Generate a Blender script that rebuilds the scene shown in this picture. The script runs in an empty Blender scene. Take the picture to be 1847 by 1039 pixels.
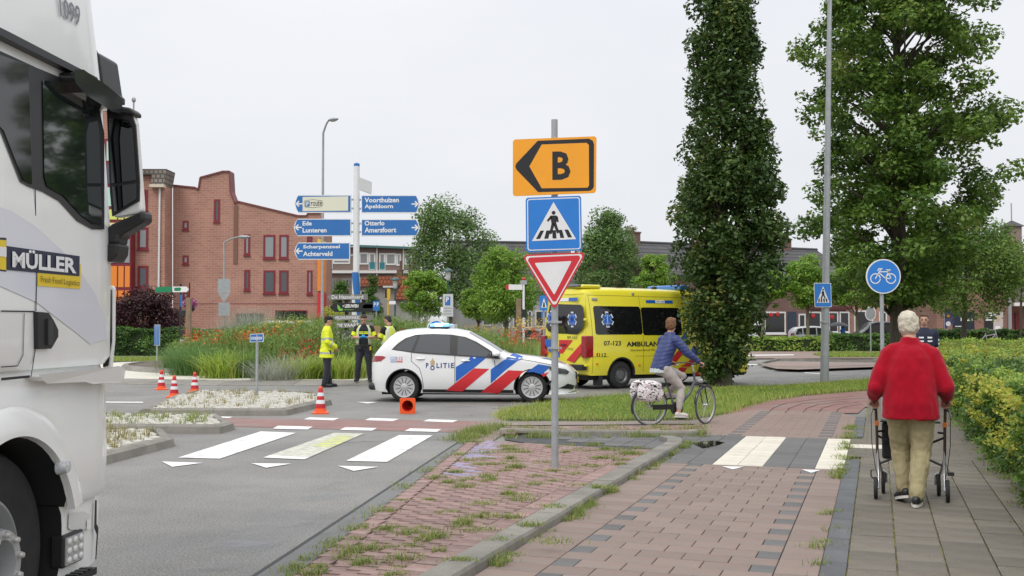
import bpy,bmesh,math,random
import numpy as np
from mathutils import Vector,Matrix,Euler
from mathutils.geometry import tessellate_polygon
R=math.radians
random.seed(7)
rng=np.random.default_rng(7)
scene=bpy.context.scene
COL=scene.collection
# ----- camera
CAM_H,FPX,PITCH=1.6,1945.0,math.atan(70.5/1945.0)
cam_data=bpy.data.cameras.new('camera')
cam=bpy.data.objects.new('camera',cam_data)
COL.objects.link(cam)
cam.location=(0,0,CAM_H)
cam.rotation_euler=(math.pi/2+PITCH,0,0)
cam_data.sensor_width=36
cam_data.lens=FPX/1847*36
cam_data.clip_start=0.1
cam_data.clip_end=2000
scene.camera=cam
# ----- sky and sun: overcast
world=bpy.data.worlds.new('World')
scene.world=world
world.use_nodes=True
_n,_l=world.node_tree.nodes,world.node_tree.links
_n.clear()
_out=_n.new('ShaderNodeOutputWorld')
_sky=_n.new('ShaderNodeTexSky')
_sky.sky_type='NISHITA'
_sky.sun_disc=False
_sky.sun_elevation=R(52)
_sky.sun_rotation=R(150)
_sky.dust_density=3.0
_b1=_n.new('ShaderNodeBackground');_b1.inputs['Strength'].default_value=0.12
_l.new(_sky.outputs[0],_b1.inputs['Color'])
_tc=_n.new('ShaderNodeTexCoord')
_map=_n.new('ShaderNodeMapping');_map.inputs['Scale'].default_value=(1.0,1.0,2.6)
_nz=_n.new('ShaderNodeTexNoise');_nz.inputs['Scale'].default_value=1.7;_nz.inputs['Detail'].default_value=5.0
_l.new(_tc.outputs['Generated'],_map.inputs['Vector']);_l.new(_map.outputs[0],_nz.inputs['Vector'])
_rp=_n.new('ShaderNodeValToRGB')
_rp.color_ramp.elements[0].position=0.3;_rp.color_ramp.elements[0].color=(0.80,0.82,0.87,1)
_rp.color_ramp.elements[1].position=0.7;_rp.color_ramp.elements[1].color=(0.93,0.94,0.965,1)
_l.new(_nz.outputs['Fac'],_rp.inputs['Fac'])
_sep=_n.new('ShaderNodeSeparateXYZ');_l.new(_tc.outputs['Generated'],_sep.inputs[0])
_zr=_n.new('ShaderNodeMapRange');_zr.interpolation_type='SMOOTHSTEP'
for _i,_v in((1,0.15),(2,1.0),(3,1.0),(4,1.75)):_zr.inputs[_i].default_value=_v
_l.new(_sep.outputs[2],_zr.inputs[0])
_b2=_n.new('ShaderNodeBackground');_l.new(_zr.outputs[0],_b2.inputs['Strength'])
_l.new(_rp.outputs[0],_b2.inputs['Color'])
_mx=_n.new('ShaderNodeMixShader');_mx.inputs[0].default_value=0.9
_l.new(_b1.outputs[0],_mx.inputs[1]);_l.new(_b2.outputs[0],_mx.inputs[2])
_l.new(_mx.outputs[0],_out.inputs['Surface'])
sun_data=bpy.data.lights.new('sun','SUN')
sun_data.energy=1.45
sun_data.angle=R(22)
sun_data.color=(1.0,0.97,0.92)
sun=bpy.data.objects.new('sun',sun_data)
COL.objects.link(sun)
sun.rotation_euler=(R(38),0,R(-30))
scene.view_settings.view_transform='Standard'
scene.view_settings.look='None'
scene.view_settings.exposure=0.0
scene.view_settings.gamma=1.0
scene.view_settings.use_curve_mapping=False
scene.render.engine='CYCLES'
scene.cycles.max_bounces=6
scene.cycles.diffuse_bounces=3
scene.cycles.glossy_bounces=3
scene.cycles.transparent_max_bounces=8
scene.cycles.use_denoising=True
# ----- where things stand (measured from the photograph)
_cp,_sp=math.cos(PITCH),math.sin(PITCH)
def ray(x,y):
 a=(x-923.5)/FPX;b=(519.5-y)/FPX
 return Vector((a,_cp-b*_sp,_sp+b*_cp))
def G(x,y,z=0.0):
 r=ray(x,y);t=(z-CAM_H)/r.z
 return Vector((r.x*t,r.y*t,z))
def P(x,y,Y):
 r=ray(x,y);t=Y/r.y
 return Vector((r.x*t,Y,CAM_H+r.z*t))
def g2(pts,z=0.0):
 return[tuple(G(x,y,z)[:2])for x,y in pts]
PA=R(18.7)
PU=Vector((math.sin(PA),math.cos(PA),0));PE=Vector((math.cos(PA),-math.sin(PA),0))
def W(e,u,z=0.0):
 v=PE*e+PU*u
 return Vector((v.x,v.y,z))
def EU(x,y,z=0.0):
 p=G(x,y,z)
 return(p.dot(PE),p.dot(PU))
class Face:
 """an upright plane through o, running along angle a: pixels become local (x, z)"""
 def __init__(s,o,a):
  s.o=Vector((o[0],o[1],0));s.a=a
  s.u=Vector((math.cos(a),math.sin(a),0));s.n=Vector((math.sin(a),-math.cos(a),0))
 def hit(s,x,y,off=0.0):
  r=ray(x,y);c=Vector((0,0,CAM_H));o=s.o+s.n*off
  t=(o-c).dot(s.n)/r.dot(s.n)
  p=c+r*t
  return((p-s.o).dot(s.u),p.z)
 def hits(s,pts,off=0.0):return[s.hit(x,y,off)for x,y in pts]
 def rect(s,x0,y0,x1,y1):
  a=s.hit(x0,y0);b=s.hit(x1,y1);return a[0],b[0],b[1],a[1]
# ----- tagging
def tag(o,label=None,cat=None,group=None,kind=None):
 if label:o['label']=label
 if cat:o['category']=cat
 if group:o['group']=group
 if kind:o['kind']=kind
 return o
def thing(name,label,cat,loc=(0,0,0),rz=0.0,group=None,scale=1.0):
 o=bpy.data.objects.new(name,None);COL.objects.link(o)
 o.location=loc;o.rotation_euler=(0,0,rz);o.scale=(scale,)*3
 o.empty_display_size=0.2
 return tag(o,label,cat,group)
def copy_tree(o,parent=None):
 c=o.copy();COL.objects.link(c);c.parent=parent
 for ch in[k for k in KIDS.get(o.name,[])]:
  d=copy_tree(ch,c)
 return c
KIDS={}
def link(name,me,parent=None,kind=None):
 o=bpy.data.objects.new(name,me);COL.objects.link(o)
 if parent is not None:
  o.parent=parent;KIDS.setdefault(parent.name,[]).append(o)
 if kind:o['kind']=kind
 return o
# ----- mesh builder
class MB:
 def __init__(s):s.v=[];s.f=[];s.m=[]
 def add(s,vs,fs,mi=0):
  n=len(s.v);s.v+=[tuple(v)for v in vs]
  s.f+=[[i+n for i in f]for f in fs];s.m+=[mi]*len(fs)
  return s
 def box(s,x0,x1,y0,y1,z0,z1,mi=0):
  return s.add([(x0,y0,z0),(x1,y0,z0),(x1,y1,z0),(x0,y1,z0),(x0,y0,z1),(x1,y0,z1),(x1,y1,z1),(x0,y1,z1)],[(0,3,2,1),(4,5,6,7),(0,1,5,4),(1,2,6,5),(2,3,7,6),(3,0,4,7)],mi)
 def obox(s,a,b,w,h,up=(0,0,1),mi=0):
  a=Vector(a);b=Vector(b);d=(b-a).normalized();up=Vector(up)
  r=d.cross(up).normalized()*(w/2);q=r.cross(d).normalized()*(h/2)
  vs=[a-r-q,a+r-q,a+r+q,a-r+q,b-r-q,b+r-q,b+r+q,b-r+q]
  return s.add(vs,[(0,1,2,3),(7,6,5,4),(0,4,5,1),(1,5,6,2),(2,6,7,3),(3,7,4,0)],mi)
 def prism(s,poly,y0,y1,mi=0):
  n=len(poly)
  vs=[(x,y0,z)for x,z in poly]+[(x,y1,z)for x,z in poly]
  return s.add(vs,[list(range(n)),list(range(2*n-1,n-1,-1))]+[(i,i+n,(i+1)%n+n,(i+1)%n)for i in range(n)],mi)
 def slab(s,poly,z0,z1,mi=0,inset=0.0):
  n=len(poly);top=poly
  if inset:
   top=inset_poly(poly,inset)
  vs=[(x,y,z0)for x,y in poly]+[(x,y,z1)for x,y in top]
  return s.add(vs,[list(range(n-1,-1,-1)),list(range(n,2*n))]+[(i,(i+1)%n,(i+1)%n+n,i+n)for i in range(n)],mi)
 def tube(s,pts,r,n=8,cap=True,mi=0):
  pts=[Vector(p)for p in pts];k=len(pts)
  rs=r if isinstance(r,(list,tuple))else[r]*k
  base=len(s.v);prev=None
  for i,p in enumerate(pts):
   d=(pts[min(i+1,k-1)]-pts[max(i-1,0)]).normalized()
   if prev is None:
    a=Vector((0,0,1))if abs(d.z)<0.9 else Vector((1,0,0))
    x=d.cross(a).normalized()
   else:
    x=(prev-d*prev.dot(d)).normalized()
   prev=x;y=d.cross(x)
   for j in range(n):
    t=2*math.pi*j/n
    s.v.append(tuple(p+(x*math.cos(t)+y*math.sin(t))*rs[i]))
  for i in range(k-1):
   for j in range(n):
    a=base+i*n+j;b=base+i*n+(j+1)%n
    s.f.append([a,b,b+n,a+n]);s.m.append(mi)
  if cap:
   s.f.append([base+j for j in range(n)][::-1]);s.m.append(mi)
   s.f.append([base+(k-1)*n+j for j in range(n)]);s.m.append(mi)
  return s
 def lathe(s,prof,c=(0,0,0),axis='z',n=24,mi=0,close=False,cap=True):
  base=len(s.v);k=len(prof)
  for r,h in prof:
   for j in range(n):
    t=2*math.pi*j/n;a,b=r*math.cos(t),r*math.sin(t)
    v=(a,b,h)if axis=='z' else((a,h,b)if axis=='y' else(h,a,b))
    s.v.append((v[0]+c[0],v[1]+c[1],v[2]+c[2]))
  for i in range(k-1 if not close else k):
   for j in range(n):
    a=base+i*n+j;b=base+i*n+(j+1)%n
    q=base+((i+1)%k)*n
    s.f.append([a,b,q+(j+1)%n,q+j]);s.m.append(mi)
  if not close and cap:
   for i in(0,k-1):
    if prof[i][0]>1e-5:s.f.append([base+i*n+j for j in range(n)]);s.m.append(mi)
  return s
 def ell(s,c,r,nu=12,nv=8,rot=None,mi=0):
  base=len(s.v);c=Vector(c)
  for i in range(nv+1):
   ph=math.pi*i/nv
   for j in range(nu):
    th=2*math.pi*j/nu
    p=Vector((r[0]*math.sin(ph)*math.cos(th),r[1]*math.sin(ph)*math.sin(th),r[2]*math.cos(ph)))
    if rot is not None:p=rot@p
    s.v.append(tuple(c+p))
  for i in range(nv):
   for j in range(nu):
    a=base+i*nu+j;b=base+i*nu+(j+1)%nu
    s.f.append([a,a+nu,b+nu,b]);s.m.append(mi)
  return s
 def mesh(s,name,mats,smooth=False):
  me=bpy.data.meshes.new(name)
  me.from_pydata(s.v,[],s.f)
  for m in(mats if isinstance(mats,(list,tuple))else[mats]):me.materials.append(m)
  if any(s.m):me.polygons.foreach_set('material_index',s.m)
  if smooth:me.polygons.foreach_set('use_smooth',[True]*len(s.f))
  me.update()
  return me
 def build(s,name,mats,parent=None,smooth=False,bevel=0.0,kind=None,seg=2):
  o=link(name,s.mesh(name,mats,smooth),parent,kind)
  if smooth:
   try:o.data.set_sharp_from_angle(angle=R(40))
   except Exception:pass
  if bevel:
   b=o.modifiers.new('edge','BEVEL');b.width=bevel;b.segments=seg;b.limit_method='ANGLE'
  return o
def area2(p):return sum(p[i][0]*p[(i+1)%len(p)][1]-p[(i+1)%len(p)][0]*p[i][1]for i in range(len(p)))/2
def inset_poly(p,d):
 s=1 if area2(p)>0 else-1;n=len(p);out=[]
 for i in range(n):
  a=Vector(p[i-1]);b=Vector(p[i]);c=Vector(p[(i+1)%n])
  d1=(b-a).normalized();d2=(c-b).normalized()
  n1=Vector((-d1.y,d1.x))*s;n2=Vector((-d2.y,d2.x))*s
  m=(n1+n2);m=m/max(0.3,m.length_squared)*2
  out.append(tuple(b+m*d))
 return out
def clip(poly,a,b):
 out=[];n=len(poly)
 side=lambda p:(b[0]-a[0])*(p[1]-a[1])-(b[1]-a[1])*(p[0]-a[0])
 for i in range(n):
  p,q=poly[i],poly[(i+1)%n];sp,sq=side(p),side(q)
  if sp>=0:out.append(p)
  if(sp>0 and sq<0)or(sp<0 and sq>0):
   t=sp/(sp-sq);out.append((p[0]+(q[0]-p[0])*t,p[1]+(q[1]-p[1])*t))
 return out
def clip_to(poly,region):
 if area2(region)<0:region=region[::-1]
 for i in range(len(region)):
  poly=clip(poly,region[i],region[(i+1)%len(region)])
  if len(poly)<3:return[]
 return poly
def inside(p,poly):
 c=False;n=len(poly);x,y=p
 for i in range(n):
  x1,y1=poly[i];x2,y2=poly[(i+1)%n]
  if(y1>y)!=(y2>y)and x<(x2-x1)*(y-y1)/(y2-y1)+x1:c=not c
 return c
def sheet(name,pts,z,mat,kind='structure',parent=None):
 m=MB();zz=z if callable(z)else(lambda x,y:z)
 m.add([(x,y,zz(x,y))for x,y in pts],[list(range(len(pts)))]if area2(pts)>0 else[list(range(len(pts)))[::-1]])
 return m.build(name,mat,parent,kind=kind)
def smoothpts(pts,n=4,closed=False):
 out=[];k=len(pts)
 P_=[Vector(p)for p in pts]
 for i in range(k if closed else k-1):
  p0=P_[i-1]if(i>0 or closed)else P_[0];p1=P_[i];p2=P_[(i+1)%k]
  p3=P_[(i+2)%k]if(closed or i+2<k)else P_[k-1]
  for j in range(n):
   t=j/n
   out.append(tuple(0.5*(2*p1+(p2-p0)*t+(2*p0-5*p1+4*p2-p3)*t*t+(3*p1-p0-3*p2+p3)*t**3)))
 if not closed:out.append(tuple(P_[-1]))
 return out
_tcache={}
def text_geo(s,bold=0.0,spacing=1.0,shear=0.0):
 key=(s,bold,spacing,shear)
 if key in _tcache:return _tcache[key]
 cu=bpy.data.curves.new('lettering','FONT');cu.body=s;cu.resolution_u=2;cu.offset=bold;cu.space_character=spacing;cu.shear=shear
 cu.fill_mode='FRONT'
 o=bpy.data.objects.new('lettering',cu);COL.objects.link(o)
 dg=bpy.context.evaluated_depsgraph_get();dg.update()
 me=bpy.data.meshes.new_from_object(o.evaluated_get(dg))
 vs=[tuple(v.co)for v in me.vertices];fs=[list(p.vertices)for p in me.polygons]
 bpy.data.objects.remove(o);bpy.data.curves.remove(cu);bpy.data.meshes.remove(me)
 xs=[v[0]for v in vs];ys=[v[1]for v in vs]
 x0,x1,y0,y1=min(xs),max(xs),min(ys),max(ys)
 vs=[((v[0]-x0)/(x1-x0),(v[1]-y0)/(y1-y0))for v in vs]
 _tcache[key]=(vs,fs,(x1-x0)/(y1-y0))
 return _tcache[key]
def text_fit(m,s,x0,x1,z0,z1,fn,bold=0.0,mi=0,keep=False,spacing=1.0,shear=0.0):
 """lettering fitted to the box x0..x1, z0..z1; fn(x, z) gives the 3-D point"""
 vs,fs,asp=text_geo(s,bold,spacing,shear)
 if keep:
  w=(z1-z0)*asp;x1=x0+w
 return m.add([fn(x0+a*(x1-x0),z0+b*(z1-z0))for a,b in vs],fs,mi)
def evaluated(o):
 dg=bpy.context.evaluated_depsgraph_get();dg.update()
 return bpy.data.meshes.new_from_object(o.evaluated_get(dg))
# ----- materials
_mats={}
def M(name,col,rough=0.6,metal=0.0,var=0.0,scale=4.0,bump=0.0,bscale=60.0,coat=0.0,spec=0.5,rnd=0.0,emit=None,estr=0.0,stretch=None,dirt=None,dscale=3.0,dpos=(0.5,0.7),speck=0.0,sscale=150.0,coord='Object',rvar=0.0,sheen=0.0):
 if name in _mats:return _mats[name]
 m=bpy.data.materials.new(name);m.use_nodes=True
 nt=m.node_tree;N,L=nt.nodes,nt.links
 b=N['Principled BSDF']
 b.inputs['Roughness'].default_value=rough;b.inputs['Metallic'].default_value=metal
 b.inputs['Coat Weight'].default_value=coat;b.inputs['Coat Roughness'].default_value=0.05
 b.inputs['Specular IOR Level'].default_value=spec
 if sheen:b.inputs['Sheen Weight'].default_value=sheen
 c4=(*col,1.0);b.inputs['Base Color'].default_value=c4
 if emit:b.inputs['Emission Color'].default_value=(*emit,1);b.inputs['Emission Strength'].default_value=estr
 tc=N.new('ShaderNodeTexCoord');src=tc.outputs[coord]
 if stretch:
  mp=N.new('ShaderNodeMapping');mp.inputs['Scale'].default_value=stretch;L.new(src,mp.inputs[0]);src=mp.outputs[0]
 cur=None
 def mix(kind,fac,a,bb):
  x=N.new('ShaderNodeMix');x.data_type='RGBA';x.blend_type=kind
  for sock,val in((0,fac),(6,a),(7,bb)):
   if isinstance(val,bpy.types.NodeSocket):L.new(val,x.inputs[sock])
   else:x.inputs[sock].default_value=val
  return x.outputs[2]
 def noise(sc,det=4.0,rg=0.55):
  t=N.new('ShaderNodeTexNoise');t.inputs['Scale'].default_value=sc;t.inputs['Detail'].default_value=det;t.inputs['Roughness'].default_value=rg
  L.new(src,t.inputs['Vector']);return t.outputs['Fac']
 def ramp(f,p0,c0,p1,c1):
  r_=N.new('ShaderNodeValToRGB');e=r_.color_ramp.elements
  e[0].position=p0;e[0].color=c0;e[1].position=p1;e[1].color=c1
  L.new(f,r_.inputs[0]);return r_.outputs[0]
 if var:
  lo=tuple(max(0,x*(1-var))for x in col)+(1,);hi=tuple(min(1,x*(1+var))for x in col)+(1,)
  cur=ramp(noise(scale,6.0,0.65),0.3,lo,0.7,hi)
 if speck:
  f=noise(sscale,2.0)
  g=ramp(f,0.35,(1-speck,)*3+(1,),0.65,(1+speck,)*3+(1,))
  cur=mix('MULTIPLY',1.0,cur if cur is not None else c4,g)
 if dirt:
  f=ramp(noise(dscale,5.0,0.6),dpos[0],(0,0,0,1),dpos[1],(1,1,1,1))
  cur=mix('MIX',f,cur if cur is not None else c4,(*dirt,1))
 if rnd:
  oi=N.new('ShaderNodeObjectInfo')
  mr=N.new('ShaderNodeMapRange');mr.inputs[3].default_value=1-rnd;mr.inputs[4].default_value=1+rnd
  L.new(oi.outputs['Random'],mr.inputs[0])
  cb=N.new('ShaderNodeCombineColor')
  for i in range(3):L.new(mr.outputs[0],cb.inputs[i])
  cur=mix('MULTIPLY',1.0,cur if cur is not None else c4,cb.outputs[0])
 if cur is not None:L.new(cur,b.inputs['Base Color'])
 if rvar:
  f=ramp(noise(scale*0.7,4.0),0.35,(max(0,rough-rvar),)*3+(1,),0.65,(min(1,rough+rvar),)*3+(1,))
  L.new(f,b.inputs['Roughness'])
 if bump:
  bp=N.new('ShaderNodeBump');bp.inputs['Strength'].default_value=bump;bp.inputs['Distance'].default_value=0.01
  L.new(noise(bscale,3.0),bp.inputs['Height']);L.new(bp.outputs[0],b.inputs['Normal'])
 _mats[name]=m
 return m
def glass(name,col=(0.012,0.014,0.016),rough=0.03,spec=0.8):
 return M(name,col,rough=rough,spec=spec,coat=0.3)
def leafmat(name,ca,cb,trans=0.35,rough=0.55,cc=None):
 if name in _mats:return _mats[name]
 m=bpy.data.materials.new(name);m.use_nodes=True
 N,L=m.node_tree.nodes,m.node_tree.links;N.clear()
 out=N.new('ShaderNodeOutputMaterial')
 at=N.new('ShaderNodeAttribute');at.attribute_name='tint'
 rp=N.new('ShaderNodeValToRGB');e=rp.color_ramp.elements
 e[0].color=(*ca,1);e[1].color=(*cb,1);e[0].position=0.1;e[1].position=0.75
 if cc:k=e.new(0.97);k.color=(*cc,1)
 L.new(at.outputs['Fac'],rp.inputs[0])
 p=N.new('ShaderNodeBsdfPrincipled');p.inputs['Roughness'].default_value=rough;p.inputs['Specular IOR Level'].default_value=0.35
 t=N.new('ShaderNodeBsdfTranslucent')
 hs=N.new('ShaderNodeHueSaturation');hs.inputs['Value'].default_value=1.25;hs.inputs['Hue'].default_value=0.485
 L.new(rp.outputs[0],p.inputs['Base Color']);L.new(rp.outputs[0],hs.inputs['Color']);L.new(hs.outputs[0],t.inputs[0])
 x=N.new('ShaderNodeMixShader');x.inputs[0].default_value=trans
 L.new(p.outputs[0],x.inputs[1]);L.new(t.outputs[0],x.inputs[2]);L.new(x.outputs[0],out.inputs[0])
 _mats[name]=m
 return m
def brickmat(name,c1,c2,mortar,scale=1.0,bw=0.21,bh=0.0625,ms=0.01,var=0.25,rough=0.85,vec='xz',squash=1.0):
 if name in _mats:return _mats[name]
 m=bpy.data.materials.new(name);m.use_nodes=True
 N,L=m.node_tree.nodes,m.node_tree.links;b=N['Principled BSDF'];b.inputs['Roughness'].default_value=rough
 tc=N.new('ShaderNodeTexCoord');sx=N.new('ShaderNodeSeparateXYZ');L.new(tc.outputs['Object'],sx.inputs[0])
 cb=N.new('ShaderNodeCombineXYZ')
 if vec=='xz':
  ad=N.new('ShaderNodeMath');ad.operation='ADD';L.new(sx.outputs[0],ad.inputs[0]);L.new(sx.outputs[1],ad.inputs[1])
  L.new(ad.outputs[0],cb.inputs[0]);L.new(sx.outputs[2],cb.inputs[1])
 else:
  L.new(sx.outputs[0],cb.inputs[0]);L.new(sx.outputs[1],cb.inputs[1])
 t=N.new('ShaderNodeTexBrick');L.new(cb.outputs[0],t.inputs['Vector'])
 t.inputs['Color1'].default_value=(*c1,1);t.inputs['Color2'].default_value=(*c2,1);t.inputs['Mortar'].default_value=(*mortar,1)
 t.inputs['Scale'].default_value=scale;t.inputs['Brick Width'].default_value=bw;t.inputs['Row Height'].default_value=bh;t.inputs['Mortar Size'].default_value=ms
 t.inputs['Bias'].default_value=-0.2
 nz=N.new('ShaderNodeTexNoise');nz.inputs['Scale'].default_value=0.6;nz.inputs['Detail'].default_value=6
 L.new(tc.outputs['Object'],nz.inputs['Vector'])
 rp=N.new('ShaderNodeValToRGB');e=rp.color_ramp.elements;e[0].position=0.3;e[1].position=0.7
 e[0].color=(1-var,)*3+(1,);e[1].color=(1+var,)*3+(1,);L.new(nz.outputs['Fac'],rp.inputs[0])
 x=N.new('ShaderNodeMix');x.data_type='RGBA';x.blend_type='MULTIPLY';x.inputs[0].default_value=1
 L.new(t.outputs['Color'],x.inputs[6]);L.new(rp.outputs[0],x.inputs[7]);L.new(x.outputs[2],b.inputs['Base Color'])
 bp=N.new('ShaderNodeBump');bp.inputs['Strength'].default_value=0.5;bp.inputs['Distance'].default_value=0.01;bp.invert=True
 L.new(t.outputs['Fac'],bp.inputs['Height']);L.new(bp.outputs[0],b.inputs['Normal'])
 _mats[name]=m
 return m
# ----- leaves and blades
def np_mesh(name,V,F,mat,tint=None,smooth=False):
 me=bpy.data.meshes.new(name);nv,nf=len(V),len(F);k=F.shape[1]
 me.vertices.add(nv);me.vertices.foreach_set('co',V.astype(np.float32).ravel())
 me.loops.add(nf*k);me.loops.foreach_set('vertex_index',F.astype(np.int32).ravel())
 me.polygons.add(nf);me.polygons.foreach_set('loop_start',np.arange(0,nf*k,k,dtype=np.int32))
 me.update(calc_edges=True)
 if tint is not None:
  a=me.attributes.new('tint','FLOAT','FACE');a.data.foreach_set('value',tint.astype(np.float32))
 me.materials.append(mat)
 return me
def leaf_geo(C,size,up=0.35,aspect=0.55,outward=None):
 """one diamond leaf (a folded quad) for each centre"""
 n=len(C);s=size*rng.uniform(0.55,1.45,n)
 nrm=rng.normal(size=(n,3));nrm[:,2]=np.abs(nrm[:,2])+up
 if outward is not None:nrm+=outward*0.8
 nrm/=np.linalg.norm(nrm,axis=1)[:,None]
 t=rng.normal(size=(n,3));t-=(t*nrm).sum(1)[:,None]*nrm;t/=np.linalg.norm(t,axis=1)[:,None]
 b=np.cross(nrm,t)
 s1=s[:,None]
 V=np.stack([C-t*s1*0.5,C+b*s1*0.5*aspect+t*s1*0.05-nrm*s1*0.1,C+t*s1*0.5,C-b*s1*0.5*aspect+t*s1*0.05-nrm*s1*0.1],axis=1).reshape(-1,3)
 F=np.arange(4*n).reshape(-1,4)
 return V,F
def leaves(name,C,size,mat,parent=None,tint=None,kind=None,up=0.35,aspect=0.6,outward=None):
 V,F=leaf_geo(C,size,up,aspect,outward)
 if tint is None:tint=rng.uniform(0,1,len(C))
 return link(name,np_mesh(name,V,F,mat,tint),parent,kind)
def blades(name,base,h,w,mat,parent=None,lean=0.35,tint=None,kind=None,curl=0.5,segs=2,dirs=None):
 """grass blades: a bent strip of quads for each base point"""
 n=len(base);hh=h*rng.uniform(0.5,1.3,n)if np.isscalar(h)else h
 an=rng.uniform(0,2*np.pi,n)if dirs is None else dirs
 d=np.stack([np.cos(an),np.sin(an),np.zeros(n)],1);sd=np.stack([-np.sin(an),np.cos(an),np.zeros(n)],1)
 ln=lean*rng.uniform(0.2,1.4,n)
 rows=[]
 for k in range(segs+1):
  t=k/segs
  p=base+d*(hh*ln*(t**(1+curl)))[:,None];p[:,2]+=hh*(t-0.25*curl*np.minimum(ln,1.2)*t*t*t)
  ww=(w*(1-0.85*t)*rng.uniform(0.8,1.2,n))[:,None]/2
  rows+=[p-sd*ww,p+sd*ww]
 V=np.stack(rows,1).reshape(-1,3);k2=2*(segs+1)
 o=np.arange(n)[:,None]*k2
 F=np.concatenate([o+np.array([2*i,2*i+1,2*i+3,2*i+2])for i in range(segs)],1).reshape(-1,4)
 if tint is None:tint=rng.uniform(0,1,n)
 return link(name,np_mesh(name,V,F,mat,np.repeat(tint,segs)),parent,kind)
def scatter(poly,n,mask=None):
 xs=[p[0]for p in poly];ys=[p[1]for p in poly];out=[]
 T=tessellate_polygon([[Vector((x,y,0))for x,y in poly]]);A=[]
 for t in T:
  a,b,c=(Vector(poly[i])for i in t);A.append(abs((b-a).cross(c-a))/2)
 A=np.array(A)/sum(A);ks=rng.choice(len(T),n,p=A)
 r1=np.sqrt(rng.uniform(0,1,n));r2=rng.uniform(0,1,n)
 Tp=np.array([[poly[i]for i in t]for t in T])[ks]
 return(1-r1)[:,None]*Tp[:,0]+(r1*(1-r2))[:,None]*Tp[:,1]+(r1*r2)[:,None]*Tp[:,2]
# ----- GROUND
def asphalt_mat():
 m=M('asphalt',(0.215,0.209,0.195),rough=0.55,speck=0.42,sscale=60,bump=0.5,bscale=90)
 nt=m.node_tree;N,L=nt.nodes,nt.links;b=N['Principled BSDF']
 tc=N.new('ShaderNodeTexCoord')
 mp=N.new('ShaderNodeMapping');mp.inputs['Scale'].default_value=(1.5,0.3,1);mp.inputs['Rotation'].default_value=(0,0,R(6))
 L.new(tc.outputs['Object'],mp.inputs[0])
 n1=N.new('ShaderNodeTexNoise');n1.inputs['Scale'].default_value=0.75;n1.inputs['Detail'].default_value=6;n1.inputs['Roughness'].default_value=0.6
 L.new(mp.outputs[0],n1.inputs['Vector'])
 wet=N.new('ShaderNodeValToRGB');e=wet.color_ramp.elements;e[0].position=0.52;e[0].color=(0,0,0,1);e[1].position=0.72;e[1].color=(1,1,1,1)
 L.new(n1.outputs['Fac'],wet.inputs[0])
 rr=N.new('ShaderNodeMapRange');rr.inputs[3].default_value=0.62;rr.inputs[4].default_value=0.33;L.new(wet.outputs[0],rr.inputs[0]);L.new(rr.outputs[0],b.inputs['Roughness'])
 old=b.inputs['Base Color'].links[0].from_socket
 n2=N.new('ShaderNodeTexNoise');n2.inputs['Scale'].default_value=0.5;n2.inputs['Detail'].default_value=8;n2.inputs['Roughness'].default_value=0.7
 L.new(tc.outputs['Object'],n2.inputs['Vector'])
 pt=N.new('ShaderNodeValToRGB');e=pt.color_ramp.elements;e[0].position=0.32;e[0].color=(0.74,0.74,0.75,1);e[1].position=0.66;e[1].color=(1.18,1.17,1.14,1)
 L.new(n2.outputs['Fac'],pt.inputs[0])
 x=N.new('ShaderNodeMix');x.data_type='RGBA';x.blend_type='MULTIPLY';x.inputs[0].default_value=1;L.new(old,x.inputs[6]);L.new(pt.outputs[0],x.inputs[7])
 dk=N.new('ShaderNodeMix');dk.data_type='RGBA';dk.blend_type='MIX';L.new(x.outputs[2],dk.inputs[6]);dk.inputs[7].default_value=(0.13,0.135,0.14,1)
 mf=N.new('ShaderNodeMath');mf.operation='MULTIPLY';mf.inputs[1].default_value=0.35;L.new(wet.outputs[0],mf.inputs[0]);L.new(mf.outputs[0],dk.inputs[0])
 L.new(dk.outputs[2],b.inputs['Base Color'])
 return m
ASPH=asphalt_mat()
M_RED=M('red_asphalt',(0.255,0.135,0.115),rough=0.6,var=0.18,scale=2.5,speck=0.15,sscale=200,dirt=(0.24,0.19,0.175),dscale=1.2,bump=0.2,bscale=200)
M_WHITE=M('road_paint',(0.80,0.80,0.78),rough=0.55,var=0.06,scale=6,speck=0.06,sscale=120,dirt=(0.47,0.47,0.45),dscale=3.2,dpos=(0.52,0.74),bump=0.15,bscale=200)
M_WORN=M('worn_paint',(0.62,0.62,0.50),rough=0.55,var=0.12,scale=4,dirt=(0.42,0.42,0.37),dscale=9,dpos=(0.4,0.6),speck=0.1)
M_YPAINT=M('yellow_chalk',(0.62,0.66,0.14),rough=0.7,dirt=(0.42,0.43,0.33),dscale=7,dpos=(0.35,0.62))
M_CONC=M('kerb_concrete',(0.235,0.22,0.19),rough=0.8,var=0.18,scale=2.5,speck=0.14,sscale=180,bump=0.3,bscale=140,dirt=(0.16,0.155,0.135),dscale=3.5,dpos=(0.5,0.75),rnd=0.1)
M_BAND=M('dark_kerb',(0.105,0.11,0.115),rough=0.7,var=0.2,scale=3,speck=0.2,sscale=160,rnd=0.1,bump=0.2,dirt=(0.17,0.165,0.14),dscale=5,dpos=(0.6,0.8))
M_TILE=M('pink_tile',(0.252,0.184,0.154),rough=0.75,var=0.18,scale=1.6,speck=0.16,sscale=220,rnd=0.09,bump=0.25,bscale=200,dirt=(0.195,0.165,0.145),dscale=2.2,dpos=(0.42,0.72))
M_DTILE=M('dark_tile',(0.128,0.125,0.123),rough=0.7,speck=0.3,sscale=170,var=0.1,rnd=0.12,bump=0.25,bscale=180)
M_WTILE=M('cream_tile',(0.66,0.62,0.52),rough=0.7,speck=0.08,sscale=180,var=0.08,rnd=0.05,dirt=(0.52,0.48,0.39),dscale=3)
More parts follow.
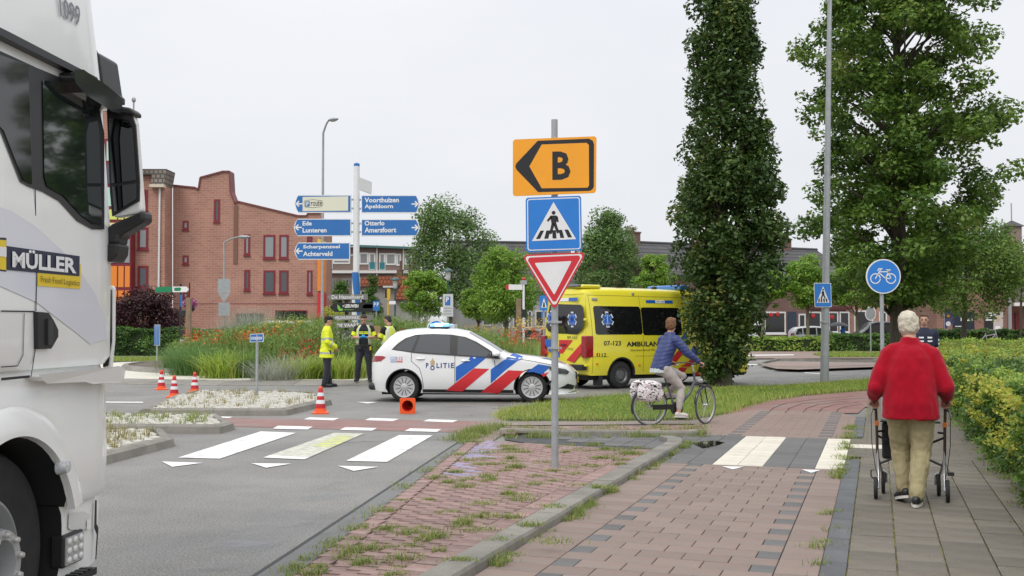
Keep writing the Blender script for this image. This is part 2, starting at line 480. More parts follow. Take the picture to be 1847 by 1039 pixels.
M_FTILE=M('grey_tile',(0.150,0.132,0.104),rough=0.8,var=0.24,scale=2.6,speck=0.38,sscale=120,rnd=0.17,bump=0.35,bscale=180,dirt=(0.14,0.135,0.11),dscale=2,dpos=(0.5,0.75))
M_BRICK=M('clinker_brick',(0.262,0.165,0.146),rough=0.7,var=0.22,scale=6,speck=0.14,sscale=180,rnd=0.20,bump=0.4,bscale=90,dirt=(0.31,0.235,0.21),dscale=2.0,dpos=(0.5,0.72))
M_BBRICK=M('blue_painted_brick',(0.30,0.28,0.42),rough=0.7,var=0.15,scale=8,rnd=0.15,dirt=(0.29,0.20,0.19),dscale=6,dpos=(0.5,0.62))
M_JOINT=M('joint_sand',(0.075,0.07,0.05),rough=0.95,var=0.4,scale=8,dirt=(0.13,0.15,0.05),dscale=2.5,dpos=(0.5,0.62))
M_MOSSJ=M('mossy_joint',(0.14,0.125,0.07),rough=0.95,var=0.3,scale=9,dirt=(0.34,0.33,0.08),dscale=4.0,dpos=(0.42,0.56))
M_SOIL=M('soil',(0.10,0.08,0.06),rough=0.95,var=0.4,scale=7,bump=0.8,bscale=40,dirt=(0.2,0.17,0.13),dscale=16,dpos=(0.5,0.6))
M_CREAM=M('cream_paving',(0.62,0.59,0.51),rough=0.75,var=0.08,scale=2,speck=0.1,dirt=(0.42,0.40,0.34),dscale=1.6,dpos=(0.55,0.8))
M_GRASSB=M('turf',(0.075,0.10,0.03),rough=0.95,var=0.4,scale=3,bump=0.8,bscale=70,dirt=(0.13,0.105,0.06),dscale=0.8,dpos=(0.55,0.7))
M_PAVE=brickmat('far_paving',(0.30,0.22,0.19),(0.27,0.20,0.17),(0.16,0.13,0.11),bw=0.3,bh=0.2,vec='xy',var=0.12)
M_TILESHEET=brickmat('far_pink_tiles',(0.252,0.184,0.154),(0.235,0.172,0.143),(0.15,0.12,0.10),bw=0.318,bh=0.225,ms=0.006,vec='xy',var=0.10)
M_FSHEET=brickmat('far_grey_tiles',(0.155,0.137,0.11),(0.138,0.122,0.097),(0.11,0.10,0.06),bw=0.31,bh=0.3,ms=0.007,vec='xy',var=0.15)
L_GRASS=leafmat('grass_blade',(0.17,0.28,0.04),(0.34,0.44,0.085),trans=0.35,cc=(0.52,0.46,0.19))
L_WEED=leafmat('weed_blade',(0.13,0.21,0.04),(0.28,0.34,0.09),trans=0.35,cc=(0.42,0.37,0.16))
L_DRY=leafmat('dry_blade',(0.24,0.23,0.08),(0.34,0.30,0.13),trans=0.3)
sheet('ground',[(-900,-900),(900,-900),(900,900),(-900,900)],-0.04,M('far_ground',(0.17,0.165,0.15),rough=0.9,var=0.2,scale=0.3))
sheet('road',[(-70,-4),(90,-4),(90,78),(-70,78)],0.0,ASPH)
# red cycle crossing with its block marks
sheet('cycle_crossing',g2([(150,770),(150,752),(406,753.5),(858,760),(905,759),(905,768),(848,781),(405,769.5)]),0.004,M_RED)
mk=0
def marking(pts,mat=None,z=0.008,name='road_marking',kind='structure'):
 return sheet(name,g2(pts),z,mat or M_WHITE,kind)
for q in([(547.6,757.2),(558,753.5),(612,755),(601,759)],[(658,758.6),(668,754.6),(720,756.3),(709,760.4)],[(763,760.6),(773,757),(826,758.8),(816,762.6)],[(492,774),(501.6,768.7),(564,770.3),(555,775.6)],[(613,776.3),(623,771.2),(680,773),(671,777.6)],[(729.6,778.4),(740,773.4),(796,775),(788,780)],[(388,754),(396,752),(420,752.5),(414,754.6)]):
 marking(q)
marking([(321,826.5),(470.4,778.9),(534,781.6),(396.4,828.4)])
marking([(624.4,832.3),(720,785.5),(780.4,786.3),(698.5,834.3)])
marking([(474.3,826.5),(486,822.2),(559,825.6),(548.4,829.6)])
marking([(486,822.2),(603,781.6),(656.4,782.8),(559,825.6)],M_WORN)
marking([(560,806),(612,786),(640,787),(600,808)],M_YPAINT,0.0095,'chalk_mark')
for q in([(291.9,833.5),(366,836),(310.6,843.2)],[(453,836.6),(526,837.4),(480,844.8)],[(609,841.3),(683,843.2),(638,850.6)],[(641,725.4),(683,725.8),(663,728.6)]):
 marking(q)
marking([(120,724.6),(258,725.4),(258,727.2),(120,726.6)])
marking([(160,750),(200,748.5),(220,750),(190,752.5)])
# far right lane lines
for q in([(1500,667),(1580,659.5),(1586,660.5),(1508,668.5)],[(1395,667.5),(1425,669.5),(1421,670.5),(1391,668.6)],[(1335,657),(1375,657.5),(1375,658.6),(1335,658.4)],[(1452,672),(1490,675),(1488,676),(1450,673)]):
 marking(q)
# gutter between the road and the brick verge, with its dark joint
def gx_isl(D):return-1.388+0.0959*(D-7.04)
def gx_gut(D):return-1.56+0.1135*(D-7.7)
gD=[4.5,7,9,11,13,15.5]
sheet('gutter',[(gx_gut(d),d)for d in gD][::-1]+[(gx_isl(d)-0.01,d)for d in gD],0.005,M('gutter_concrete',(0.17,0.17,0.165),rough=0.7,var=0.15,scale=2,speck=0.15,dirt=(0.11,0.11,0.1),dscale=2))
m=MB();m.slab([(gx_gut(d)-0.03,d)for d in gD]+[(gx_gut(d),d)for d in gD][::-1],0.001,0.0075)
m.build('gutter_joint',M('tar',(0.03,0.03,0.03),rough=0.6),kind='structure')
# ----- tiles and bricks
def tile_geo(poly,h,ch=0.004):
 m=MB();n=len(poly);ins=inset_poly(poly,ch)
 vs=[(x,y,-h)for x,y in poly]+[(x,y,-ch*0.7)for x,y in poly]+[(x,y,0)for x,y in ins]
 fs=[(i,(i+1)%n,n+(i+1)%n,n+i)for i in range(n)]+[(n+i,n+(i+1)%n,2*n+(i+1)%n,2*n+i)for i in range(n)]+[list(range(2*n,3*n))]
 return m.add(vs,fs)
_tm={}
def lay(name,parent,mat,e0,e1,u0,u1,z,gap=0.007,h=0.02,tilt=0.004,ang=None,region=None,into=None):
 """one tile in the path's own axes: a child of the paving it belongs to"""
 a=-PA if ang is None else ang
 w,l=e1-e0-gap,u1-u0-gap
 c=((e0+e1)/2,(u0+u1)/2)
 poly=[(-w/2,-l/2),(w/2,-l/2),(w/2,l/2),(-w/2,l/2)]
 if region is not None:
  cl=clip_to([(x+c[0],y+c[1])for x,y in poly],region)
  if len(cl)<3 or abs(area2(cl))<0.0012:return None
  cut=abs(abs(area2(cl))-w*l)>1e-5
  if cut:poly=[(x-c[0],y-c[1])for x,y in cl]
 else:cut=False
 key=(name,round(w,3),round(l,3),h,mat.name)
 zz=z(*c)if callable(z)else z
 if into is not None:
  g=tile_geo(poly,h);q=Matrix.Rotation(a,4,'Z');o=W(c[0],c[1],zz+random.uniform(-0.002,0.002))
  into.add([q@Vector(v)+o for v in g.v],g.f);return
 if cut:me=tile_geo(poly,h).mesh(name,mat)
 else:
  if key not in _tm:_tm[key]=tile_geo(poly,h).mesh(name,mat)
  me=_tm[key]
 o=link(name,me,parent)
 p=W(c[0],c[1],zz+random.uniform(-0.0015,0.0015))
 if parent is not None and abs(parent.rotation_euler[2])>1e-6:p=Vector((c[0],c[1],p.z));a=0.0
 o.location=p;o.rotation_euler=(random.uniform(-tilt,tilt),random.uniform(-tilt,tilt),a+random.uniform(-0.006,0.006))
 return o
def eu_sheet(name,pts,z,mat,parent=None,kind='structure'):
 """a sheet in path axes whose object axes follow the path, so its tile pattern does too"""
 m=MB();m.add([(e,u,z)for e,u in pts],[list(range(len(pts)))])
 o=m.build(name,mat,parent,kind=kind);o.rotation_euler=(0,0,-PA);return o
U0,UZ0,UZ1=5.2,12.55,15.95
bike=eu_sheet('bike_path',[(-2.46,2),(-0.36,2),(-0.36,16),(-2.6,16)],0.003,M_JOINT)
un=1.43/9
rows=int((UZ0-U0)/0.225);k=0
for i in range(rows):
 u1=UZ0-0.225*i;u0=u1-0.225
 lay('paving_tile',bike,M_TILE,-2.45,-2.08,u0,u1,0.022)
 lay('paving_tile',bike,M_TILE,-0.65,-0.37,u0,u1,0.022)
 if i%2==0:
  lay('dark_paving_tile',bike,M_DTILE,-2.08,-2.08+un,u0,u1,0.022)
  for j in range(4):lay('paving_tile',bike,M_TILE,-2.08+un*(1+2*j),-2.08+un*(3+2*j),u0,u1,0.022)
 else:
  lay('dark_paving_tile',bike,M_DTILE,-0.65-un,-0.65,u0,u1,0.022)
  for j in range(4):lay('paving_tile',bike,M_TILE,-2.08+un*2*j,-2.08+un*(2+2*j),u0,u1,0.022)
eu_sheet('bike_path_foreground',[(-2.45,1),(-0.37,1),(-0.37,UZ0-0.225*rows),(-2.45,UZ0-0.225*rows)],0.02,M_TILESHEET)
# the zebra of dark and cream tiles
zc=[(-3.3,-2.6),(-2.6,-2.2),(-2.2,-1.82)]
zr=11;zl=(UZ1-UZ0)/zr
zb=eu_sheet('zebra_crossing',[(-5.0,UZ0+1.9),(-2.5,UZ0),(-0.36,UZ0),(-0.36,UZ1),(-5.5,UZ1)],0.012,M('dark_bed',(0.07,0.07,0.07),rough=0.9,var=0.3))
for i in range(zr):
 u0,u1=UZ0+i*zl,UZ0+(i+1)*zl
 for(a,b,mt,nm)in((-1.82,-1.535,M_WTILE,'white_paving_tile'),(-1.535,-1.25,M_WTILE,'white_paving_tile'),(-1.25,-0.965,M_DTILE,'dark_paving_tile'),(-0.965,-0.68,M_DTILE,'dark_paving_tile'),(-0.68,-0.37,M_WTILE,'white_paving_tile')):
  lay(nm,zb,mt,a,b,u0,u1,0.024,gap=0.005)
 for j in range(12):
  a=-1.82-0.285*(j+1)
  lim=-2.52 if u0<UZ0+0.9 else-2.52-(u0-UZ0-0.9)*1.5
  if a<lim-0.15:break
  lay('dark_paving_tile',zb,M_DTILE,a,a+0.285,u0,u1,0.024,gap=0.006)
eu_sheet('bike_path_beyond',[(-2.9,UZ1),(-0.37,UZ1),(-0.37,19.9),(-0.75,21.2),(-2.2,21.2),(-2.75,19.5)],0.02,M_TILESHEET)
b2=bpy.data.objects['bike_path_beyond']
for i in range(22):
 u0=UZ1+0.06+0.225*i
 a=(-2.08 if i%2==0 else-0.65-un)
 lay('dark_paving_tile',b2,M_DTILE,a-0.02,a+un+0.02,u0,u0+0.225,0.0245)
# the red bend of the bike path behind
bend=g2([(1300,748),(1345,733),(1390,721.5),(1450,713),(1520,707),(1600,701),(1760,690),(1790,702),(1640,724),(1560,736),(1547,747),(1351,745)])
sheet('bike_path_bend',bend,0.016,M_RED)
mj=MB()
for q in([(1385,747),(1394,738),(1416,729),(1470,722),(1540,716)],[(1416,747),(1424,738),(1446,730),(1500,724),(1560,719)],[(1448,746),(1455,738),(1476,731),(1530,725)],[(1477,746),(1483,738),(1503,732),(1550,727)],[(1508,746),(1513,739),(1530,734),(1556,731)]):
 pts=[G(x,y)for x,y in q]
 for a,b in zip(pts[:-1],pts[1:]):
  d=(b-a).normalized();s=Vector((-d.y,d.x,0))*0.012
  mj.add([(a+s)[:2]+(0.0205,),(a-s)[:2]+(0.0205,),(b-s)[:2]+(0.0205,),(b+s)[:2]+(0.0205,)],[(0,1,2,3)])
mj.build('paving_joint',M('joint_dark',(0.09,0.06,0.055),rough=0.9),kind='structure')
for q in([(1302,845),(1343,845.6),(1322,851)],[(1446,851),(1481,852),(1463,857)]):
 marking(q,z=0.0265)
sheet('puddle',g2([(1250,803),(1270,799),(1290,798.5),(1307,802),(1290,808),(1268,812.5),(1258,808)]),0.029,M('standing_water',(0.012,0.011,0.008),rough=0.04,spec=0.6))
# brick verge
EL=lambda u:EUL[0]+(u-EUL[1])*EUL[2]
_a=Vector((gx_isl(6.0),6.0,0));_b=Vector((gx_isl(14.9),14.9,0))
_ae,_au,_be,_bu=_a.dot(PE),_a.dot(PU),_b.dot(PE),_b.dot(PU)
EUL=(_ae,_au,(_be-_ae)/(_bu-_au))
ER=-2.66
def zver(e,u):
 t=(e-EL(u))/(ER-EL(u));return 0.022+0.068*max(0,min(1,t))
_tp=EU(850,797);_tq=EU(1190,806,0.09)
vreg=[(EL(4.5),4.5),(ER,4.5),(ER,_tq[1]-0.3),(ER-0.25,_tq[1]),(_tp[0]+0.05,_tp[1]),(EL(_tp[1]-0.3),_tp[1]-0.3)]
m=MB();vu=[4.5+0.5*i for i in range(30)if 4.5+0.5*i<_tq[1]-0.05]+[_tq[1]-0.02]
for a_,b_ in zip(vu[:-1],vu[1:]):
 for j in range(4):
  q=[]
  for u_,t_ in((a_,j/4),(a_,(j+1)/4),(b_,(j+1)/4),(b_,j/4)):
   el=max(EL(u_),EL(_tp[1]));e_=el+(ER-el)*t_;q.append(tuple(W(e_,u_,zver(e_,u_)-0.018)))
  m.add(q,[(0,1,2,3)])
verge=m.build('brick_verge',M_JOINT,kind='structure')
inner=[(EL(4.5)+0.2,4.5),(ER-0.19,4.5),(ER-0.19,_tq[1]-0.35),(_tp[0]+0.25,_tp[1]-0.02),(EL(_tp[1]-0.5)+0.2,_tp[1]-0.5)]
todo=[]
row=0;u=5.6
while u<15.6:
 e=EL(u)-0.3+(0.1 if row%2 else 0.0)+random.uniform(-0.02,0.02)
 while e<ER:
  c=(e+0.1,u+0.05)
  if inside(c,[(a,b)for a,b in inner])or inside((e+0.02,u+0.05),inner)or inside((e+0.18,u+0.05),inner):
   todo.append((e,e+0.203+random.uniform(-0.004,0.004),u,u+0.105))
  e+=0.207
 u+=0.109;row+=1
edge=[]
u=5.4
while u<_tq[1]-0.4:
 edge.append((ER-0.185,ER-0.005,u,u+0.2));u+=0.206
u=5.0
while u<_tp[1]-0.3:
 edge.append((EL(u)+0.005,EL(u)+0.16,u,u+0.2));u+=0.206
vis=[]
for kind_,lst in(('e',edge),('b',todo)):
 for t in lst:
  c=W((t[0]+t[1])/2,(t[2]+t[3])/2)
  vis.append((c.y,kind_,t))
vis.sort(key=lambda q:abs(q[0]-8.6)if q[0]>6.6 else 9)
rest=MB();nb=0
for d,kd,t in vis:
 cx,cy=(t[0]+t[1])/2,(t[2]+t[3])/2
 wp=W(cx,cy)
 mat=M_BBRICK if(kd=='b' and((wp.x+0.47)**2/0.09+(wp.y-14.0)**2/1.4<1 or(wp.x+0.62)**2/0.05+(wp.y-11.9)**2/0.5<1)and random.random()<0.75)else M_BRICK
 reg=inner if kd=='b' else None
 if nb<290 or mat is M_BBRICK:
  if lay('brick',verge,mat,*t,zver,gap=0.012,h=0.03,tilt=0.02,region=reg):nb+=1
 else:lay('brick',None,M_BRICK,*t,zver,gap=0.012,h=0.03,region=reg,into=rest)
rest.build('brick_courses',M_BRICK,verge,kind='stuff')
# kerb along the verge
def kerb_run(name,pts,w,h,mat,step=1.0,cham=0.02,z0=-0.02,gap=0.006):
 """kerb stones laid along a line; w to the left of the direction of travel"""
 root=thing(name,None,None);root['kind']='structure'
 P_=[Vector((p[0],p[1],0))for p in pts]
 segs=[]
 for a,b in zip(P_[:-1],P_[1:]):
  n=max(1,round((b-a).length/step))
  for i in range(n):segs.append((a.lerp(b,i/n),a.lerp(b,(i+1)/n)))
 pcs=[]
 for i,(a,b)in enumerate(segs):
  d=(b-a).normalized();s=Vector((-d.y,d.x,0))
  def nrm(j):
   if j<0 or j>=len(segs):return s
   e=(segs[j][1]-segs[j][0]).normalized();return Vector((-e.y,e.x,0))
  sa=(s+nrm(i-1)).normalized();sb=(s+nrm(i+1)).normalized()
  a2=a+d*gap/2;b2_=b-d*gap/2
  zj=random.uniform(-0.004,0.004)
  prof=[(0,z0),(cham*0.35,h*0.75+zj),(cham,h+zj),(w,h+zj),(w,z0)]
  g=MB();vs=[a2+sa*x+Vector((0,0,z))for x,z in prof]+[b2_+sb*x+Vector((0,0,z))for x,z in prof]
  n=len(prof)
  g.add(vs,[list(range(n)),list(range(2*n-1,n-1,-1))]+[(j,j+n,(j+1)%n+n,(j+1)%n)for j in range(n)])
  g.build('kerb_stone',mat,root)
 return root
kt=[W(-2.45,u)for u in(4.6,14.3)]+[W(-2.53,14.75),W(-2.72,15.05)]
kerb_run('verge_kerb',[tuple(p)for p in kt],0.21,0.09,M_CONC,step=1.0)
# footpath and its dark kerb band
foot=eu_sheet('footpath',[(-0.22,1),(1.42,1),(1.42,60),(-0.22,22)],0.012,M_MOSSJ)
u=5.3;i=0
while u<14.0:
 for j in range(5):
  off=(0.0,0.07,-0.05,0.1,0.02)[j]
  lay('paving_tile',foot,M_FTILE,-0.205+0.31*j,-0.205+0.31*(j+1),u+off,u+off+0.3,0.033,gap=0.010,tilt=0.008)
 u+=0.3;i+=1
eu_sheet('footpath_beyond',[(-0.2,14.1),(1.33,14.1),(1.33,60),(-0.2,60)],0.031,M_FSHEET)
eu_sheet('footpath_foreground',[(-0.2,0.5),(1.33,0.5),(1.33,5.2),(-0.2,5.2)],0.031,M_FSHEET)
bandu=[5.0+0.85*i for i in range(10)]
band=thing('footpath_kerb',None,None);band['kind']='structure'
for u in bandu:
 if u+0.85<13.6:lay('kerb_stone',band,M_BAND,-0.372,-0.205,u,u+0.85,0.034,gap=0.008,h=0.06)
for u in(16.3,17.2,18.1,19.0):
 lay('kerb_stone',band,M_BAND,-0.372,-0.205,u,u+0.88,0.034,gap=0.008,h=0.06)
eu_sheet('footpath_ramp',[(-0.365,13.75),(1.3,13.75),(1.3,15.95),(-0.365,15.95)],0.0335,M_FSHEET)
lay('kerb_stone',band,M_WTILE,-0.36,0.25,14.75,15.2,0.0375,gap=0.01)
# second verge strip with its own kerb, behind the zebra
k2=[G(900,786),G(1010,788.5),G(1130,789.5),G(1250,790)]
kerb_run('crossing_kerb',[tuple(p)for p in k2]+[tuple(G(1262,787))],0.14,0.10,M_CONC,step=0.9)
strip_poly=g2([(905,780),(905,770),(1262,767),(1276,777),(1262,781)],0.06)
st=sheet('brick_strip',strip_poly,0.052,M_JOINT)
m=MB()
aa=Vector(G(905,781,0.06));bb=Vector(G(1262,783,0.06));dd=(bb-aa).normalized();nn=Vector((-dd.y,dd.x,0))
for i in range(12):
 x=(0.1 if i%2 else 0)
 while x<(bb-aa).length:
  o=aa+dd*x+nn*(0.04+0.108*i)
  q=[o,o+dd*0.2,o+dd*0.2+nn*0.1,o+nn*0.1]
  if inside(tuple((q[0]+q[2])/2)[:2],strip_poly):
   z=0.066+random.uniform(-0.003,0.003);m.slab([tuple(v)[:2]for v in q],0.04,z)
  x+=0.207
m.build('brick_courses',M_BRICK,st,kind='stuff')
sheet('side_path',g2([(858,770),(880,758),(915,755.5),(1245,755.5),(1300,748),(1290,775),(1262,781),(1262,766),(905,769),(895,778)]),0.014,M('side_path_slabs',(0.25,0.205,0.18),rough=0.8,var=0.15,scale=1.5,speck=0.12))
sheet('side_path_corner',g2([(845,796),(868,772),(905,778),(905,786),(885,800)]),0.012,M_TILE)
# ----- traffic islands with white cobbles
def island(outer,n_name,label,seed,cob=260,h=0.13,w=0.2):
 o2=g2(outer)
 if area2(o2)<0:o2=o2[::-1]
 root=kerb_run(n_name,o2+[o2[0]],w,h,M_CONC,step=1.15,cham=0.1)
 inn=inset_poly(o2,w-0.01)
 m=MB();m.add([(x,y,h-0.03)for x,y in inn],[list(range(len(inn)))])
 m.build('bedding',M_JOINT,root)
# cobbles
 m=MB();rr=random.Random(seed)
 xs=[p[0]for p in inn];ys=[p[1]for p in inn]
 y=min(ys)
 r_=0
 while y<max(ys):
  x=max(min(xs),-14)+(0.08 if r_%2 else 0)
  while x<max(xs):
   cx,cy=x+rr.uniform(-0.015,0.015),y+rr.uniform(-0.015,0.015)
   if inside((cx,cy),inn):
    a=rr.uniform(-0.15,0.15);sx,sy=rr.uniform(0.055,0.072),rr.uniform(0.055,0.07)
    q=[(cx+p*math.cos(a)*sx-s*math.sin(a)*sy,cy+p*math.sin(a)*sx+s*math.cos(a)*sy)for p,s in((-1,-1),(1,-1),(1,1),(-1,1))]
    m.slab(q,h-0.04,h+rr.uniform(-0.012,0.012),inset=0.016)
   x+=0.165
  y+=0.16;r_+=1
 m.build('cobbles',M_COB,root,kind='stuff')
 pts=scatter(inn,80);base=[]
 for p in pts:
  k_=rng.integers(4,16)
  base.append(np.column_stack([p[0]+rng.normal(0,0.05,k_),p[1]+rng.normal(0,0.05,k_),np.full(k_,h-0.01)]))
 base=np.concatenate(base);base=base[base[:,0]>-15]
 blades('weeds',base,0.11,0.012,L_DRY if seed%2 else L_WEED,root,lean=0.7,kind='stuff')
 return root
M_COB=M('white_cobble',(0.56,0.54,0.48),rough=0.7,var=0.12,scale=9,speck=0.1,dirt=(0.4,0.38,0.32),dscale=5,dpos=(0.55,0.72))
island([(249,750.5),(518,750),(600,730),(572,717),(455,713),(350,713.5),(310,722)],'traffic_island','',1)
island([(60,781),(398,782.5),(425,775),(396,758),(60,757)],'traffic_island','',2)
island([(60,878),(187,840),(317,805),(298,787),(60,784)],'traffic_island','',3)
# ----- roundabout
RC=(-6.5,42.5)
def ring(name,r0,r1,z0,z1,mat,a0=0,a1=360,n=96,parent=None,kind='structure'):
 m=MB();vs=[]
 for i in range(n+1):
  t=R(a0+(a1-a0)*i/n)
  vs+=[(RC[0]+r0*math.cos(t),RC[1]+r0*math.sin(t),z0),(RC[0]+r1*math.cos(t),RC[1]+r1*math.sin(t),z1)]
 m.add(vs,[(2*i,2*i+1,2*i+3,2*i+2)for i in range(n)])
 return m.build(name,mat,parent,kind=kind)
apron=ring('roundabout_apron',8.3,11.45,0.075,0.07,M_CREAM)
kb=thing('roundabout_kerb',None,None);kb['kind']='structure'
def arc_stone(parent,r0,r1,prof,t0,t1,mat,name='kerb_stone'):
 m=MB();vs=[];k=len(prof)
 for j in range(3):
  t=t0+(t1-t0)*j/2
  vs+=[(RC[0]+r*math.cos(t),RC[1]+r*math.sin(t),z)for r,z in prof]
 fs=[list(range(k))[::-1],list(range(2*k,3*k))]
 for j in range(2):
  for i in range(k):fs.append((j*k+i,j*k+(i+1)%k,(j+1)*k+(i+1)%k,(j+1)*k+i))
 m.add(vs,fs);return m.build(name,mat,parent)
n_=78
for i in range(n_):
 t0=2*math.pi*i/n_;t1=2*math.pi*(i+1)/n_-0.0012
 if not(R(150)<t0<R(330)):continue
 zj=random.uniform(-0.006,0.006)
 arc_stone(kb,0,0,[(11.45,-0.02),(11.45,0.075+zj),(12.5,0.05+zj),(13.0,0.012),(13.0,-0.02)],t0,t1,M_CONC)
n_=52
for i in range(n_):
 t0=2*math.pi*i/n_;t1=2*math.pi*(i+1)/n_-0.0015
 if not(R(120)<t0<R(350)):continue
 arc_stone(kb,0,0,[(8.1,0.0),(8.1,0.23),(8.28,0.23),(8.42,0.06),(8.42,0.0)],t0,t1,M_CONC)
m=MB();vs=[(RC[0],RC[1],0.75)]
for j in range(1,9):
 r=8.15*j/8
 for i in range(48):
  t=2*math.pi*i/48;vs.append((RC[0]+r*math.cos(t),RC[1]+r*math.sin(t),0.19+0.56*(1-(j/8)**2)+random.uniform(-0.02,0.02)))
fs=[(0,1+i,1+(i+1)%48)for i in range(48)]
for j in range(7):
 for i in range(48):fs.append((1+j*48+i,1+(j+1)*48+i,1+(j+1)*48+(i+1)%48,1+j*48+(i+1)%48))
m.add(vs,fs);m.build('roundabout_bed',M_SOIL,smooth=True,kind='structure')
def zbed(x,y):
 r=math.hypot(x-RC[0],y-RC[1])/8.15
 return 0.19+0.56*(1-r*r)if r<1 else 0.05
# ----- grass verge
gp=[(897,746),(920,737.5),(960,731),(1050,719),(1130,711),(1240,702),(1330,698),(1450,694),(1570,684),(1760,674),(1760,688),(1600,699.5),(1520,705.5),(1450,711.5),(1390,720),(1345,731),(1300,745.5),(1245,754.5),(1100,756),(915,756),(900,753)]
gw=g2(gp,0.05)
m=MB();m.slab(gw if area2(gw)>0 else gw[::-1],-0.01,0.05,inset=0.06)
m.build('grass_verge',M_GRASSB,kind='structure')
pts=scatter(gw,46000)
nn_=np.array([math.sin(x*1.7+3*math.sin(y*0.6))*math.cos(y*1.1+x*0.4)for x,y in pts])
near_edge=np.array([0.0]*len(pts))
hh=0.065*rng.uniform(0.4,1.25,len(pts))*(1.0+0.35*nn_)
tn=np.clip(rng.uniform(0,0.85,len(pts))+0.12*nn_+(rng.uniform(0,1,len(pts))<np.clip(0.35-0.16*(pts[:,0]-0.0),0.04,0.4))*0.45,0,1)
blades('grass',np.column_stack([pts,np.full(len(pts),0.045)]),hh,0.014,L_GRASS,None,lean=0.6,tint=tn,kind='stuff')
eg=[]
for a,b in zip(gw,gw[1:]+gw[:1]):
 a=np.array(a);b=np.array(b);n=int(np.linalg.norm(b-a)*60)
 t=rng.uniform(0,1,n)[:,None];q=a+(b-a)*t+rng.normal(0,0.07,(n,2));eg.append(q)
eg=np.concatenate(eg)
blades('edge_grass',np.column_stack([eg,np.full(len(eg),0.02)]),0.13,0.012,L_GRASS,None,lean=0.7,tint=np.clip(rng.uniform(0.2,1.1,len(eg)),0,1),kind='stuff')
# ----- weeds in the paving
def tufts(cs,zf,h,spread=0.05,n=(14,60),name='weeds',mat=None,lean=0.8):
 base=[];hs=[]
 for i,c in enumerate(cs):
  k=int(rng.integers(*n));s=spread*rng.uniform(0.5,1.5)
  x=c[0]+rng.normal(0,s*1.3,k);y=c[1]+rng.normal(0,s,k)
  base.append(np.column_stack([x,y,[zf(a,b)for a,b in zip(x,y)]]));hs.append(h*rng.uniform(0.45,1.25)*rng.uniform(0.5,1.2,k))
 base=np.concatenate(base);hs=np.concatenate(hs)
 tt=np.clip(rng.uniform(0,0.9,len(hs))+(rng.uniform(0,1,len(hs))<0.1)*0.5,0,1)
 return blades(name,base,hs,0.0085,mat or L_WEED,None,lean=lean,tint=tt,kind='stuff')
vz=lambda x,y:zver(Vector((x,y,0)).dot(PE),Vector((x,y,0)).dot(PU))-0.005
vpoly=[tuple(W(e,u))[:2]for e,u in vreg]
seen=[(767,952),(598,627*0+978),(640,989),(660,985),(775,975),(858,962),(920,940),(995,985),(870,910),(920,880),(880,858),(825,848),(840,860),(970,860),(1000,870),(1045,880),(1080,885),(940,905),(995,920),(1060,815),(1100,815),(1130,820),(1150,812),(1085,830),(1075,845),(920,825),(895,835),(690,985),(620,1000),(560,1028),(720,1012),(655,1015),(830,1018),(900,980),(960,955),(870,935),(700,948),(735,960),(790,1000),(645,945),(720,895),(700,915)]
cs=[tuple(G(x,y,0.06))[:2]for x,y in seen]+[tuple(p)for p in scatter(vpoly,60)if p[1]>6]
tufts(cs,vz,0.050,spread=0.045,lean=1.2,n=(40,150))
ke=[tuple(W(-2.43+rng.normal(0,0.015),u))[:2]for u in rng.uniform(5.5,14.8,60)]
tufts(ke,lambda x,y:0.015,0.075,spread=0.035,lean=1.0,name='kerb_weeds')
k2w=[]
for x in list(rng.uniform(905,1275,24)):k2w.append(tuple(G(x,791+rng.normal(0,0.6)))[:2])
for x,y in((820,795),(835,790),(850,783),(862,776),(840,793),(875,784),(890,777),(905,775),(856,790)):k2w+=[tuple(G(x+rng.normal(0,6),y+rng.normal(0,2)))[:2]for _ in range(5)]
tufts(k2w,lambda x,y:0.012,0.11,spread=0.06,name='kerb_weeds')
sw=[tuple(p)for p in scatter(strip_poly,40)]
tufts(sw,lambda x,y:0.06,0.06,spread=0.06,name='kerb_weeds')
be=[tuple(W(-0.385+rng.normal(0,0.03),u))[:2]for u in np.concatenate([rng.uniform(5.5,12,16),rng.uniform(12,18,46)])]
tufts(be,lambda x,y:0.015,0.07,spread=0.045,lean=1.1,name='kerb_weeds')
be=[tuple(W(rng.choice([-0.2,0.1,0.41,0.72,1.03])+rng.normal(0,0.012),u))[:2]for u in rng.uniform(6,14,90)]
tufts(be,lambda x,y:0.02,0.022,spread=0.05,n=(10,30),name='joint_moss',mat=L_DRY,lean=1.2)
he=[tuple(W(1.3+rng.normal(0,0.06),u))[:2]for u in rng.uniform(6,20,60)]
tufts(he,lambda x,y:0.02,0.09,spread=0.06,name='kerb_weeds')
ge=[(gx_isl(d)+rng.normal(-0.03,0.03),d)for d in rng.uniform(6.5,15,20)]
tufts(ge,lambda x,y:0.01,0.06,spread=0.045,lean=1.1,name='kerb_weeds')
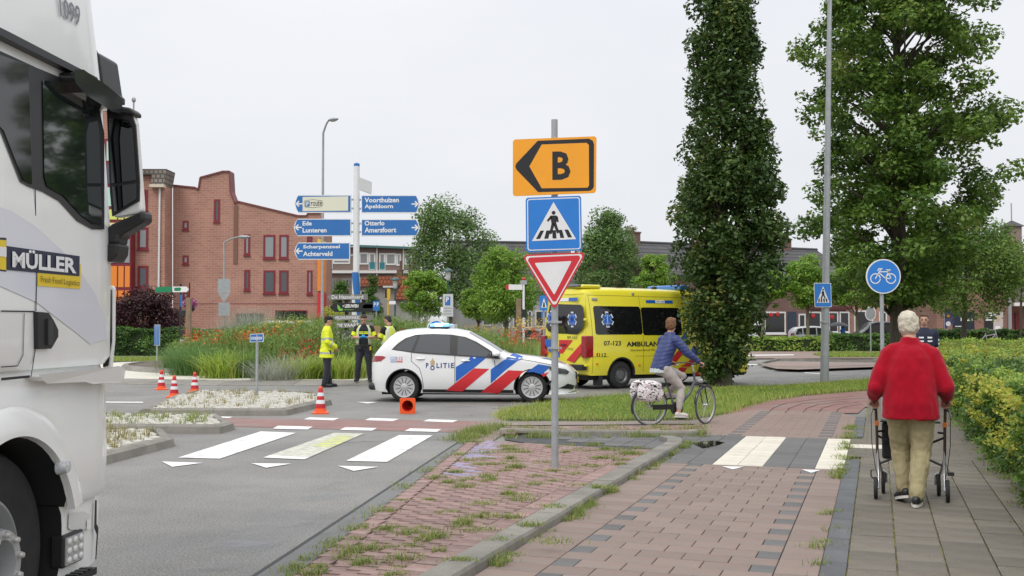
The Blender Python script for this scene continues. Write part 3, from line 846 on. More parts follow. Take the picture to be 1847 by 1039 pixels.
# ----- far ground
sheet('far_pavement',[(6,53.5),(19,53.5),(60,47),(60,74),(6,70)],0.05,M_PAVE)
sheet('far_grass',g2([(1465,641),(1500,637.5),(1660,638),(1660,646),(1490,646.5)]),0.056,M_GRASSB)
sheet('far_grass',g2([(1325,646),(1360,646.5),(1366,650),(1325,652)]),0.056,M_GRASSB)
sheet('far_path_edge',g2([(1325,642),(1432,641),(1432,642.6),(1325,644)]),0.057,M_WHITE)
refuge=kerb_run('road_refuge',[tuple(p)+(0,)for p in([tuple(G(x,y))[:2]for x,y in[(1366,659),(1395,666),(1440,668),(1588,663),(1600,654),(1400,651),(1366,659)]])],0.15,0.12,M_CONC,step=1.6,cham=0.05)
sheet('refuge_paving',g2([(1372,658),(1400,665),(1440,666.5),(1586,661.5),(1598,655),(1400,652)],0.1),0.10,M_PAVE,parent=refuge)
sheet('left_pavement',[(-40,56),(-12,56),(-12,60),(-40,60)],0.04,M('left_slabs',(0.2,0.185,0.17),rough=0.85,var=0.15))
sheet('left_grass',[(-40,49.5),(-14.6,49.5),(-14.6,56),(-40,56)],0.03,M_GRASSB)
gl=scatter([(-19,49.5),(-14.6,49.5),(-14.6,56),(-22,56)],5000)
blades('grass',np.column_stack([gl,np.full(len(gl),0.03)]),0.1,0.035,L_GRASS,None,lean=0.6,kind='stuff')
gl=scatter(g2([(1465,641),(1500,637.5),(1660,638),(1660,646),(1490,646.5)]),6000)
blades('grass',np.column_stack([gl,np.full(len(gl),0.05)]),0.12,0.04,L_GRASS,None,lean=0.6,kind='stuff')
# wet patches, tar stains, and wet streaks whose pale reflection is painted in
def wet_mat(name,col,rough,lo,hi):
 m=M(name,col,rough=rough,spec=0.6);N,L=m.node_tree.nodes,m.node_tree.links;b=N['Principled BSDF']
 tc=N.new('ShaderNodeTexCoord');sb=N.new('ShaderNodeVectorMath');sb.operation='SUBTRACT';sb.inputs[1].default_value=(0.5,0.5,0.0);L.new(tc.outputs['Generated'],sb.inputs[0])
 ln=N.new('ShaderNodeVectorMath');ln.operation='LENGTH';L.new(sb.outputs[0],ln.inputs[0])
 nz=N.new('ShaderNodeTexNoise');nz.inputs['Scale'].default_value=2.2;nz.inputs['Detail'].default_value=6;L.new(tc.outputs['Object'],nz.inputs['Vector'])
 su=N.new('ShaderNodeMath');su.operation='SUBTRACT';L.new(nz.outputs['Fac'],su.inputs[0]);L.new(ln.outputs['Value'],su.inputs[1])
 mr=N.new('ShaderNodeMapRange');mr.inputs[1].default_value=lo;mr.inputs[2].default_value=hi;L.new(su.outputs[0],mr.inputs[0]);L.new(mr.outputs[0],b.inputs['Alpha'])
 return m
M_WET=wet_mat('wet_asphalt',(0.06,0.06,0.06),0.14,0.10,0.30);M_STREAK=wet_mat('pale_wet_reflection',(0.33,0.34,0.355),0.3,-0.1,0.5);M_OIL=wet_mat('tar_stain',(0.09,0.09,0.09),0.5,0.10,0.40)
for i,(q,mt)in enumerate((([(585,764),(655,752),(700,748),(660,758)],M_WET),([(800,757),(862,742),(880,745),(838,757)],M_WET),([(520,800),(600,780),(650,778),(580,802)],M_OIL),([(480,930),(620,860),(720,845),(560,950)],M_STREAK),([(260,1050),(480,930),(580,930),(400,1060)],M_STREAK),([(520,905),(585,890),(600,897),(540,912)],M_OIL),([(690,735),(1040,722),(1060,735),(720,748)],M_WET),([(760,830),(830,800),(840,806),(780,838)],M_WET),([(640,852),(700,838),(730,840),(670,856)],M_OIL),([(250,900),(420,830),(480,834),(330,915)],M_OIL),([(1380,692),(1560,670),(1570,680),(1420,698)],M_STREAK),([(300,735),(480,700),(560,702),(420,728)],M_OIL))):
 sheet('wet_patch' if mt is M_WET else 'road_stain_sheen',g2(q),0.0062+0.0002*i,mt)
m=MB();rr_=random.Random(3)
for p0,p1 in(((560,800),(850,792)),((420,700),(620,712))):
 a,b=G(*p0),G(*p1);k=26;pts=[a.lerp(b,i/k)+Vector((rr_.uniform(-0.03,0.03),rr_.uniform(-0.05,0.05),0))for i in range(k+1)]
 for u,v in zip(pts[:-1],pts[1:]):d=(v-u).normalized();s=Vector((-d.y,d.x,0))*rr_.uniform(0.004,0.012);m.add([(w.x,w.y,0.0058)for w in(u-s,v-s,v+s,u+s)],[(0,1,2,3)])
m.build('road_cracks',_mats['tar'],kind='stuff')
# ----- VEHICLES
M_VWHITE=M('white_car_paint',(0.78,0.78,0.78),rough=0.22,coat=0.7,var=0.02,scale=2)
M_BLACK=M('black_plastic',(0.018,0.018,0.02),rough=0.45)
M_RUBBER=M('tyre_rubber',(0.022,0.022,0.023),rough=0.8,var=0.25,scale=12,bump=0.2,bscale=120)
M_GLASS=glass('vehicle_glass',(0.045,0.05,0.052),rough=0.04,spec=0.9)
M_DGLASS=glass('dark_glass',(0.008,0.008,0.009),rough=0.05,spec=0.5)
M_ALU=M('alloy',(0.58,0.58,0.59),rough=0.35,metal=0.6)
M_CHROME=M('chrome',(0.75,0.75,0.76),rough=0.12,metal=1.0)
M_SEAM=M('panel_gap',(0.03,0.03,0.03),rough=0.8)
M_BLUE=M('police_blue',(0.012,0.115,0.47),rough=0.35,coat=0.3)
M_PRED=M('signal_red',(0.62,0.022,0.03),rough=0.35,coat=0.3)
M_TAIL=M('tail_lamp',(0.30,0.008,0.015),rough=0.12,coat=0.8,var=0.4,scale=14)
M_LAMP=M('headlamp',(0.09,0.095,0.10),rough=0.08,coat=0.8,spec=0.8,var=0.6,scale=12)
M_INK=M('lettering_blue',(0.02,0.05,0.20),rough=0.4)
M_DINK=M('lettering_dark',(0.02,0.02,0.035),rough=0.4)
M_PLATE=M('number_plate',(0.70,0.44,0.03),rough=0.4,var=0.1,scale=30)
M_ORANGE=M('orange_lens',(0.75,0.20,0.02),rough=0.2,coat=0.5)
M_WPAINT=M('white_lettering',(0.80,0.80,0.80),rough=0.4)
M_YEL=M('ambulance_yellow',(0.80,0.71,0.045),rough=0.25,coat=0.6,var=0.03,scale=2)
M_UNDER=M('underbody',(0.012,0.012,0.012),rough=0.9)
class Hull:
 """a vehicle body: half-width w(x, z) and height profile along x; the visible side is y < 0"""
 def __init__(s,W_,zt,zb,belt,tumble,tuck=0.08,nose=(0,1),tail=(0,1),crown=0.04,rr=0.10,bulge=0.0,tz=0.32,npow=2.3,tpow=2.3):
  s.W,s.zt,s.zb,s.belt,s.tum,s.tuck=W_,zt,zb,belt,tumble,tuck
  s.nose,s.tail,s.crown,s.rr,s.bulge,s.tz,s.npow,s.tpow=nose,tail,crown,rr,bulge,tz,npow,tpow
 def ip(s,tab,x):return float(np.interp(x,[p[0]for p in tab],[p[1]for p in tab]))
 def plan(s,x):
  w=s.W;xf,lf=s.nose;xr,lr=s.tail
  if x>xf-lf:t=min(1,(x-(xf-lf))/lf);w*=(1-t**s.npow*0.999)**(1/s.npow)
  if x<xr+lr:t=min(1,((xr+lr)-x)/lr);w*=(1-t**s.tpow*0.999)**(1/s.tpow)
  return w
 def w(s,x,z):
  w=s.plan(x);b=s.ip(s.belt,x);zb=s.ip(s.zb,x)
  if z>b:w-=(z-b)*s.tum+0.10*max(0,z-b)**2
  elif s.bulge:w+=s.bulge*math.sin(math.pi*min(1,max(0,(z-zb)/(b-zb))))-0.012
  if z<zb+s.tz:t=(zb+s.tz-z)/s.tz;w-=s.tuck*t*t
  zt=s.ip(s.zt,x);r=min(s.rr,max(0.02,(zt-zb)*0.3))
  if z>zt-r:t=min(1,(z-(zt-r))/r);w-=r*0.9*(1-math.sqrt(max(0,1-t*t)))
  return max(0.01,w)
 def top(s,x,y):
  zt=s.ip(s.zt,x);wt=s.w(x,zt);return zt+s.crown*(1-(min(1,abs(y)/wt))**2)-0.0
 def loft(s,xs,nz=16,nt=8):
  m=MB();k=None
  for x in xs:
   zb,zt=s.ip(s.zb,x),s.ip(s.zt,x);rg=[]
   r=min(s.rr,max(0.02,(zt-zb)*0.3))
   zs=[zb+(zt-r-zb)*i/(nz-5)for i in range(nz-4)]+[zt-r+r*math.sin(math.pi/2*i/4)for i in range(1,5)]
   for z in zs:rg.append((x,-s.w(x,z),z))
   wt=s.w(x,zt)
   for i in range(1,nt):y=-wt+2*wt*i/nt;rg.append((x,y,s.top(x,y)))
   for z in zs[::-1]:rg.append((x,s.w(x,z),z))
   k=len(rg);m.v+=rg
  for i in range(len(xs)-1):
   for j in range(k):
    a=i*k+j;b=i*k+(j+1)%k;m.f.append([a,a+k,b+k,b]);m.m.append(0)
  m.f.append(list(range(k)));m.m.append(0);m.f.append([(len(xs)-1)*k+j for j in range(k)][::-1]);m.m.append(0)
  return m
 def side(s,off=0.004,sgn=-1):return lambda x,z:(x,sgn*(s.w(x,z)+off),z)
def words(shift,root,mats,t,*a,**k):m=MB();text_fit(m,t,*a,**k);return shift(m.build('lettering',mats,root))
def fine_poly(poly,step):
 bm=bmesh.new();vs=[bm.verts.new((x,0,z))for x,z in poly];bm.faces.new(vs)
 xs=[p[0]for p in poly];zs=[p[1]for p in poly]
 bmesh.ops.triangulate(bm,faces=bm.faces[:])
 for lo,hi,ax in((min(xs),max(xs),0),(min(zs),max(zs),2)):
  c=math.ceil(lo/step)*step
  while c<hi:
   pl=[0,0,0];pl[ax]=c;no=[0,0,0];no[ax]=1
   bmesh.ops.bisect_plane(bm,geom=bm.verts[:]+bm.edges[:]+bm.faces[:],plane_co=pl,plane_no=no);c+=step
 out=[(v.co.x,v.co.z)for v in bm.verts];bm.verts.index_update()
 fs=[[v.index for v in f.verts]for f in bm.faces];bm.free()
 return out,fs
def decal(name,polys,fn,mat,parent,step=0.10,smooth=True):
 out=[]
 for p in(polys if isinstance(polys[0][0],(list,tuple))else[polys]):
  m=MB();vs,fs=fine_poly(p,step);m.add([fn(x,z)for x,z in vs],fs);out.append(m.build(name,mat,parent,smooth=smooth))
 return out if len(out)>1 else out[0]
def strip_line(m,pts,w,fn):
 if isinstance(m,tuple):k=MB();strip_line(k,pts,w,fn);m[0](k.build(m[1],m[2],m[3]));return
 for a,b in zip(pts[:-1],pts[1:]):
  a=Vector(a);b=Vector(b);d=(b-a);n=max(1,int(d.length/0.08));d.normalize();s=Vector((-d.y,d.x))*w/2
  for i in range(n):
   p=a.lerp(b,i/n);q=a.lerp(b,(i+1)/n)
   m.add([fn(*(p-s)),fn(*(q-s)),fn(*(q+s)),fn(*(p+s))],[(0,1,2,3)])
def cut_arches(o,cents,r,w,mat):
 for x,z,in cents:
  c=MB();c.lathe([(r,-w),(r,w)],(x,0,z),'y',40);me=c.mesh('cutter',mat)
  bm=bmesh.new();bm.from_mesh(me);bmesh.ops.recalc_face_normals(bm,faces=bm.faces);bm.to_mesh(me);bm.free()
  co=bpy.data.objects.new('cutter',me);COL.objects.link(co)
  md=o.modifiers.new('arch','BOOLEAN');md.operation='DIFFERENCE';md.object=co;md.solver='EXACT'
  if mat.name not in[m.name for m in o.data.materials if m]:pass
  md.material_mode='TRANSFER'
  par=o.parent;o.parent=None
  new=evaluated(o);o.modifiers.clear();o.data=new;o.parent=par
  bpy.data.objects.remove(co)
def closed_hull(hull,xs,name,mat,parent,arches=(),r=0.36,**k):
 m=hull.loft(xs,**k);me=m.mesh(name,mat)
 bm=bmesh.new();bm.from_mesh(me);bmesh.ops.recalc_face_normals(bm,faces=bm.faces);bm.to_mesh(me);bm.free()
 o=link(name,me,parent)
 if arches:cut_arches(o,arches,r,1.6,M_UNDER)
 o.data.polygons.foreach_set('use_smooth',[True]*len(o.data.polygons))
 try:o.data.set_sharp_from_angle(angle=R(32))
 except Exception:pass
 return o
def car_wheel(parent,x,y,r,width,rim_r,mat_rim,style='vanes',out=-1,n=10,steer=0.0,caps=True):
 """tyre > rim > vanes; out = side that faces outwards"""
 w=MB();h=width/2
 w.lathe([(rim_r,-h),(r-0.05,-h*1.05),(r-0.012,-h*0.8),(r,-h*0.5),(r,h*0.5),(r-0.012,h*0.8),(r-0.05,h*1.05),(rim_r,h)],(0,0,0),'y',36,close=True)
 t=w.build('wheel',M_RUBBER,parent,smooth=True);t.location=(x,y,r);t.rotation_euler=(0,0,steer)
 k=MB();o=out*h
 k.lathe([(rim_r+0.012,o*1.04),(rim_r,o*0.9),(rim_r-0.015,o*0.35),(0.03,o*0.30)],(0,0,0),'y',36,mi=0,cap=False)
 k.build('rim',mat_rim if style=='steel' else M_BLACK,t,smooth=True)
 d=MB()
 if style=='vanes':
  for i in range(n):
   a=2*math.pi*i/n
   for da in(-1,):
    p=[]
    for rr_,ww in((0.055,0.5),(rim_r-0.012,0.86)):
     hw=math.pi/n*ww
     p+=[(rr_*math.cos(a-hw),rr_*math.sin(a-hw)),(rr_*math.cos(a+hw),rr_*math.sin(a+hw))]
    q=[p[0],p[2],p[3],p[1]]
    d.prism(q,o*0.72,o*0.92)
  d.lathe([(rim_r+0.008,o*0.7),(rim_r+0.004,o*1.06),(rim_r-0.022,o*1.02),(rim_r-0.03,o*0.7)],(0,0,0),'y',36,cap=False)
  d.lathe([(0.001,o*1.0),(0.05,o*0.98),(0.075,o*0.9),(0.075,o*0.6)],(0,0,0),'y',20,cap=False)
 else:
  d.lathe([(rim_r*0.97,o*0.86),(rim_r*0.86,o*0.62),(rim_r*0.62,o*0.62),(rim_r*0.55,o*0.8),(0.001,o*0.82)],(0,0,0),'y',28,cap=False)
  for i in range(n):
   a=2*math.pi*i/n
   d.ell((rim_r*0.74*math.cos(a),o*0.64,rim_r*0.74*math.sin(a)),(0.022,0.006,0.022),8,5,mi=1)
 d.build('wheel_cover',[mat_rim,M_BLACK],t,smooth=True)
 return t
# ----- police car: local x forward, near side y < 0
PC=Face(G(729,725.6),R(-3.0))
def build_police():
 o=PC.o;hd=PC.a
 root=thing('police_car','white police hatchback with blue and red diagonal stripes and lit roof bar','police car',(o.x,o.y,0),hd)
 W_=0.895;YS=0.80
 mid=bpy.data.objects.new('chassis',None)
# all parts are offset so that the near wheel plane is y = 0
 def S(px,py):return PC.hit(px,py,0.06)
 zt=[(-0.78,0.84),(-0.70,0.97),(-0.60,1.09),(-0.46,1.25),(-0.32,1.40),(-0.20,1.485),(0.1,1.545),(0.6,1.565),(1.0,1.555),(1.35,1.48),(1.75,1.26),(2.12,1.03),(2.2,1.0),(2.6,0.96),(3.1,0.89),(3.5,0.77),(3.68,0.60)]
 zb=[(-0.78,0.36),(-0.6,0.24),(-0.3,0.20),(3.0,0.19),(3.5,0.2),(3.68,0.26)]
 belt=[(-0.86,1.02),(0,1.03),(1.0,0.99),(2.0,0.92),(2.3,0.98),(3.56,1.0)]
 H=Hull(W_,zt,zb,belt,0.30,tuck=0.07,nose=(3.685,0.85),tail=(-0.79,0.44),crown=0.035,rr=0.10,bulge=0.02,npow=2.6,tpow=2.8)
 off=Vector((0,YS+0.02,0))
 xs=[-0.787,-0.78,-0.765,-0.74,-0.70,-0.62,-0.54,-0.46,-0.39,-0.32,-0.26,-0.20,-0.1,0,0.25,0.5,0.75,1.0,1.2,1.35,1.5,1.65,1.8,1.95,2.1,2.2,2.35,2.5,2.7,2.9,3.05,3.2,3.35,3.47,3.56,3.62,3.66,3.68]
 def shift(ob):
  for q in(ob if isinstance(ob,list)else[ob]):q.location=off
  return ob
 b=shift(closed_hull(H,xs,'body',M_VWHITE,root,[(0,0.325),(2.73,0.325)],r=0.375,nz=18))
 fn=H.side(0.004);fn2=H.side(0.007);fg=H.side(0.002)
 def dk(name,polys,mat,f=fn,**k):return shift(decal(name,polys,f,mat,root,**k))
# glass: rear quarter, rear door, front door, all in a black surround
 g1=[(-0.46,1.06),(-0.10,1.035),(-0.02,1.36),(-0.14,1.33),(-0.30,1.23)]
 sur=[(-0.27,1.12),(0.2,1.05),(1.0,1.0),(2.08,0.925),(2.05,0.965),(1.82,1.12),(1.54,1.29),(1.3,1.39),(1.0,1.44),(0.6,1.455),(0.25,1.44),(0.02,1.365),(-0.13,1.26)]
 dk('window_trim',sur,M_BLACK)
 dk('side_window',[(-0.20,1.135),(0.16,1.08),(0.28,1.415),(0.10,1.37),(-0.04,1.28)],M_GLASS,fn2)
 dk('side_window',[(0.22,1.075),(0.98,1.025),(0.98,1.425),(0.6,1.44),(0.34,1.425)],M_GLASS,fn2)
 dk('side_window',[(1.14,1.015),(1.75,0.975),(1.84,1.06),(1.52,1.265),(1.29,1.365),(1.14,1.40)],M_GLASS,fn2)
# windscreen and rear screen on the upper surface
 def topfn(o_=0.004):return lambda x,y:(x,y,H.top(x,y)+o_)
 m=MB();cols=10;ws=[1.37,1.5,1.65,1.8,1.95,2.07]
 for x in ws:
  hw=H.w(x,H.ip(zt,x))-0.03
  for i in range(cols+1):y=-hw+2*hw*i/cols;m.v.append((x,y,H.top(x,y)+0.006))
 for i in range(len(ws)-1):
  for j in range(cols):a=i*(cols+1)+j;m.f.append([a,a+1,a+cols+2,a+cols+1]);m.m.append(0)
 shift(m.build('windscreen',M_GLASS,root,smooth=True))
 m=MB();ws=[-0.63,-0.55,-0.46,-0.37,-0.29]
 for x in ws:
  hw=H.w(x,H.ip(zt,x))-0.05
  for i in range(cols+1):y=-hw+2*hw*i/cols;m.v.append((x,y,H.top(x,y)+0.006))
 for i in range(len(ws)-1):
  for j in range(cols):a=i*(cols+1)+j;m.f.append([a,a+1,a+cols+2,a+cols+1]);m.m.append(0)
 shift(m.build('rear_window',M_DGLASS,root,smooth=True))
# panel gaps, each a thin recessed-looking dark line, and the sill
 m=(shift,'door_gap',M_SEAM,root)
 strip_line(m,[(1.09,1.0),(1.09,0.30)],0.011,fn);strip_line(m,[(1.93,0.90),(1.96,0.62),(1.93,0.32)],0.011,fn)
 strip_line(m,[(0.16,1.05),(0.16,0.88),(0.34,0.72),(0.40,0.5),(0.42,0.30)],0.010,fn)
 strip_line(m,[(2.2,0.965),(2.75,0.88),(3.15,0.80)],0.009,fn)
 m=MB();strip_line(m,[(0.40,0.245),(2.33,0.235)],0.07,fn);shift(m.build('sill',M_BLACK,root))
# stripes, traced on the near side
 def tr(pts):return[S(660+x/4.505,560+y/4.505)for x,y in pts]
 stripes_b=[[(731,460),(838,395),(850,370),(985,378),(880,466),(740,572),(731,578)],[(1015,480),(1125,400),(1235,408),(1135,484),(1020,588),(1015,592)],[(1125,398),(1215,392),(1200,345),(1275,375),(1280,390),(1235,410)],[(1305,502),(1400,436),(1505,452),(1430,520),(1360,500)]]
 stripes_r=[[(880,470),(1004,474),(782,660),(648,652)],[(1160,485),(1290,492),(1075,676),(930,668)],[(1424,520),(1490,500),(1445,542)]]
 lo=H.side(0.0055)
 dk('blue_stripe',[tr(p)for p in stripes_b],M_BLUE,lo);dk('red_stripe',[tr(p)for p in stripes_r],M_PRED,lo)
 nose_b=[(3.0,-0.62),(3.30,-0.50),(3.30,-0.36),(3.0,-0.46)]
 for q,mi in(([(2.95,-0.60),(3.3,-0.46),(3.36,-0.34),(3.0,-0.46)],0),([(3.3,-0.46),(3.44,-0.38),(3.46,-0.28),(3.36,-0.34)],1),([(2.95,0.60),(3.3,0.46),(3.36,0.34),(3.0,0.46)],0)):
  vs,fs=fine_poly(q,0.07);m=MB();m.add([(x,y,H.top(x,y)+0.006)for x,y in vs],fs);shift(m.build('bonnet_stripe',(M_BLUE,M_PRED)[mi],root))
# lettering
 m=MB();a=S(768.5,671.5);b_=S(819,659.5)
 words(shift,root,M_INK,'P',a[0],a[0]+0.055,0.735,0.84,fn2,0.02);words(shift,root,M_INK,'LITIE',a[0]+0.225,b_[0],0.735,0.84,fn2,0.02,spacing=1.25)
 m=MB();c=(a[0]+0.14,0.765);n=20
 for i in range(n):
  t0,t1=2*math.pi*i/n,2*math.pi*(i+1)/n
  m.add([fn2(c[0]+r_*math.cos(t),c[1]-0.03+r_*math.sin(t))for r_,t in((0.028,t0),(0.048,t0),(0.048,t1),(0.028,t1))],[(0,1,2,3)])
 for q in([(-0.035,0.02),(0.035,0.02),(0.05,0.11),(0.0,0.15),(-0.05,0.11)],[(-0.015,0.13),(0.02,0.13),(0.005,0.19)]):
  m.add([fn2(c[0]+x,c[1]+z)for x,z in q],[list(range(len(q)))],1)
 shift(m.build('emblem',[M_INK,M('emblem_gold',(0.50,0.36,0.20),rough=0.5)],root))
 m=MB();a=S(704.5,649.5);b_=S(715,643.5);c2=S(726.5,643.5)
 m.add([fn2(x,z)for x,z in((a[0],a[1]),(b_[0],a[1]),(b_[0],b_[1]),(a[0],b_[1]))],[(0,1,2,3)],0)
 text_fit(m,'112',b_[0]+0.01,c2[0],a[1],b_[1],fn2,0.015,mi=1)
 m.add([fn2(x,z)for x,z in((a[0],a[1]-0.045),(b_[0],a[1]-0.045),(b_[0],a[1]-0.015),(a[0],a[1]-0.015))],[(0,1,2,3)],0)
 m.add([fn2(x,z)for x,z in((b_[0],a[1]-0.045),(c2[0],a[1]-0.045),(c2[0],a[1]-0.015),(b_[0],a[1]-0.015))],[(0,1,2,3)],1)
 text_fit(m,'BEL',a[0]+0.012,b_[0]-0.012,a[1]+0.012,b_[1]-0.012,H.side(0.010),0.01,mi=2)
 shift(m.build('emergency_number',[M('pale_blue',(0.35,0.45,0.66),rough=0.5),M('pale_red',(0.62,0.18,0.18),rough=0.5),M_WPAINT],root))
# handles
 for x,z in((0.34,0.93),(1.30,0.89)):
  m=MB();p=[fn(x+0.02+dx,z)for dx in(-0.09,0.0,0.09)]
  m.tube([(q[0],q[1]-(0.025 if i==1 else 0.005),q[2])for i,q in enumerate(p)],[0.013,0.017,0.013],8)
  shift(m.build('handle',M_VWHITE,root,smooth=True))
# lamps
 lampf=H.side(0.012)
 dk('tail_lamp',[(-0.74,0.85),(-0.50,0.875),(-0.38,0.965),(-0.46,0.985),(-0.66,0.985)],M_TAIL,lampf)
 hl=[(3.04,0.775),(3.17,0.635),(3.47,0.595),(3.52,0.65),(3.42,0.715)]
 dk('headlamp',hl,M_LAMP,lampf,step=0.05)
 shift(decal('headlamp',hl,H.side(0.012,1),M_LAMP,root,step=0.05))
 shift(decal('tail_lamp',[(-0.74,0.85),(-0.50,0.875),(-0.38,0.965),(-0.46,0.985),(-0.66,0.985)],H.side(0.012,1),M_TAIL,root))
# front: grille, vents, plate and lip
 def nosef(o_=0.012):
  def f(y,z):
   lo_,hi_=2.7,3.685
   for _ in range(26):
    mdl=(lo_+hi_)/2
    ok=H.w(mdl,z)>=abs(y)and H.ip(zt,mdl)+0.0>=z
    lo_,hi_=(mdl,hi_)if ok else(lo_,mdl)
   return(lo_+o_,y,z)
  return f
 nf=nosef();nf2=nosef(0.022)
 shift(decal('grille',[(-0.40,0.50),(0.40,0.50),(0.34,0.645),(-0.34,0.645)],nf,M_BLACK,root,step=0.06))
 m=MB()
 for z in(0.54,0.58,0.62):strip_line(m,[(-0.36,z),(0.36,z)],0.010,nf2)
 shift(m.build('grille_bar',M_CHROME,root))
 m=MB();m.lathe([(0.001,0.02),(0.055,0.02),(0.075,0.0)],(3.685,0,0.575),'x',20);shift(m.build('badge',M_CHROME,root))
 shift(decal('bumper_vent',[[(-0.80,0.30),(-0.50,0.27),(-0.44,0.34),(-0.70,0.40)],[(0.80,0.30),(0.50,0.27),(0.44,0.34),(0.70,0.40)],[(-0.40,0.27),(0.40,0.27),(0.36,0.36),(-0.36,0.36)]],nf,M_BLACK,root,step=0.06))
 dk('bumper_vent',[(3.02,0.36),(3.20,0.46),(3.16,0.50),(3.0,0.40)],M_BLACK)
 m=MB();m.box(3.69,3.71,-0.26,0.26,0.40,0.51);shift(m.build('number_plate',M_PLATE,root,bevel=0.004))
 m=MB();m.slab([(3.08,-0.89),(3.42,-0.78),(3.66,-0.45),(3.73,0),(3.66,0.45),(3.42,0.78),(3.08,0.89),(3.05,0.6),(3.05,-0.6)],0.165,0.20);shift(m.build('front_lip',M_VWHITE,root,bevel=0.01))
 m=MB();m.box(-0.80,-0.55,-0.70,0.70,0.25,0.40);shift(m.build('rear_bumper',M_BLACK,root,bevel=0.06,seg=3))
# door mirrors
 for sg in(-1,1):
  m=MB();m.ell((1.96,sg*0.985,1.03),(0.11,0.095,0.070),14,10);m.obox((1.92,sg*0.84,0.97),(1.94,sg*0.95,1.0),0.06,0.04)
  mi=shift(m.build('door_mirror',M_VWHITE,root,smooth=True))
  q=MB();q.ell((1.94,sg*0.985,0.985),(0.105,0.09,0.04),12,8);q.build('mirror_base',M_BLACK,mi,smooth=True)
  q=MB();q.ell((1.90,sg*0.985,1.03),(0.045,0.08,0.055),12,8);q.build('mirror_glass',M_BLACK,mi,smooth=True)
# roof bar with its lit blue lamps
 m=MB()
 for i in range(9):pass
 m.box(0.50,0.92,-0.56,0.56,1.585,1.605);bar=shift(m.build('light_bar',M_BLACK,root,bevel=0.008))
 m=MB();m.box(0.51,0.91,-0.55,0.55,1.606,1.675)
 m.build('lit_lens',M('blue_beacon',(0.25,0.55,0.95),rough=0.15,coat=0.5,emit=(0.22,0.60,1.0),estr=1.1),bar,bevel=0.03,seg=3)
 m=MB()
 for y in(-0.46,0.46):m.box(0.60,0.80,y-0.09,y+0.09,1.612,1.685)
 m.build('flashing_lamp',M('beacon_flash',(0.6,0.85,1.0),emit=(0.55,0.85,1.0),estr=5.0),bar,bevel=0.02)
 m=MB()
 for y in(-0.4,0.4):
  m.box(0.66,0.76,y-0.03,y+0.03,1.54,1.59)
 m.build('foot',M_BLACK,bar)
 m=MB();m.box(0.92,1.02,-0.30,0.30,1.58,1.66);m.build('sign_panel',M('silver_panel',(0.5,0.52,0.55),rough=0.4),bar,bevel=0.01)
 m=MB();m.box(-0.5,3.2,-0.7,0.7,0.16,0.30);shift(m.build('underbody',M_UNDER,root))
# wheels
 for x in(0.0,2.73):
  for y,sg in((0.09,-1),(1.55,1)):
   car_wheel(root,x,y,0.328,0.205,0.222,M_ALU,'vanes',sg,n=12,steer=R(-3)if x>1 else 0)
 m=MB()
 for x in(0.0,2.73):
  n=26
  for i in range(n):
   t0=R(-8)+R(196)*i/n;t1=R(-8)+R(196)*(i+1)/n
   q=[]
   for r_,t in((0.372,t0),(0.395,t0),(0.395,t1),(0.372,t1)):
    z=0.325+r_*math.sin(t);xx=x+r_*math.cos(t);q.append((xx,-(H.w(xx,max(z,0.26))+0.004),z))
   m.add(q,[(0,1,2,3)])
 shift(m.build('arch_trim',M_BLACK,root))
 return root
build_police()
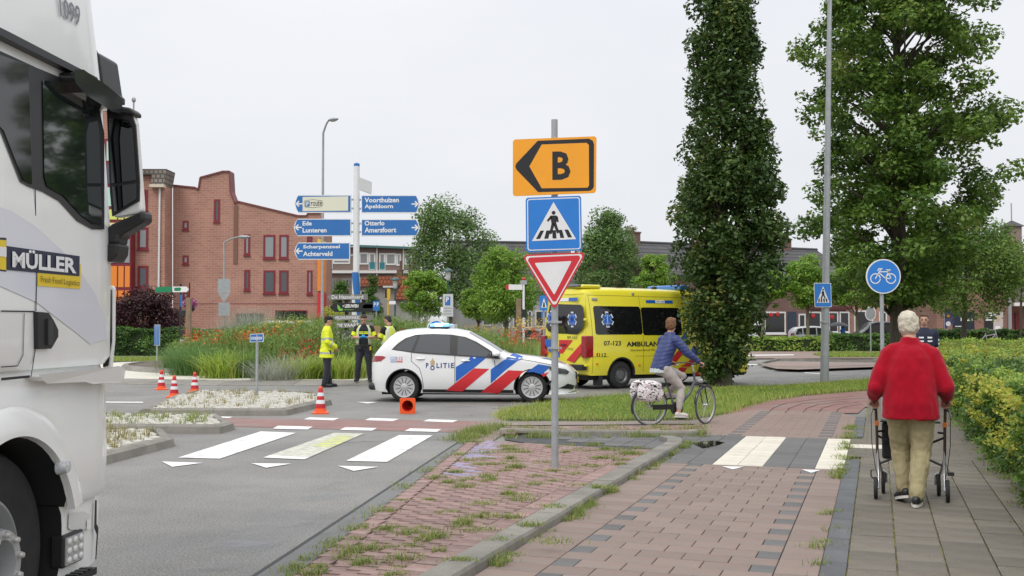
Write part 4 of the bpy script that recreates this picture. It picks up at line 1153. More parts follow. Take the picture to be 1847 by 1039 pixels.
# ----- ambulance
AM=Face(G(1119,701.0),R(33.5))
def star(m,f,cx,cz,r,mi=0,sc=1.0):
 """six-armed star on a surface f(x, z)"""
 for i in range(3):
  a=math.pi*i/3+math.pi/2;d=(math.cos(a),math.sin(a));n=(-d[1],d[0]);h=r*0.26*sc;L_=r*sc
  m.add([f(cx+d[0]*p*L_+n[0]*q*h,cz+d[1]*p*L_+n[1]*q*h)for p,q in((-1,-1),(1,-1),(1,1),(-1,1))],[(0,1,2,3)],mi)
def build_ambulance():
 o=AM.o
 root=thing('ambulance','yellow ambulance van with red stripes parked beside the columnar tree','ambulance',(o.x,o.y,0),AM.a)
 W_=1.0;YS=0.93
 zt=[(-1.16,2.45),(-1.10,2.56),(-0.95,2.60),(0,2.62),(2.8,2.60),(3.1,2.53),(3.5,2.25),(4.05,1.62),(4.25,1.38),(4.7,1.22),(4.98,0.95),(5.03,0.6)]
 zb=[(-1.16,0.42),(-1.0,0.36),(0,0.36),(4.6,0.32),(5.03,0.35)]
 belt=[(-1.2,1.25),(5.1,1.25)]
 H=Hull(W_,zt,zb,belt,0.055,tuck=0.03,nose=(5.03,0.7),tail=(-1.165,0.16),crown=0.05,rr=0.12,bulge=0.015,tpow=2.4)
 off=Vector((0,YS,0))
 def shift(ob):
  for q in(ob if isinstance(ob,list)else[ob]):q.location=off
  return ob
 xs=[-1.163,-1.155,-1.14,-1.10,-1.05,-1.0,-0.7,-0.4,0,0.5,1.0,1.5,2.0,2.5,2.8,3.1,3.3,3.5,3.75,4.05,4.25,4.5,4.7,4.85,4.95,5.0,5.025]
 shift(closed_hull(H,xs,'body',M_YEL,root,[(0,0.36),(3.665,0.36)],r=0.43,nz=18))
 fn,fn2,fn3=H.side(0.004),H.side(0.008),H.side(0.012)
 def S(x,y):return AM.hit(960+x/3.711,500+y/3.711,0.06)
 def dk(name,polys,mat,f=fn,**k):return shift(decal(name,polys,f,mat,root,step=0.15,**k))
 w0=S(424,385);w1=S(430,192)
 zlo,zhi=w0[1],w1[1]
 x0=w0[0];xm=S(741,300)[0];xe=S(1003,300)[0]
 def rr_(xa,xb,za,zb_,r=0.07):
  p=[]
  for cx,cz,a0 in((xb-r,za+r,-90),(xb-r,zb_-r,0),(xa+r,zb_-r,90),(xa+r,za+r,180)):
   for i in range(4):t=R(a0+30*i);p.append((cx+r*math.cos(t),cz+r*math.sin(t)))
  return p
 dk('side_window',rr_(x0,xm-0.01,zlo,zhi),M_DGLASS);dk('side_window',rr_(xm+0.01,xe,zlo-0.02,zhi-0.02),M_DGLASS)
 dk('side_window',[(2.78,1.30),(3.72,1.28),(3.55,1.62),(3.1,2.05),(2.78,2.08)],M_DGLASS)
 m=MB()
 sc_=S(510,283);star(m,fn2,sc_[0],sc_[1],0.205,0,1.0);star(m,fn3,sc_[0],sc_[1],0.18,1,0.96)
 m.add([H.side(0.015)(sc_[0]+x,sc_[1]+z)for x,z in((-0.008,-0.13),(0.008,-0.13),(0.008,0.13),(-0.008,0.13))],[(0,1,2,3)])
 shift(m.build('star_emblem',[M_WPAINT,M_BLUE],root))
 za,zb_=S(480,458)[1],S(480,426)[1]
 words(shift,root,M_DINK,'07-123',S(478,440)[0],S(592,440)[0],za,zb_,fn2,0.015)
 words(shift,root,M_DINK,'AMBULANCE',S(630,440)[0],S(630,440)[0]+9*(S(780,440)[0]-S(630,440)[0])/5.0,S(700,464)[1],S(700,430)[1],fn2,0.03)
 words(shift,root,M_DINK,'Gelderland Midden',S(655,490)[0],S(655,490)[0]+1.15,S(700,494)[1],S(700,481)[1],fn2,0.0)
 words(shift,root,M_DINK,'112',S(445,520)[0],S(492,520)[0],S(460,532)[1],S(460,508)[1],fn2,0.012)
 m=MB();m.add([fn2(*S(x,y))for x,y in((428,510),(436,506),(440,511),(434,519),(440,526),(434,533),(426,522))],[list(range(7))])
 shift(m.build('telephone_mark',M_PRED,root))
# red battenburg blocks on the lower side
 q=[]
 for a,b_,c_,d_ in(((930,545),(1000,545),(1060,470),(975,500)),):pass
 st=[[(905,585),(965,500),(1010,470),(1040,472),(1000,520),(945,588)],[(945,658),(990,600),(1040,600),(1012,658)],[(1000,596),(1060,550),(1108,552),(1050,600)],[(1080,658),(1130,605),(1170,605),(1150,658)],[(1150,590),(1215,545),(1260,545),(1200,592)],[(1190,655),(1235,605),(1280,605),(1245,655)]]
 dk('red_block',[[S(x,y)for x,y in p]for p in st],M_PRED)
 m=MB()
 for q_ in([(915,600),(1350,610)],):strip_line(m,[S(*p)for p in q_],0.012,fn2)
 shift(m.build('block_seam',M_YEL,root))
 dk('blue_sweep',[[S(x,y)for x,y in p]for p in([(925,470),(960,425),(1000,400),(1030,360),(1040,400),(1030,440),(985,440),(950,470)],[(1060,490),(1075,460),(1110,480),(1130,520),(1090,520)])],M_BLUE)
 m=MB();p=S(785,172);q_=S(1010,172)
 zz0,zz1=S(790,172)[1],S(790,152)[1]
 for xa,xb,mi in((S(785,160)[0],S(848,160)[0],0),(S(848,160)[0],S(910,160)[0],1),(S(910,160)[0],S(965,160)[0],0)):
  m.add([fn2(x,z)for x,z in((xa,zz0),(xb,zz0),(xb,zz1),(xa,zz1))],[(0,1,2,3)],mi)
 text_fit(m,'07-123',S(856,160)[0],S(903,160)[0],zz0+0.025,zz1-0.025,fn3,0.01,mi=2)
 shift(m.build('roof_panel',[M_BLUE,M_WPAINT,M_INK],root))
 m=(shift,'door_gap',M('yellow_shadow_gap',(0.16,0.14,0.02),rough=0.8),root)
 for xa in(S(402,200)[0],S(741,200)[0],2.62):strip_line(m,[(xa,2.45),(xa,0.42)],0.010,fn)
 strip_line(m,[(x0-0.1,S(405,118)[1]),(3.0,S(405,118)[1]-0.02)],0.008,fn);strip_line(m,[(-1.0,0.84),(-0.44,0.84)],0.008,fn);strip_line(m,[(0.44,0.84),(3.2,0.84)],0.008,fn)
 for px,py in((440,146),(704,110)):
  x,z=S(px,py);m=MB();q_=fn(x,z);m.box(q_[0]-0.09 if px<500 else q_[0]-0.04,q_[0]+0.09 if px<500 else q_[0]+0.04,q_[1]-0.03,q_[1]+0.01,z-0.03,z+0.03)
  shift(m.build('scene_lamp',M('lamp_grey',(0.35,0.35,0.36),rough=0.3),root,bevel=0.01))
 for px,py in((432,580),(715,588),(1000,590)):
  x,z=S(px,py);m=MB();q_=fn(x,z);m.box(x-0.035,x+0.035,q_[1]-0.012,q_[1]+0.01,z-0.02,z+0.02);shift(m.build('marker_lamp',M_ORANGE,root,bevel=0.004))
 m=MB();x,z=S(995,434);q_=fn(x,z);m.tube([(x-0.12,q_[1],z),(x,q_[1]-0.03,z),(x+0.12,q_[1],z)],0.017,8);shift(m.build('handle',M_BLACK,root,smooth=True))
# rear face: x = -1.16
 RB=Face(AM.o,AM.a+math.pi/2)
 o2=AM.o-AM.u*1.165;RB.o=Vector((o2.x,o2.y,0))
 def T(x,y):u,z=RB.hit(960+x/3.711,500+y/3.711);return(u-YS,z)
 rf=lambda o_:(lambda y,z:(-1.165-o_+0.06*max(0,z-2.3),y,z))
 def rk(name,polys,mat,o_=0.006,**k):return shift(decal(name,polys,rf(o_),mat,root,step=0.3,**k))
 lx=T(350,300)[0]
 wz0,wz1=T(220,380)[1],T(220,185)[1]
 rg=[T(92,330),T(110,362),T(150,376),T(300,382),T(335,350),T(348,300),T(345,205),T(325,184),T(175,180),T(118,186)]
 rk('rear_window',rg,M_DGLASS)
 m=MB();c=T(269,283);f=rf(0.010);f3=rf(0.014);star(m,f,c[0],c[1],0.20,0,1.0);star(m,f3,c[0],c[1],0.175,1,0.96)
 c=T(130,275);star(m,f,c[0],c[1],0.20,0,1.0);star(m,f3,c[0],c[1],0.175,1,0.96)
 shift(m.build('star_emblem',[M_WPAINT,M_BLUE],root))
 rk('red_block',[[T(x,y)for x,y in p]for p in([(230,555),(345,425),(348,480),(280,572)],[(180,420),(272,420),(205,510),(180,510)],[(66,440),(110,510),(66,510)])],M_PRED,0.007)
 rk('blue_block',[[T(x,y)for x,y in p]for p in([(72,415),(135,415),(135,500),(115,500)],[(150,450),(185,510),(185,540),(150,520)])],M_BLUE,0.007)
 words(shift,root,M_DINK,'07-123',T(236,400)[0],T(300,400)[0],T(260,412)[1],T(260,394)[1],f,0.01);words(shift,root,M_DINK,'AMBULANCE',T(72,400)[0],T(172,400)[0],T(100,410)[1],T(100,393)[1],f,0.01)
 words(shift,root,M_DINK,'7162',T(238,478)[0],T(276,478)[0],T(250,486)[1],T(250,472)[1],f)
 m=MB();zz0,zz1=T(250,160)[1],T(250,138)[1]
 for xa,xb,mi in((T(245,150)[0],T(305,150)[0],0),(T(185,150)[0],T(245,150)[0],1)):
  m.add([f(x,z)for x,z in((xa,zz0),(xb,zz0),(xb,zz1),(xa,zz1))],[(0,1,2,3)],mi)
 shift(m.build('roof_panel',[M_BLUE,M_WPAINT],root))
 m=(shift,'door_gap',_mats['yellow_shadow_gap'],root);xg=T(125,300)[0];strip_line(m,[(xg,2.3),(xg,0.55)],0.014,rf(0.008));xg=T(358,300)[0];strip_line(m,[(xg-0.01,2.45),(xg-0.01,0.5)],0.010,rf(0.004));strip_line(m,[T(165,120),T(350,112)],0.01,rf(0.005))
# rear lamps wrap the corner
 z0,z1=S(375,540)[1],S(380,392)[1]
 m=MB();m.box(-1.185,-0.93,-1.008,-0.80,z0,z1);shift(m.build('tail_lamp',M_TAIL,root,bevel=0.03,seg=3))
 m=MB();m.box(-1.185,-0.93,0.80,1.008,z0,z1);shift(m.build('tail_lamp',M_TAIL,root,bevel=0.03,seg=3))
 m=MB();m.box(-1.27,-1.1,-0.95,0.95,0.50,0.64);shift(m.build('rear_step',M_BLACK,root,bevel=0.02))
 m=MB();m.tube([(-1.2,-0.05,0.44),(-1.38,-0.05,0.42)],0.03,8);m.box(-1.2,-1.1,-0.3,0.3,0.36,0.46);m.ell((-1.4,-0.05,0.46),(0.03,0.03,0.04));shift(m.build('tow_bar',M_BLACK,root))
 m=MB();h_=T(213,452);q_=rf(0.02)(*h_);m.tube([(q_[0],q_[1]-0.11,q_[2]),(q_[0]-0.03,q_[1],q_[2]),(q_[0],q_[1]+0.11,q_[2])],0.018,8);shift(m.build('handle',M_BLACK,root,smooth=True))
 for py in(283,590):
  p=T(356,py);m=MB();m.box(-1.20,-1.12,-1.02,-0.93,p[1]-0.03,p[1]+0.03);shift(m.build('hinge',M_YEL,root,bevel=0.01))
# roof kit
 m=MB();m.box(-1.08,-0.45,-0.72,0.72,2.60,2.70);rb=shift(m.build('roof_beacon_base',M_YEL,root,bevel=0.05,seg=3))
 m=MB();m.box(-1.16,-0.95,-0.66,0.66,2.64,2.70);m.build('roof_beacon',M('grey_beacon',(0.13,0.14,0.16),rough=0.2,coat=0.5),rb,bevel=0.02)
 m=MB();m.ell((1.8,-0.2,2.68),(0.10,0.07,0.04));m.box(0.4,0.6,-0.3,-0.1,2.66,2.70);shift(m.build('roof_aerial',M_BLACK,root,smooth=True))
 m=MB();m.box(2.3,2.7,-0.7,0.7,2.62,2.76);shift(m.build('front_beacon',M('blue_lens',(0.05,0.2,0.6),rough=0.15,coat=0.5),root,bevel=0.05,seg=3))
 m=MB();ws=[3.45,3.6,3.8,4.02];cols=8
 for x in ws:
  hw=H.w(x,H.ip(zt,x))-0.05
  for i in range(cols+1):y=-hw+2*hw*i/cols;m.v.append((x,y,H.top(x,y)+0.008))
 for i in range(len(ws)-1):
  for j in range(cols):a=i*(cols+1)+j;m.f.append([a,a+1,a+cols+2,a+cols+1]);m.m.append(0)
 shift(m.build('windscreen',M_DGLASS,root,smooth=True))
 m=MB();m.ell((3.75,-1.12,1.45),(0.08,0.12,0.2));m.box(3.72,3.8,-1.05,-0.92,1.3,1.36);shift(m.build('door_mirror',M_BLACK,root,smooth=True))
 m=MB();m.box(-1.0,4.6,-0.85,0.85,0.24,0.42);shift(m.build('underbody',M_UNDER,root))
 m=MB();m.box(-0.72,-0.60,-0.95,-0.70,0.10,0.42);shift(m.build('mud_flap',M_BLACK,root))
 steel=M('steel_wheel',(0.16,0.165,0.17),rough=0.45,metal=0.5,var=0.2)
 for x in(0.0,3.665):
  for y,sg in((0.08,-1),(1.78,1)):
   car_wheel(root,x,y,0.36,0.22,0.21,steel,'steel',sg,n=14)
 m=MB()
 for x in(0.0,3.665):
  n=26
  for i in range(n):
   t0=R(-5)+R(190)*i/n;t1=R(-5)+R(190)*(i+1)/n;q=[]
   for r_,t in((0.428,t0),(0.465,t0),(0.465,t1),(0.428,t1)):
    z=0.36+r_*math.sin(t);xx=x+r_*math.cos(t);q.append((xx,-(H.w(xx,max(z,0.4))+0.006),z))
   m.add(q,[(0,1,2,3)])
 shift(m.build('arch_trim',M_BLACK,root))
 return root
build_ambulance()
# ----- lorry
TK=Face((-2.25,4.89),R(86))
def quad_map(face,q,off=0.0,y=None):
 """unit square -> photograph quad (tl, tr, br, bl) -> point on the plane, as local (x, y, z)"""
 def f(s,t):
  a=Vector(q[3]).lerp(Vector(q[2]),s);b=Vector(q[0]).lerp(Vector(q[1]),s);p=a.lerp(b,t)
  u,z=face.hit(p.x,p.y,off);return(u,-off if y is None else y,z)
 return f
def build_truck():
 root=thing('lorry','white lorry cab with navy and yellow haulier sign on its door','lorry',(TK.o.x,TK.o.y,0),TK.a)
 M_TW=M('lorry_white',(0.84,0.845,0.82),rough=0.3,coat=0.5,var=0.03,scale=1.2,dirt=(0.74,0.735,0.69),dscale=1.5,dpos=(0.55,0.85))
 M_GREYD=M('lavender_swoosh',(0.69,0.69,0.745),rough=0.3,coat=0.5)
 WID=2.46
 def outline(inset,xr=-1.15,fs=0.0,n=10):
  p=[(xr,inset),(0.5,inset)]
  for i in range(n+1):
   t=math.pi/2*i/n;p.append((0.82+(0.52+fs)*math.sin(t),inset+0.36*(1-math.cos(t))))
  p.append((1.40+fs,WID/2))
  return p+[(x,WID-y)for x,y in p[::-1][1:]]
 def shell(name,levels,mat,arch=False):
  m=MB();k=None
  for z,ins,fs in levels:
   o=outline(ins,fs=fs);k=len(o);m.v+=[(x,y,z)for x,y in o]
  for i in range(len(levels)-1):
   for j in range(k):a=i*k+j;b=i*k+(j+1)%k;m.f.append([a,b,b+k,a+k]);m.m.append(0)
  m.f.append(list(range(k))[::-1]);m.f.append([(len(levels)-1)*k+j for j in range(k)]);m.m+=[0,0]
  me=m.mesh(name,mat);bm=bmesh.new();bm.from_mesh(me);bmesh.ops.recalc_face_normals(bm,faces=bm.faces);bm.to_mesh(me);bm.free()
  o=link(name,me,root)
  if arch:
   c=MB();c.lathe([(0.57,-0.5),(0.57,0.75)],(0,0,0.53),'y',48);me=c.mesh('cutter',M_UNDER)
   bm=bmesh.new();bm.from_mesh(me);bmesh.ops.recalc_face_normals(bm,faces=bm.faces);bm.to_mesh(me);bm.free()
   co=link('cutter',me);md=o.modifiers.new('a','BOOLEAN');md.operation='DIFFERENCE';md.object=co;md.solver='EXACT';md.material_mode='TRANSFER'
   o.parent=None;new=evaluated(o);o.modifiers.clear();o.data=new;o.parent=root;bpy.data.objects.remove(co)
  o.data.polygons.foreach_set('use_smooth',[True]*len(o.data.polygons))
  o.data.set_sharp_from_angle(angle=R(30))
  return o
 def ins(z):return float(np.interp(z,[1.36,2.1,2.95,3.4,4.1],[0.0,0.0,0.05,0.10,0.22]))
 shell('cab',[(1.40,0.02,-0.05)]+[(z,ins(z),-0.12*max(0,z-2.0))for z in(1.44,1.7,2.1,2.4,2.7,2.95,3.2,3.4,3.7,4.0)],M_TW)
 shell('lower_body',[(0.70,0.03,0.0),(0.74,0.012,0),(0.95,0.012,0),(1.30,0.02,-0.02),(1.41,0.05,-0.04)],M_TW,True)
 shell('bumper',[(0.27,0.10,-0.05),(0.33,0.06,-0.01),(0.66,0.05,0),(0.71,0.06,0)],M_TW,True)
 def loc(px,py,off=0.0):
  u,z=TK.hit(px,py,off);return u,z
 def pl(pts,off,zoff=None):
  out=[]
  for x,y in pts:
   z=TK.hit(x,y)[1];i_=ins(z)if z>1.36 else 0.012
   u,z=TK.hit(x,y,-i_);out.append((u,i_-off,z))
  return out
 def plate(name,pts,mat,off=0.004,thick=0.0,parent=None,mi=None):
  v=pl(pts,off);m=MB();n=len(v);m.add(v,[list(range(n))])
  if thick:
   b=[(x,y+thick,z)for x,y,z in v];m.add(v+b,[(i,(i+1)%n,(i+1)%n+n,i+n)for i in range(n)])
  return m.build(name,mat,parent or root)
 c1=lambda pts:[(x/1.996,y/1.996)for x,y in pts]
 c2=lambda pts:[(x/2.003,520+y/2.003)for x,y in pts]
 c3=lambda pts:[(x/4.327,380+y/4.327)for x,y in pts]
 plate('door_swoosh',c3([(-300,-120),(80,0),(270,120),(480,310),(620,470),(740,650),(815,840),(830,1000),(700,1045),(600,960),(280,715),(0,590),(-300,480)]),M_GREYD,0.003)
# glass and its black surround
 plate('window_frame',c1([(-150,120),(0,185),(130,245),(240,290),(352,385),(372,480),(372,826),(330,826),(275,796),(210,724),(150,690),(100,672),(70,655),(0,475),(-150,330)]),M_BLACK,0.006)
 plate('quarter_window',c1([(-150,140),(0,200),(95,236),(108,664),(76,648),(6,470),(-150,310)]),M_DGLASS,0.010)
 gw=plate('side_window',c1([(146,290),(215,292),(335,388),(350,470),(360,808),(328,806),(288,778),(222,706),(162,672),(152,640)]),M('door_glass',(0.012,0.018,0.016),rough=0.03,spec=0.9,coat=0.6),0.011)
 plate('roof_trim',c1([(-150,45),(0,118),(318,280),(326,306),(0,146),(-150,74)]),M_BLACK,0.05,0.06)
# drip visor over the window
 m=MB();v=pl(c1([(210,262),(240,262),(330,322),(380,362),(376,402),(346,392),(250,334),(212,292)]),0.09);b=[(x,y+0.085,z)for x,y,z in v];n=len(v)
 m.add(v+b,[list(range(n))]+[(i,(i+1)%n,(i+1)%n+n,i+n)for i in range(n)]);m.build('wind_visor',M('smoked_visor',(0.02,0.02,0.022),rough=0.12,coat=0.6),root,bevel=0.015)
# door seams and handle
 m=MB()
 def line(pts,w=0.008,off=0.005):
  v=pl(pts,off)
  for a,b in zip(v[:-1],v[1:]):
   a=Vector(a);b=Vector(b);d=(b-a).normalized();s=Vector((-d.z,0,d.x))*w/2;m.add([a-s,b-s,b+s,a+s],[(0,1,2,3)])
 line([(50,118),(62,340),(64,520),(63,562)]);line([(62,630),(58,655),(54,680)])
 line([(0,684),(52,679)],0.012);line([(0,561),(61,562)],0.006);line([(0,662),(30,660),(40,640),(42,565)],0.005)
 m.build('door_gap',M_SEAM,root)
 plate('door_handle',c2([(120,85),(160,88),(178,115),(195,150),(195,175),(170,218),(122,220)]),M_BLACK,0.022,0.03)
 plate('handle_grip',c2([(150,110),(168,118),(168,205),(150,205)]),M('grip_black',(0.035,0.035,0.038),rough=0.35),0.034,0.02,bpy.data.objects['door_handle'])
# haulier sign
 sg=plate('haulier_sign',c3([(38,275),(612,355),(610,512),(40,462)]),M('sign_navy',(0.012,0.016,0.045),rough=0.35),0.007)
 plate('yellow_panel',c3([(285,486),(612,512),(612,420),(624,417),(620,611),(285,588)]),M('sign_yellow',(0.80,0.58,0.02),rough=0.35),0.0055,0,sg)
 plate('yellow_block',c3([(-150,205),(41,212),(41,476),(-150,450)]),M('sign_navy',(0.012,0.016,0.045)),0.0055,0,sg)
 plate('yellow_block',c3([(-150,220),(36,230),(36,464),(-150,440)]),_mats['sign_yellow'],0.0075,0,sg)
 plate('white_block',c3([(-150,270),(36,285),(36,362),(-150,340)]),M_WPAINT,0.009,0,sg)
 def lay_text(txt,q,mat,bold,off=0.011,name='lettering',parent=sg,spacing=1.0):
  vs,fs,asp=text_geo(txt,bold,spacing);mm=MB();out=[]
  for s,t in vs:
   a=Vector(q[3]).lerp(Vector(q[2]),s);b=Vector(q[0]).lerp(Vector(q[1]),s);p=a.lerp(b,t)
   out.append(pl([(p.x,p.y)],off)[0])
  mm.add(out,fs);return mm.build(name,mat,parent)
 lay_text('MÜLLER',c3([(78,290),(580,345),(580,492),(78,442)]),M_WPAINT,0.035,spacing=0.98)
 lay_text('Fresh Food Logistics',c3([(305,508),(606,545),(606,600),(305,572)]),M_INK if False else M('sign_ink',(0.12,0.09,0.02),rough=0.5),0.0)
 lay_text('1099',[(104,-8),(143,12),(142,50),(107,30)],M('number_grey',(0.19,0.19,0.21),rough=0.4),0.02,0.006,'fleet_number',root)
# step lip below the door, with its corner fin
 m=MB();v=pl(c2([(112,318),(390,288),(412,300),(406,328),(300,338),(270,330),(130,336)]),0.06);b=[(x,y+0.10,z)for x,y,z in v];n=len(v)
 m.add(v+b,[list(range(n))]+[(i,(i+1)%n,(i+1)%n+n,i+n)for i in range(n)]);m.build('step_lip',M_TW,root,bevel=0.012)
 CF=Face(TK.o+TK.u*1.12,TK.a-math.pi/2)
 def cross(pts,x=1.12):return[(x,-CF.hit(px,py)[0],CF.hit(px,py)[1])for px,py in pts]
 def fin(name,pts,mat,th,bev=0.0):
  v=cross(pts);n=len(v);b=[(x+th,y,z)for x,y,z in v];mm=MB()
  mm.add(v+b,[list(range(n))]+[list(range(2*n-1,n-1,-1))]+[(i,i+n,(i+1)%n+n,(i+1)%n)for i in range(n)]);return mm.build(name,mat,root,bevel=bev)
 fin('corner_fin',c2([(375,-8),(404,-10),(412,0),(410,190),(400,290),(372,290)]),M_TW,0.03,0.006)
 v=c2([(383,8),(406,6),(407,190),(394,280),(374,285)])
 mm=MB();q=[(1.112,y,z)for x,y,z in cross(v)];mm.add(q,[list(range(len(q)))]);mm.build('corner_louvre',M_BLACK,root)
# front sun visor seen end on
 fin('sun_visor',c1([(322,190),(342,182),(356,195),(374,318),(384,322),(384,348),(345,345),(330,312)]),M_BLACK,0.25,0.02)
# mirrors: they look back at us
 MF=Face(TK.o+TK.u*0.98,TK.a-math.pi/2)
 def mp(pts):return[(-MF.hit(px,py)[0],MF.hit(px,py)[1])for px,py in pts]
 def across(name,pts,mat,x0,x1,parent=root,bev=0.0):
  v=mp(pts);n=len(v);mm=MB()
  mm.add([(x0,y,z)for y,z in v]+[(x1,y,z)for y,z in v],[list(range(n)),list(range(2*n-1,n-1,-1))]+[(i,i+n,(i+1)%n+n,(i+1)%n)for i in range(n)])
  return mm.build(name,mat,parent,bevel=bev)
 mh=across('mirror',c1([(383,398),(472,410),(480,440),(504,756),(490,768),(402,782),(396,700)]),M_TW,1.0,1.07,bev=0.015)
 across('mirror_frame',c1([(383,402),(474,414),(486,450),(500,650),(499,722),(402,778),(394,690)]),M_BLACK,0.985,1.0,mh)
 across('mirror_glass',c1([(392,425),(466,432),(478,470),(490,648),(402,660)]),M('mirror_glass',(0.16,0.165,0.17),rough=0.03,metal=1.0),0.980,0.985,mh)
 across('wide_mirror',c1([(404,672),(492,660),(492,716),(412,764)]),bpy.data.materials['mirror_glass'],0.978,0.985,mh)
 across('mirror_arm',c1([(378,374),(470,388),(486,402),(484,416),(380,402),(360,395)]),M_BLACK,0.97,1.08,mh,0.012)
 across('mirror_arm',c1([(519,756),(522,796),(432,850),(430,882),(380,876),(374,828),(402,806),(478,774)]),M_BLACK,0.97,1.10,mh,0.02)
 across('mirror_bracket',c1([(362,876),(430,876),(426,914),(412,938),(394,946),(372,922)]),M_BLACK,0.96,1.12,mh,0.02)
# wheel arch flare, marker, work lamp, step
 m=MB();n=40;a0,a1=R(16),R(178)
 prof=[(0.57,0.0),(0.575,-0.035),(0.66,-0.035),(0.71,0.0)]
 for i in range(n+1):
  t=a0+(a1-a0)*i/n
  m.v+=[(r_*math.cos(t),0.012+y,0.53+r_*math.sin(t))for r_,y in prof]
 for i in range(n):
  for j in range(3):a=i*4+j;m.f.append([a,a+1,a+5,a+4]);m.m.append(0)
 m.build('wheel_arch',M_TW,root,smooth=True)
 u,z=TK.hit(120,842,0.04);m=MB();m.lathe([(0.001,-0.055),(0.028,-0.05),(0.036,-0.02),(0.04,0.0)],(u,0.0,z),'y',18);m.build('marker_lamp',M('clear_lens',(0.55,0.56,0.57),rough=0.1,coat=0.7,var=0.3,scale=60),root,smooth=True)
 u0,z1=TK.hit(128,971);u1,z0=TK.hit(158,1007)
 m=MB();m.box(u0-0.015,u1+0.015,0.03,0.10,z0-0.012,z1+0.012);wl=m.build('work_lamp',M_BLACK,root,bevel=0.01)
 m=MB();m.box(u0,u1,0.022,0.04,z0,z1);m.build('lens',M('lamp_lens',(0.42,0.43,0.43),rough=0.1,coat=0.6),wl)
 for i in range(3):
  for j in range(3):
   m=MB();m.ell((u0+(u1-u0)*(i+0.5)/3,0.02,z0+(z1-z0)*(j+0.5)/3),((u1-u0)/8,0.008,(z1-z0)/8),10,6);m.build('diode',M('diode_white',(0.66,0.66,0.64),rough=0.15,coat=0.5),wl,smooth=True)
 m=MB();u2,z2=TK.hit(128,1010);u3,z3=TK.hit(172,1012);m.box(u2-0.05,u3+0.02,0.0,0.35,0.30,0.335)
 for i in range(6):m.box(u2-0.04+0.05*i,u2-0.015+0.05*i,-0.002,0.34,0.335,0.345)
 m.build('step_tread',M_BLACK,root)
 c4=lambda pts:[(x/4.014,780+y/4.014)for x,y in pts]
 def lowplate(name,pts,mat,off):
  v=[(TK.hit(x,y,-0.05)[0],0.05-off,TK.hit(x,y,-0.05)[1])for x,y in pts];mm=MB();mm.add(v,[list(range(len(v)))]);return mm.build(name,mat,root)
 lowplate('step_flap',c4([(490,582),(600,572),(640,590),(642,700),(500,705),(486,690)]),M('flap_white',(0.66,0.67,0.64),rough=0.35,coat=0.3),0.006)
 lowplate('flap_catch',c4([(614,628),(644,630),(644,700),(612,700)]),M_TW,0.012)
 lowplate('bumper_gap',c4([(678,490),(692,490),(690,660),(704,690),(700,760),(688,920),(680,920),(690,740),(672,690)]),M_BLACK,0.007)
 lowplate('fender_gap',c4([(466,372),(512,340),(514,348),(470,380)]),M_SEAM,0.045)
# wheel
 m=MB();m.lathe([(0.30,0.14),(0.44,0.115),(0.495,0.125),(0.52,0.16),(0.52,0.40),(0.49,0.43),(0.30,0.42)],(0,0,0.52),'y',56,close=True)
 for i in range(0):pass
 w=m.build('wheel',M_RUBBER,root,smooth=True)
 m=MB();m.lathe([(0.305,0.135),(0.29,0.13),(0.275,0.16),(0.255,0.24),(0.20,0.235),(0.175,0.10),(0.165,0.045),(0.12,0.045),(0.115,0.07),(0.10,0.19),(0.001,0.19)],(0,0,0.52),'y',56,cap=False)
 rm=m.build('rim',M('lorry_rim',(0.40,0.41,0.41),rough=0.4,metal=0.3,var=0.1,scale=5),w,smooth=True)
 for i in range(10):
  a=2*math.pi*(i+0.3)/10;m=MB();m.lathe([(0.016,0.045),(0.016,0.030),(0.012,0.018),(0.001,0.016)],(0.143*math.cos(a),0.0,0.52+0.143*math.sin(a)),'y',8,cap=False);m.build('wheel_nut',M('nut_steel',(0.6,0.58,0.56),rough=0.35,metal=0.5),w)
 m=MB();m.box(-0.9,1.1,0.45,2.0,0.35,1.36);m.box(-1.2,-0.5,0.1,0.4,0.5,0.9);m.build('chassis',M_UNDER,root)
build_truck()
# ----- SIGNS, POSTS AND CONES
M_GALV=M('galvanised',(0.36,0.38,0.39),rough=0.5,metal=0.25,var=0.15,scale=6,speck=0.06,sscale=90)
M_SBLUE=M('sign_blue',(0.010,0.19,0.62),rough=0.35,coat=0.3,var=0.04,scale=5)
M_DBLUE=M('direction_blue',(0.016,0.15,0.45),rough=0.35,coat=0.3,var=0.05,scale=2)
M_SWHITE=M('sign_white',(0.78,0.78,0.78),rough=0.4,var=0.03,scale=6)
M_SRED=M('sign_red',(0.62,0.014,0.028),rough=0.35,coat=0.3)
M_SBLACK=M('sign_black',(0.014,0.014,0.016),rough=0.5)
M_SORANGE=M('sign_orange',(0.90,0.36,0.008),rough=0.4,coat=0.2,var=0.04,scale=4)
M_SBACK=M('sign_back',(0.38,0.40,0.41),rough=0.5,metal=0.3,var=0.12,scale=5)
M_CREAMS=M('sign_cream',(0.72,0.72,0.58),rough=0.4)
M_WOOD=M('grey_wood',(0.22,0.21,0.20),rough=0.85,var=0.3,scale=3,stretch=(1,1,12),bump=0.3,bscale=30)
M_POSTW=M('brown_wood',(0.24,0.17,0.11),rough=0.85,var=0.35,scale=3,stretch=(6,6,0.6),bump=0.4,bscale=20)
M_WHITEP=M('white_post',(0.74,0.75,0.76),rough=0.35,coat=0.3,var=0.03)
M_GREENP=M('green_post',(0.03,0.085,0.075),rough=0.4)
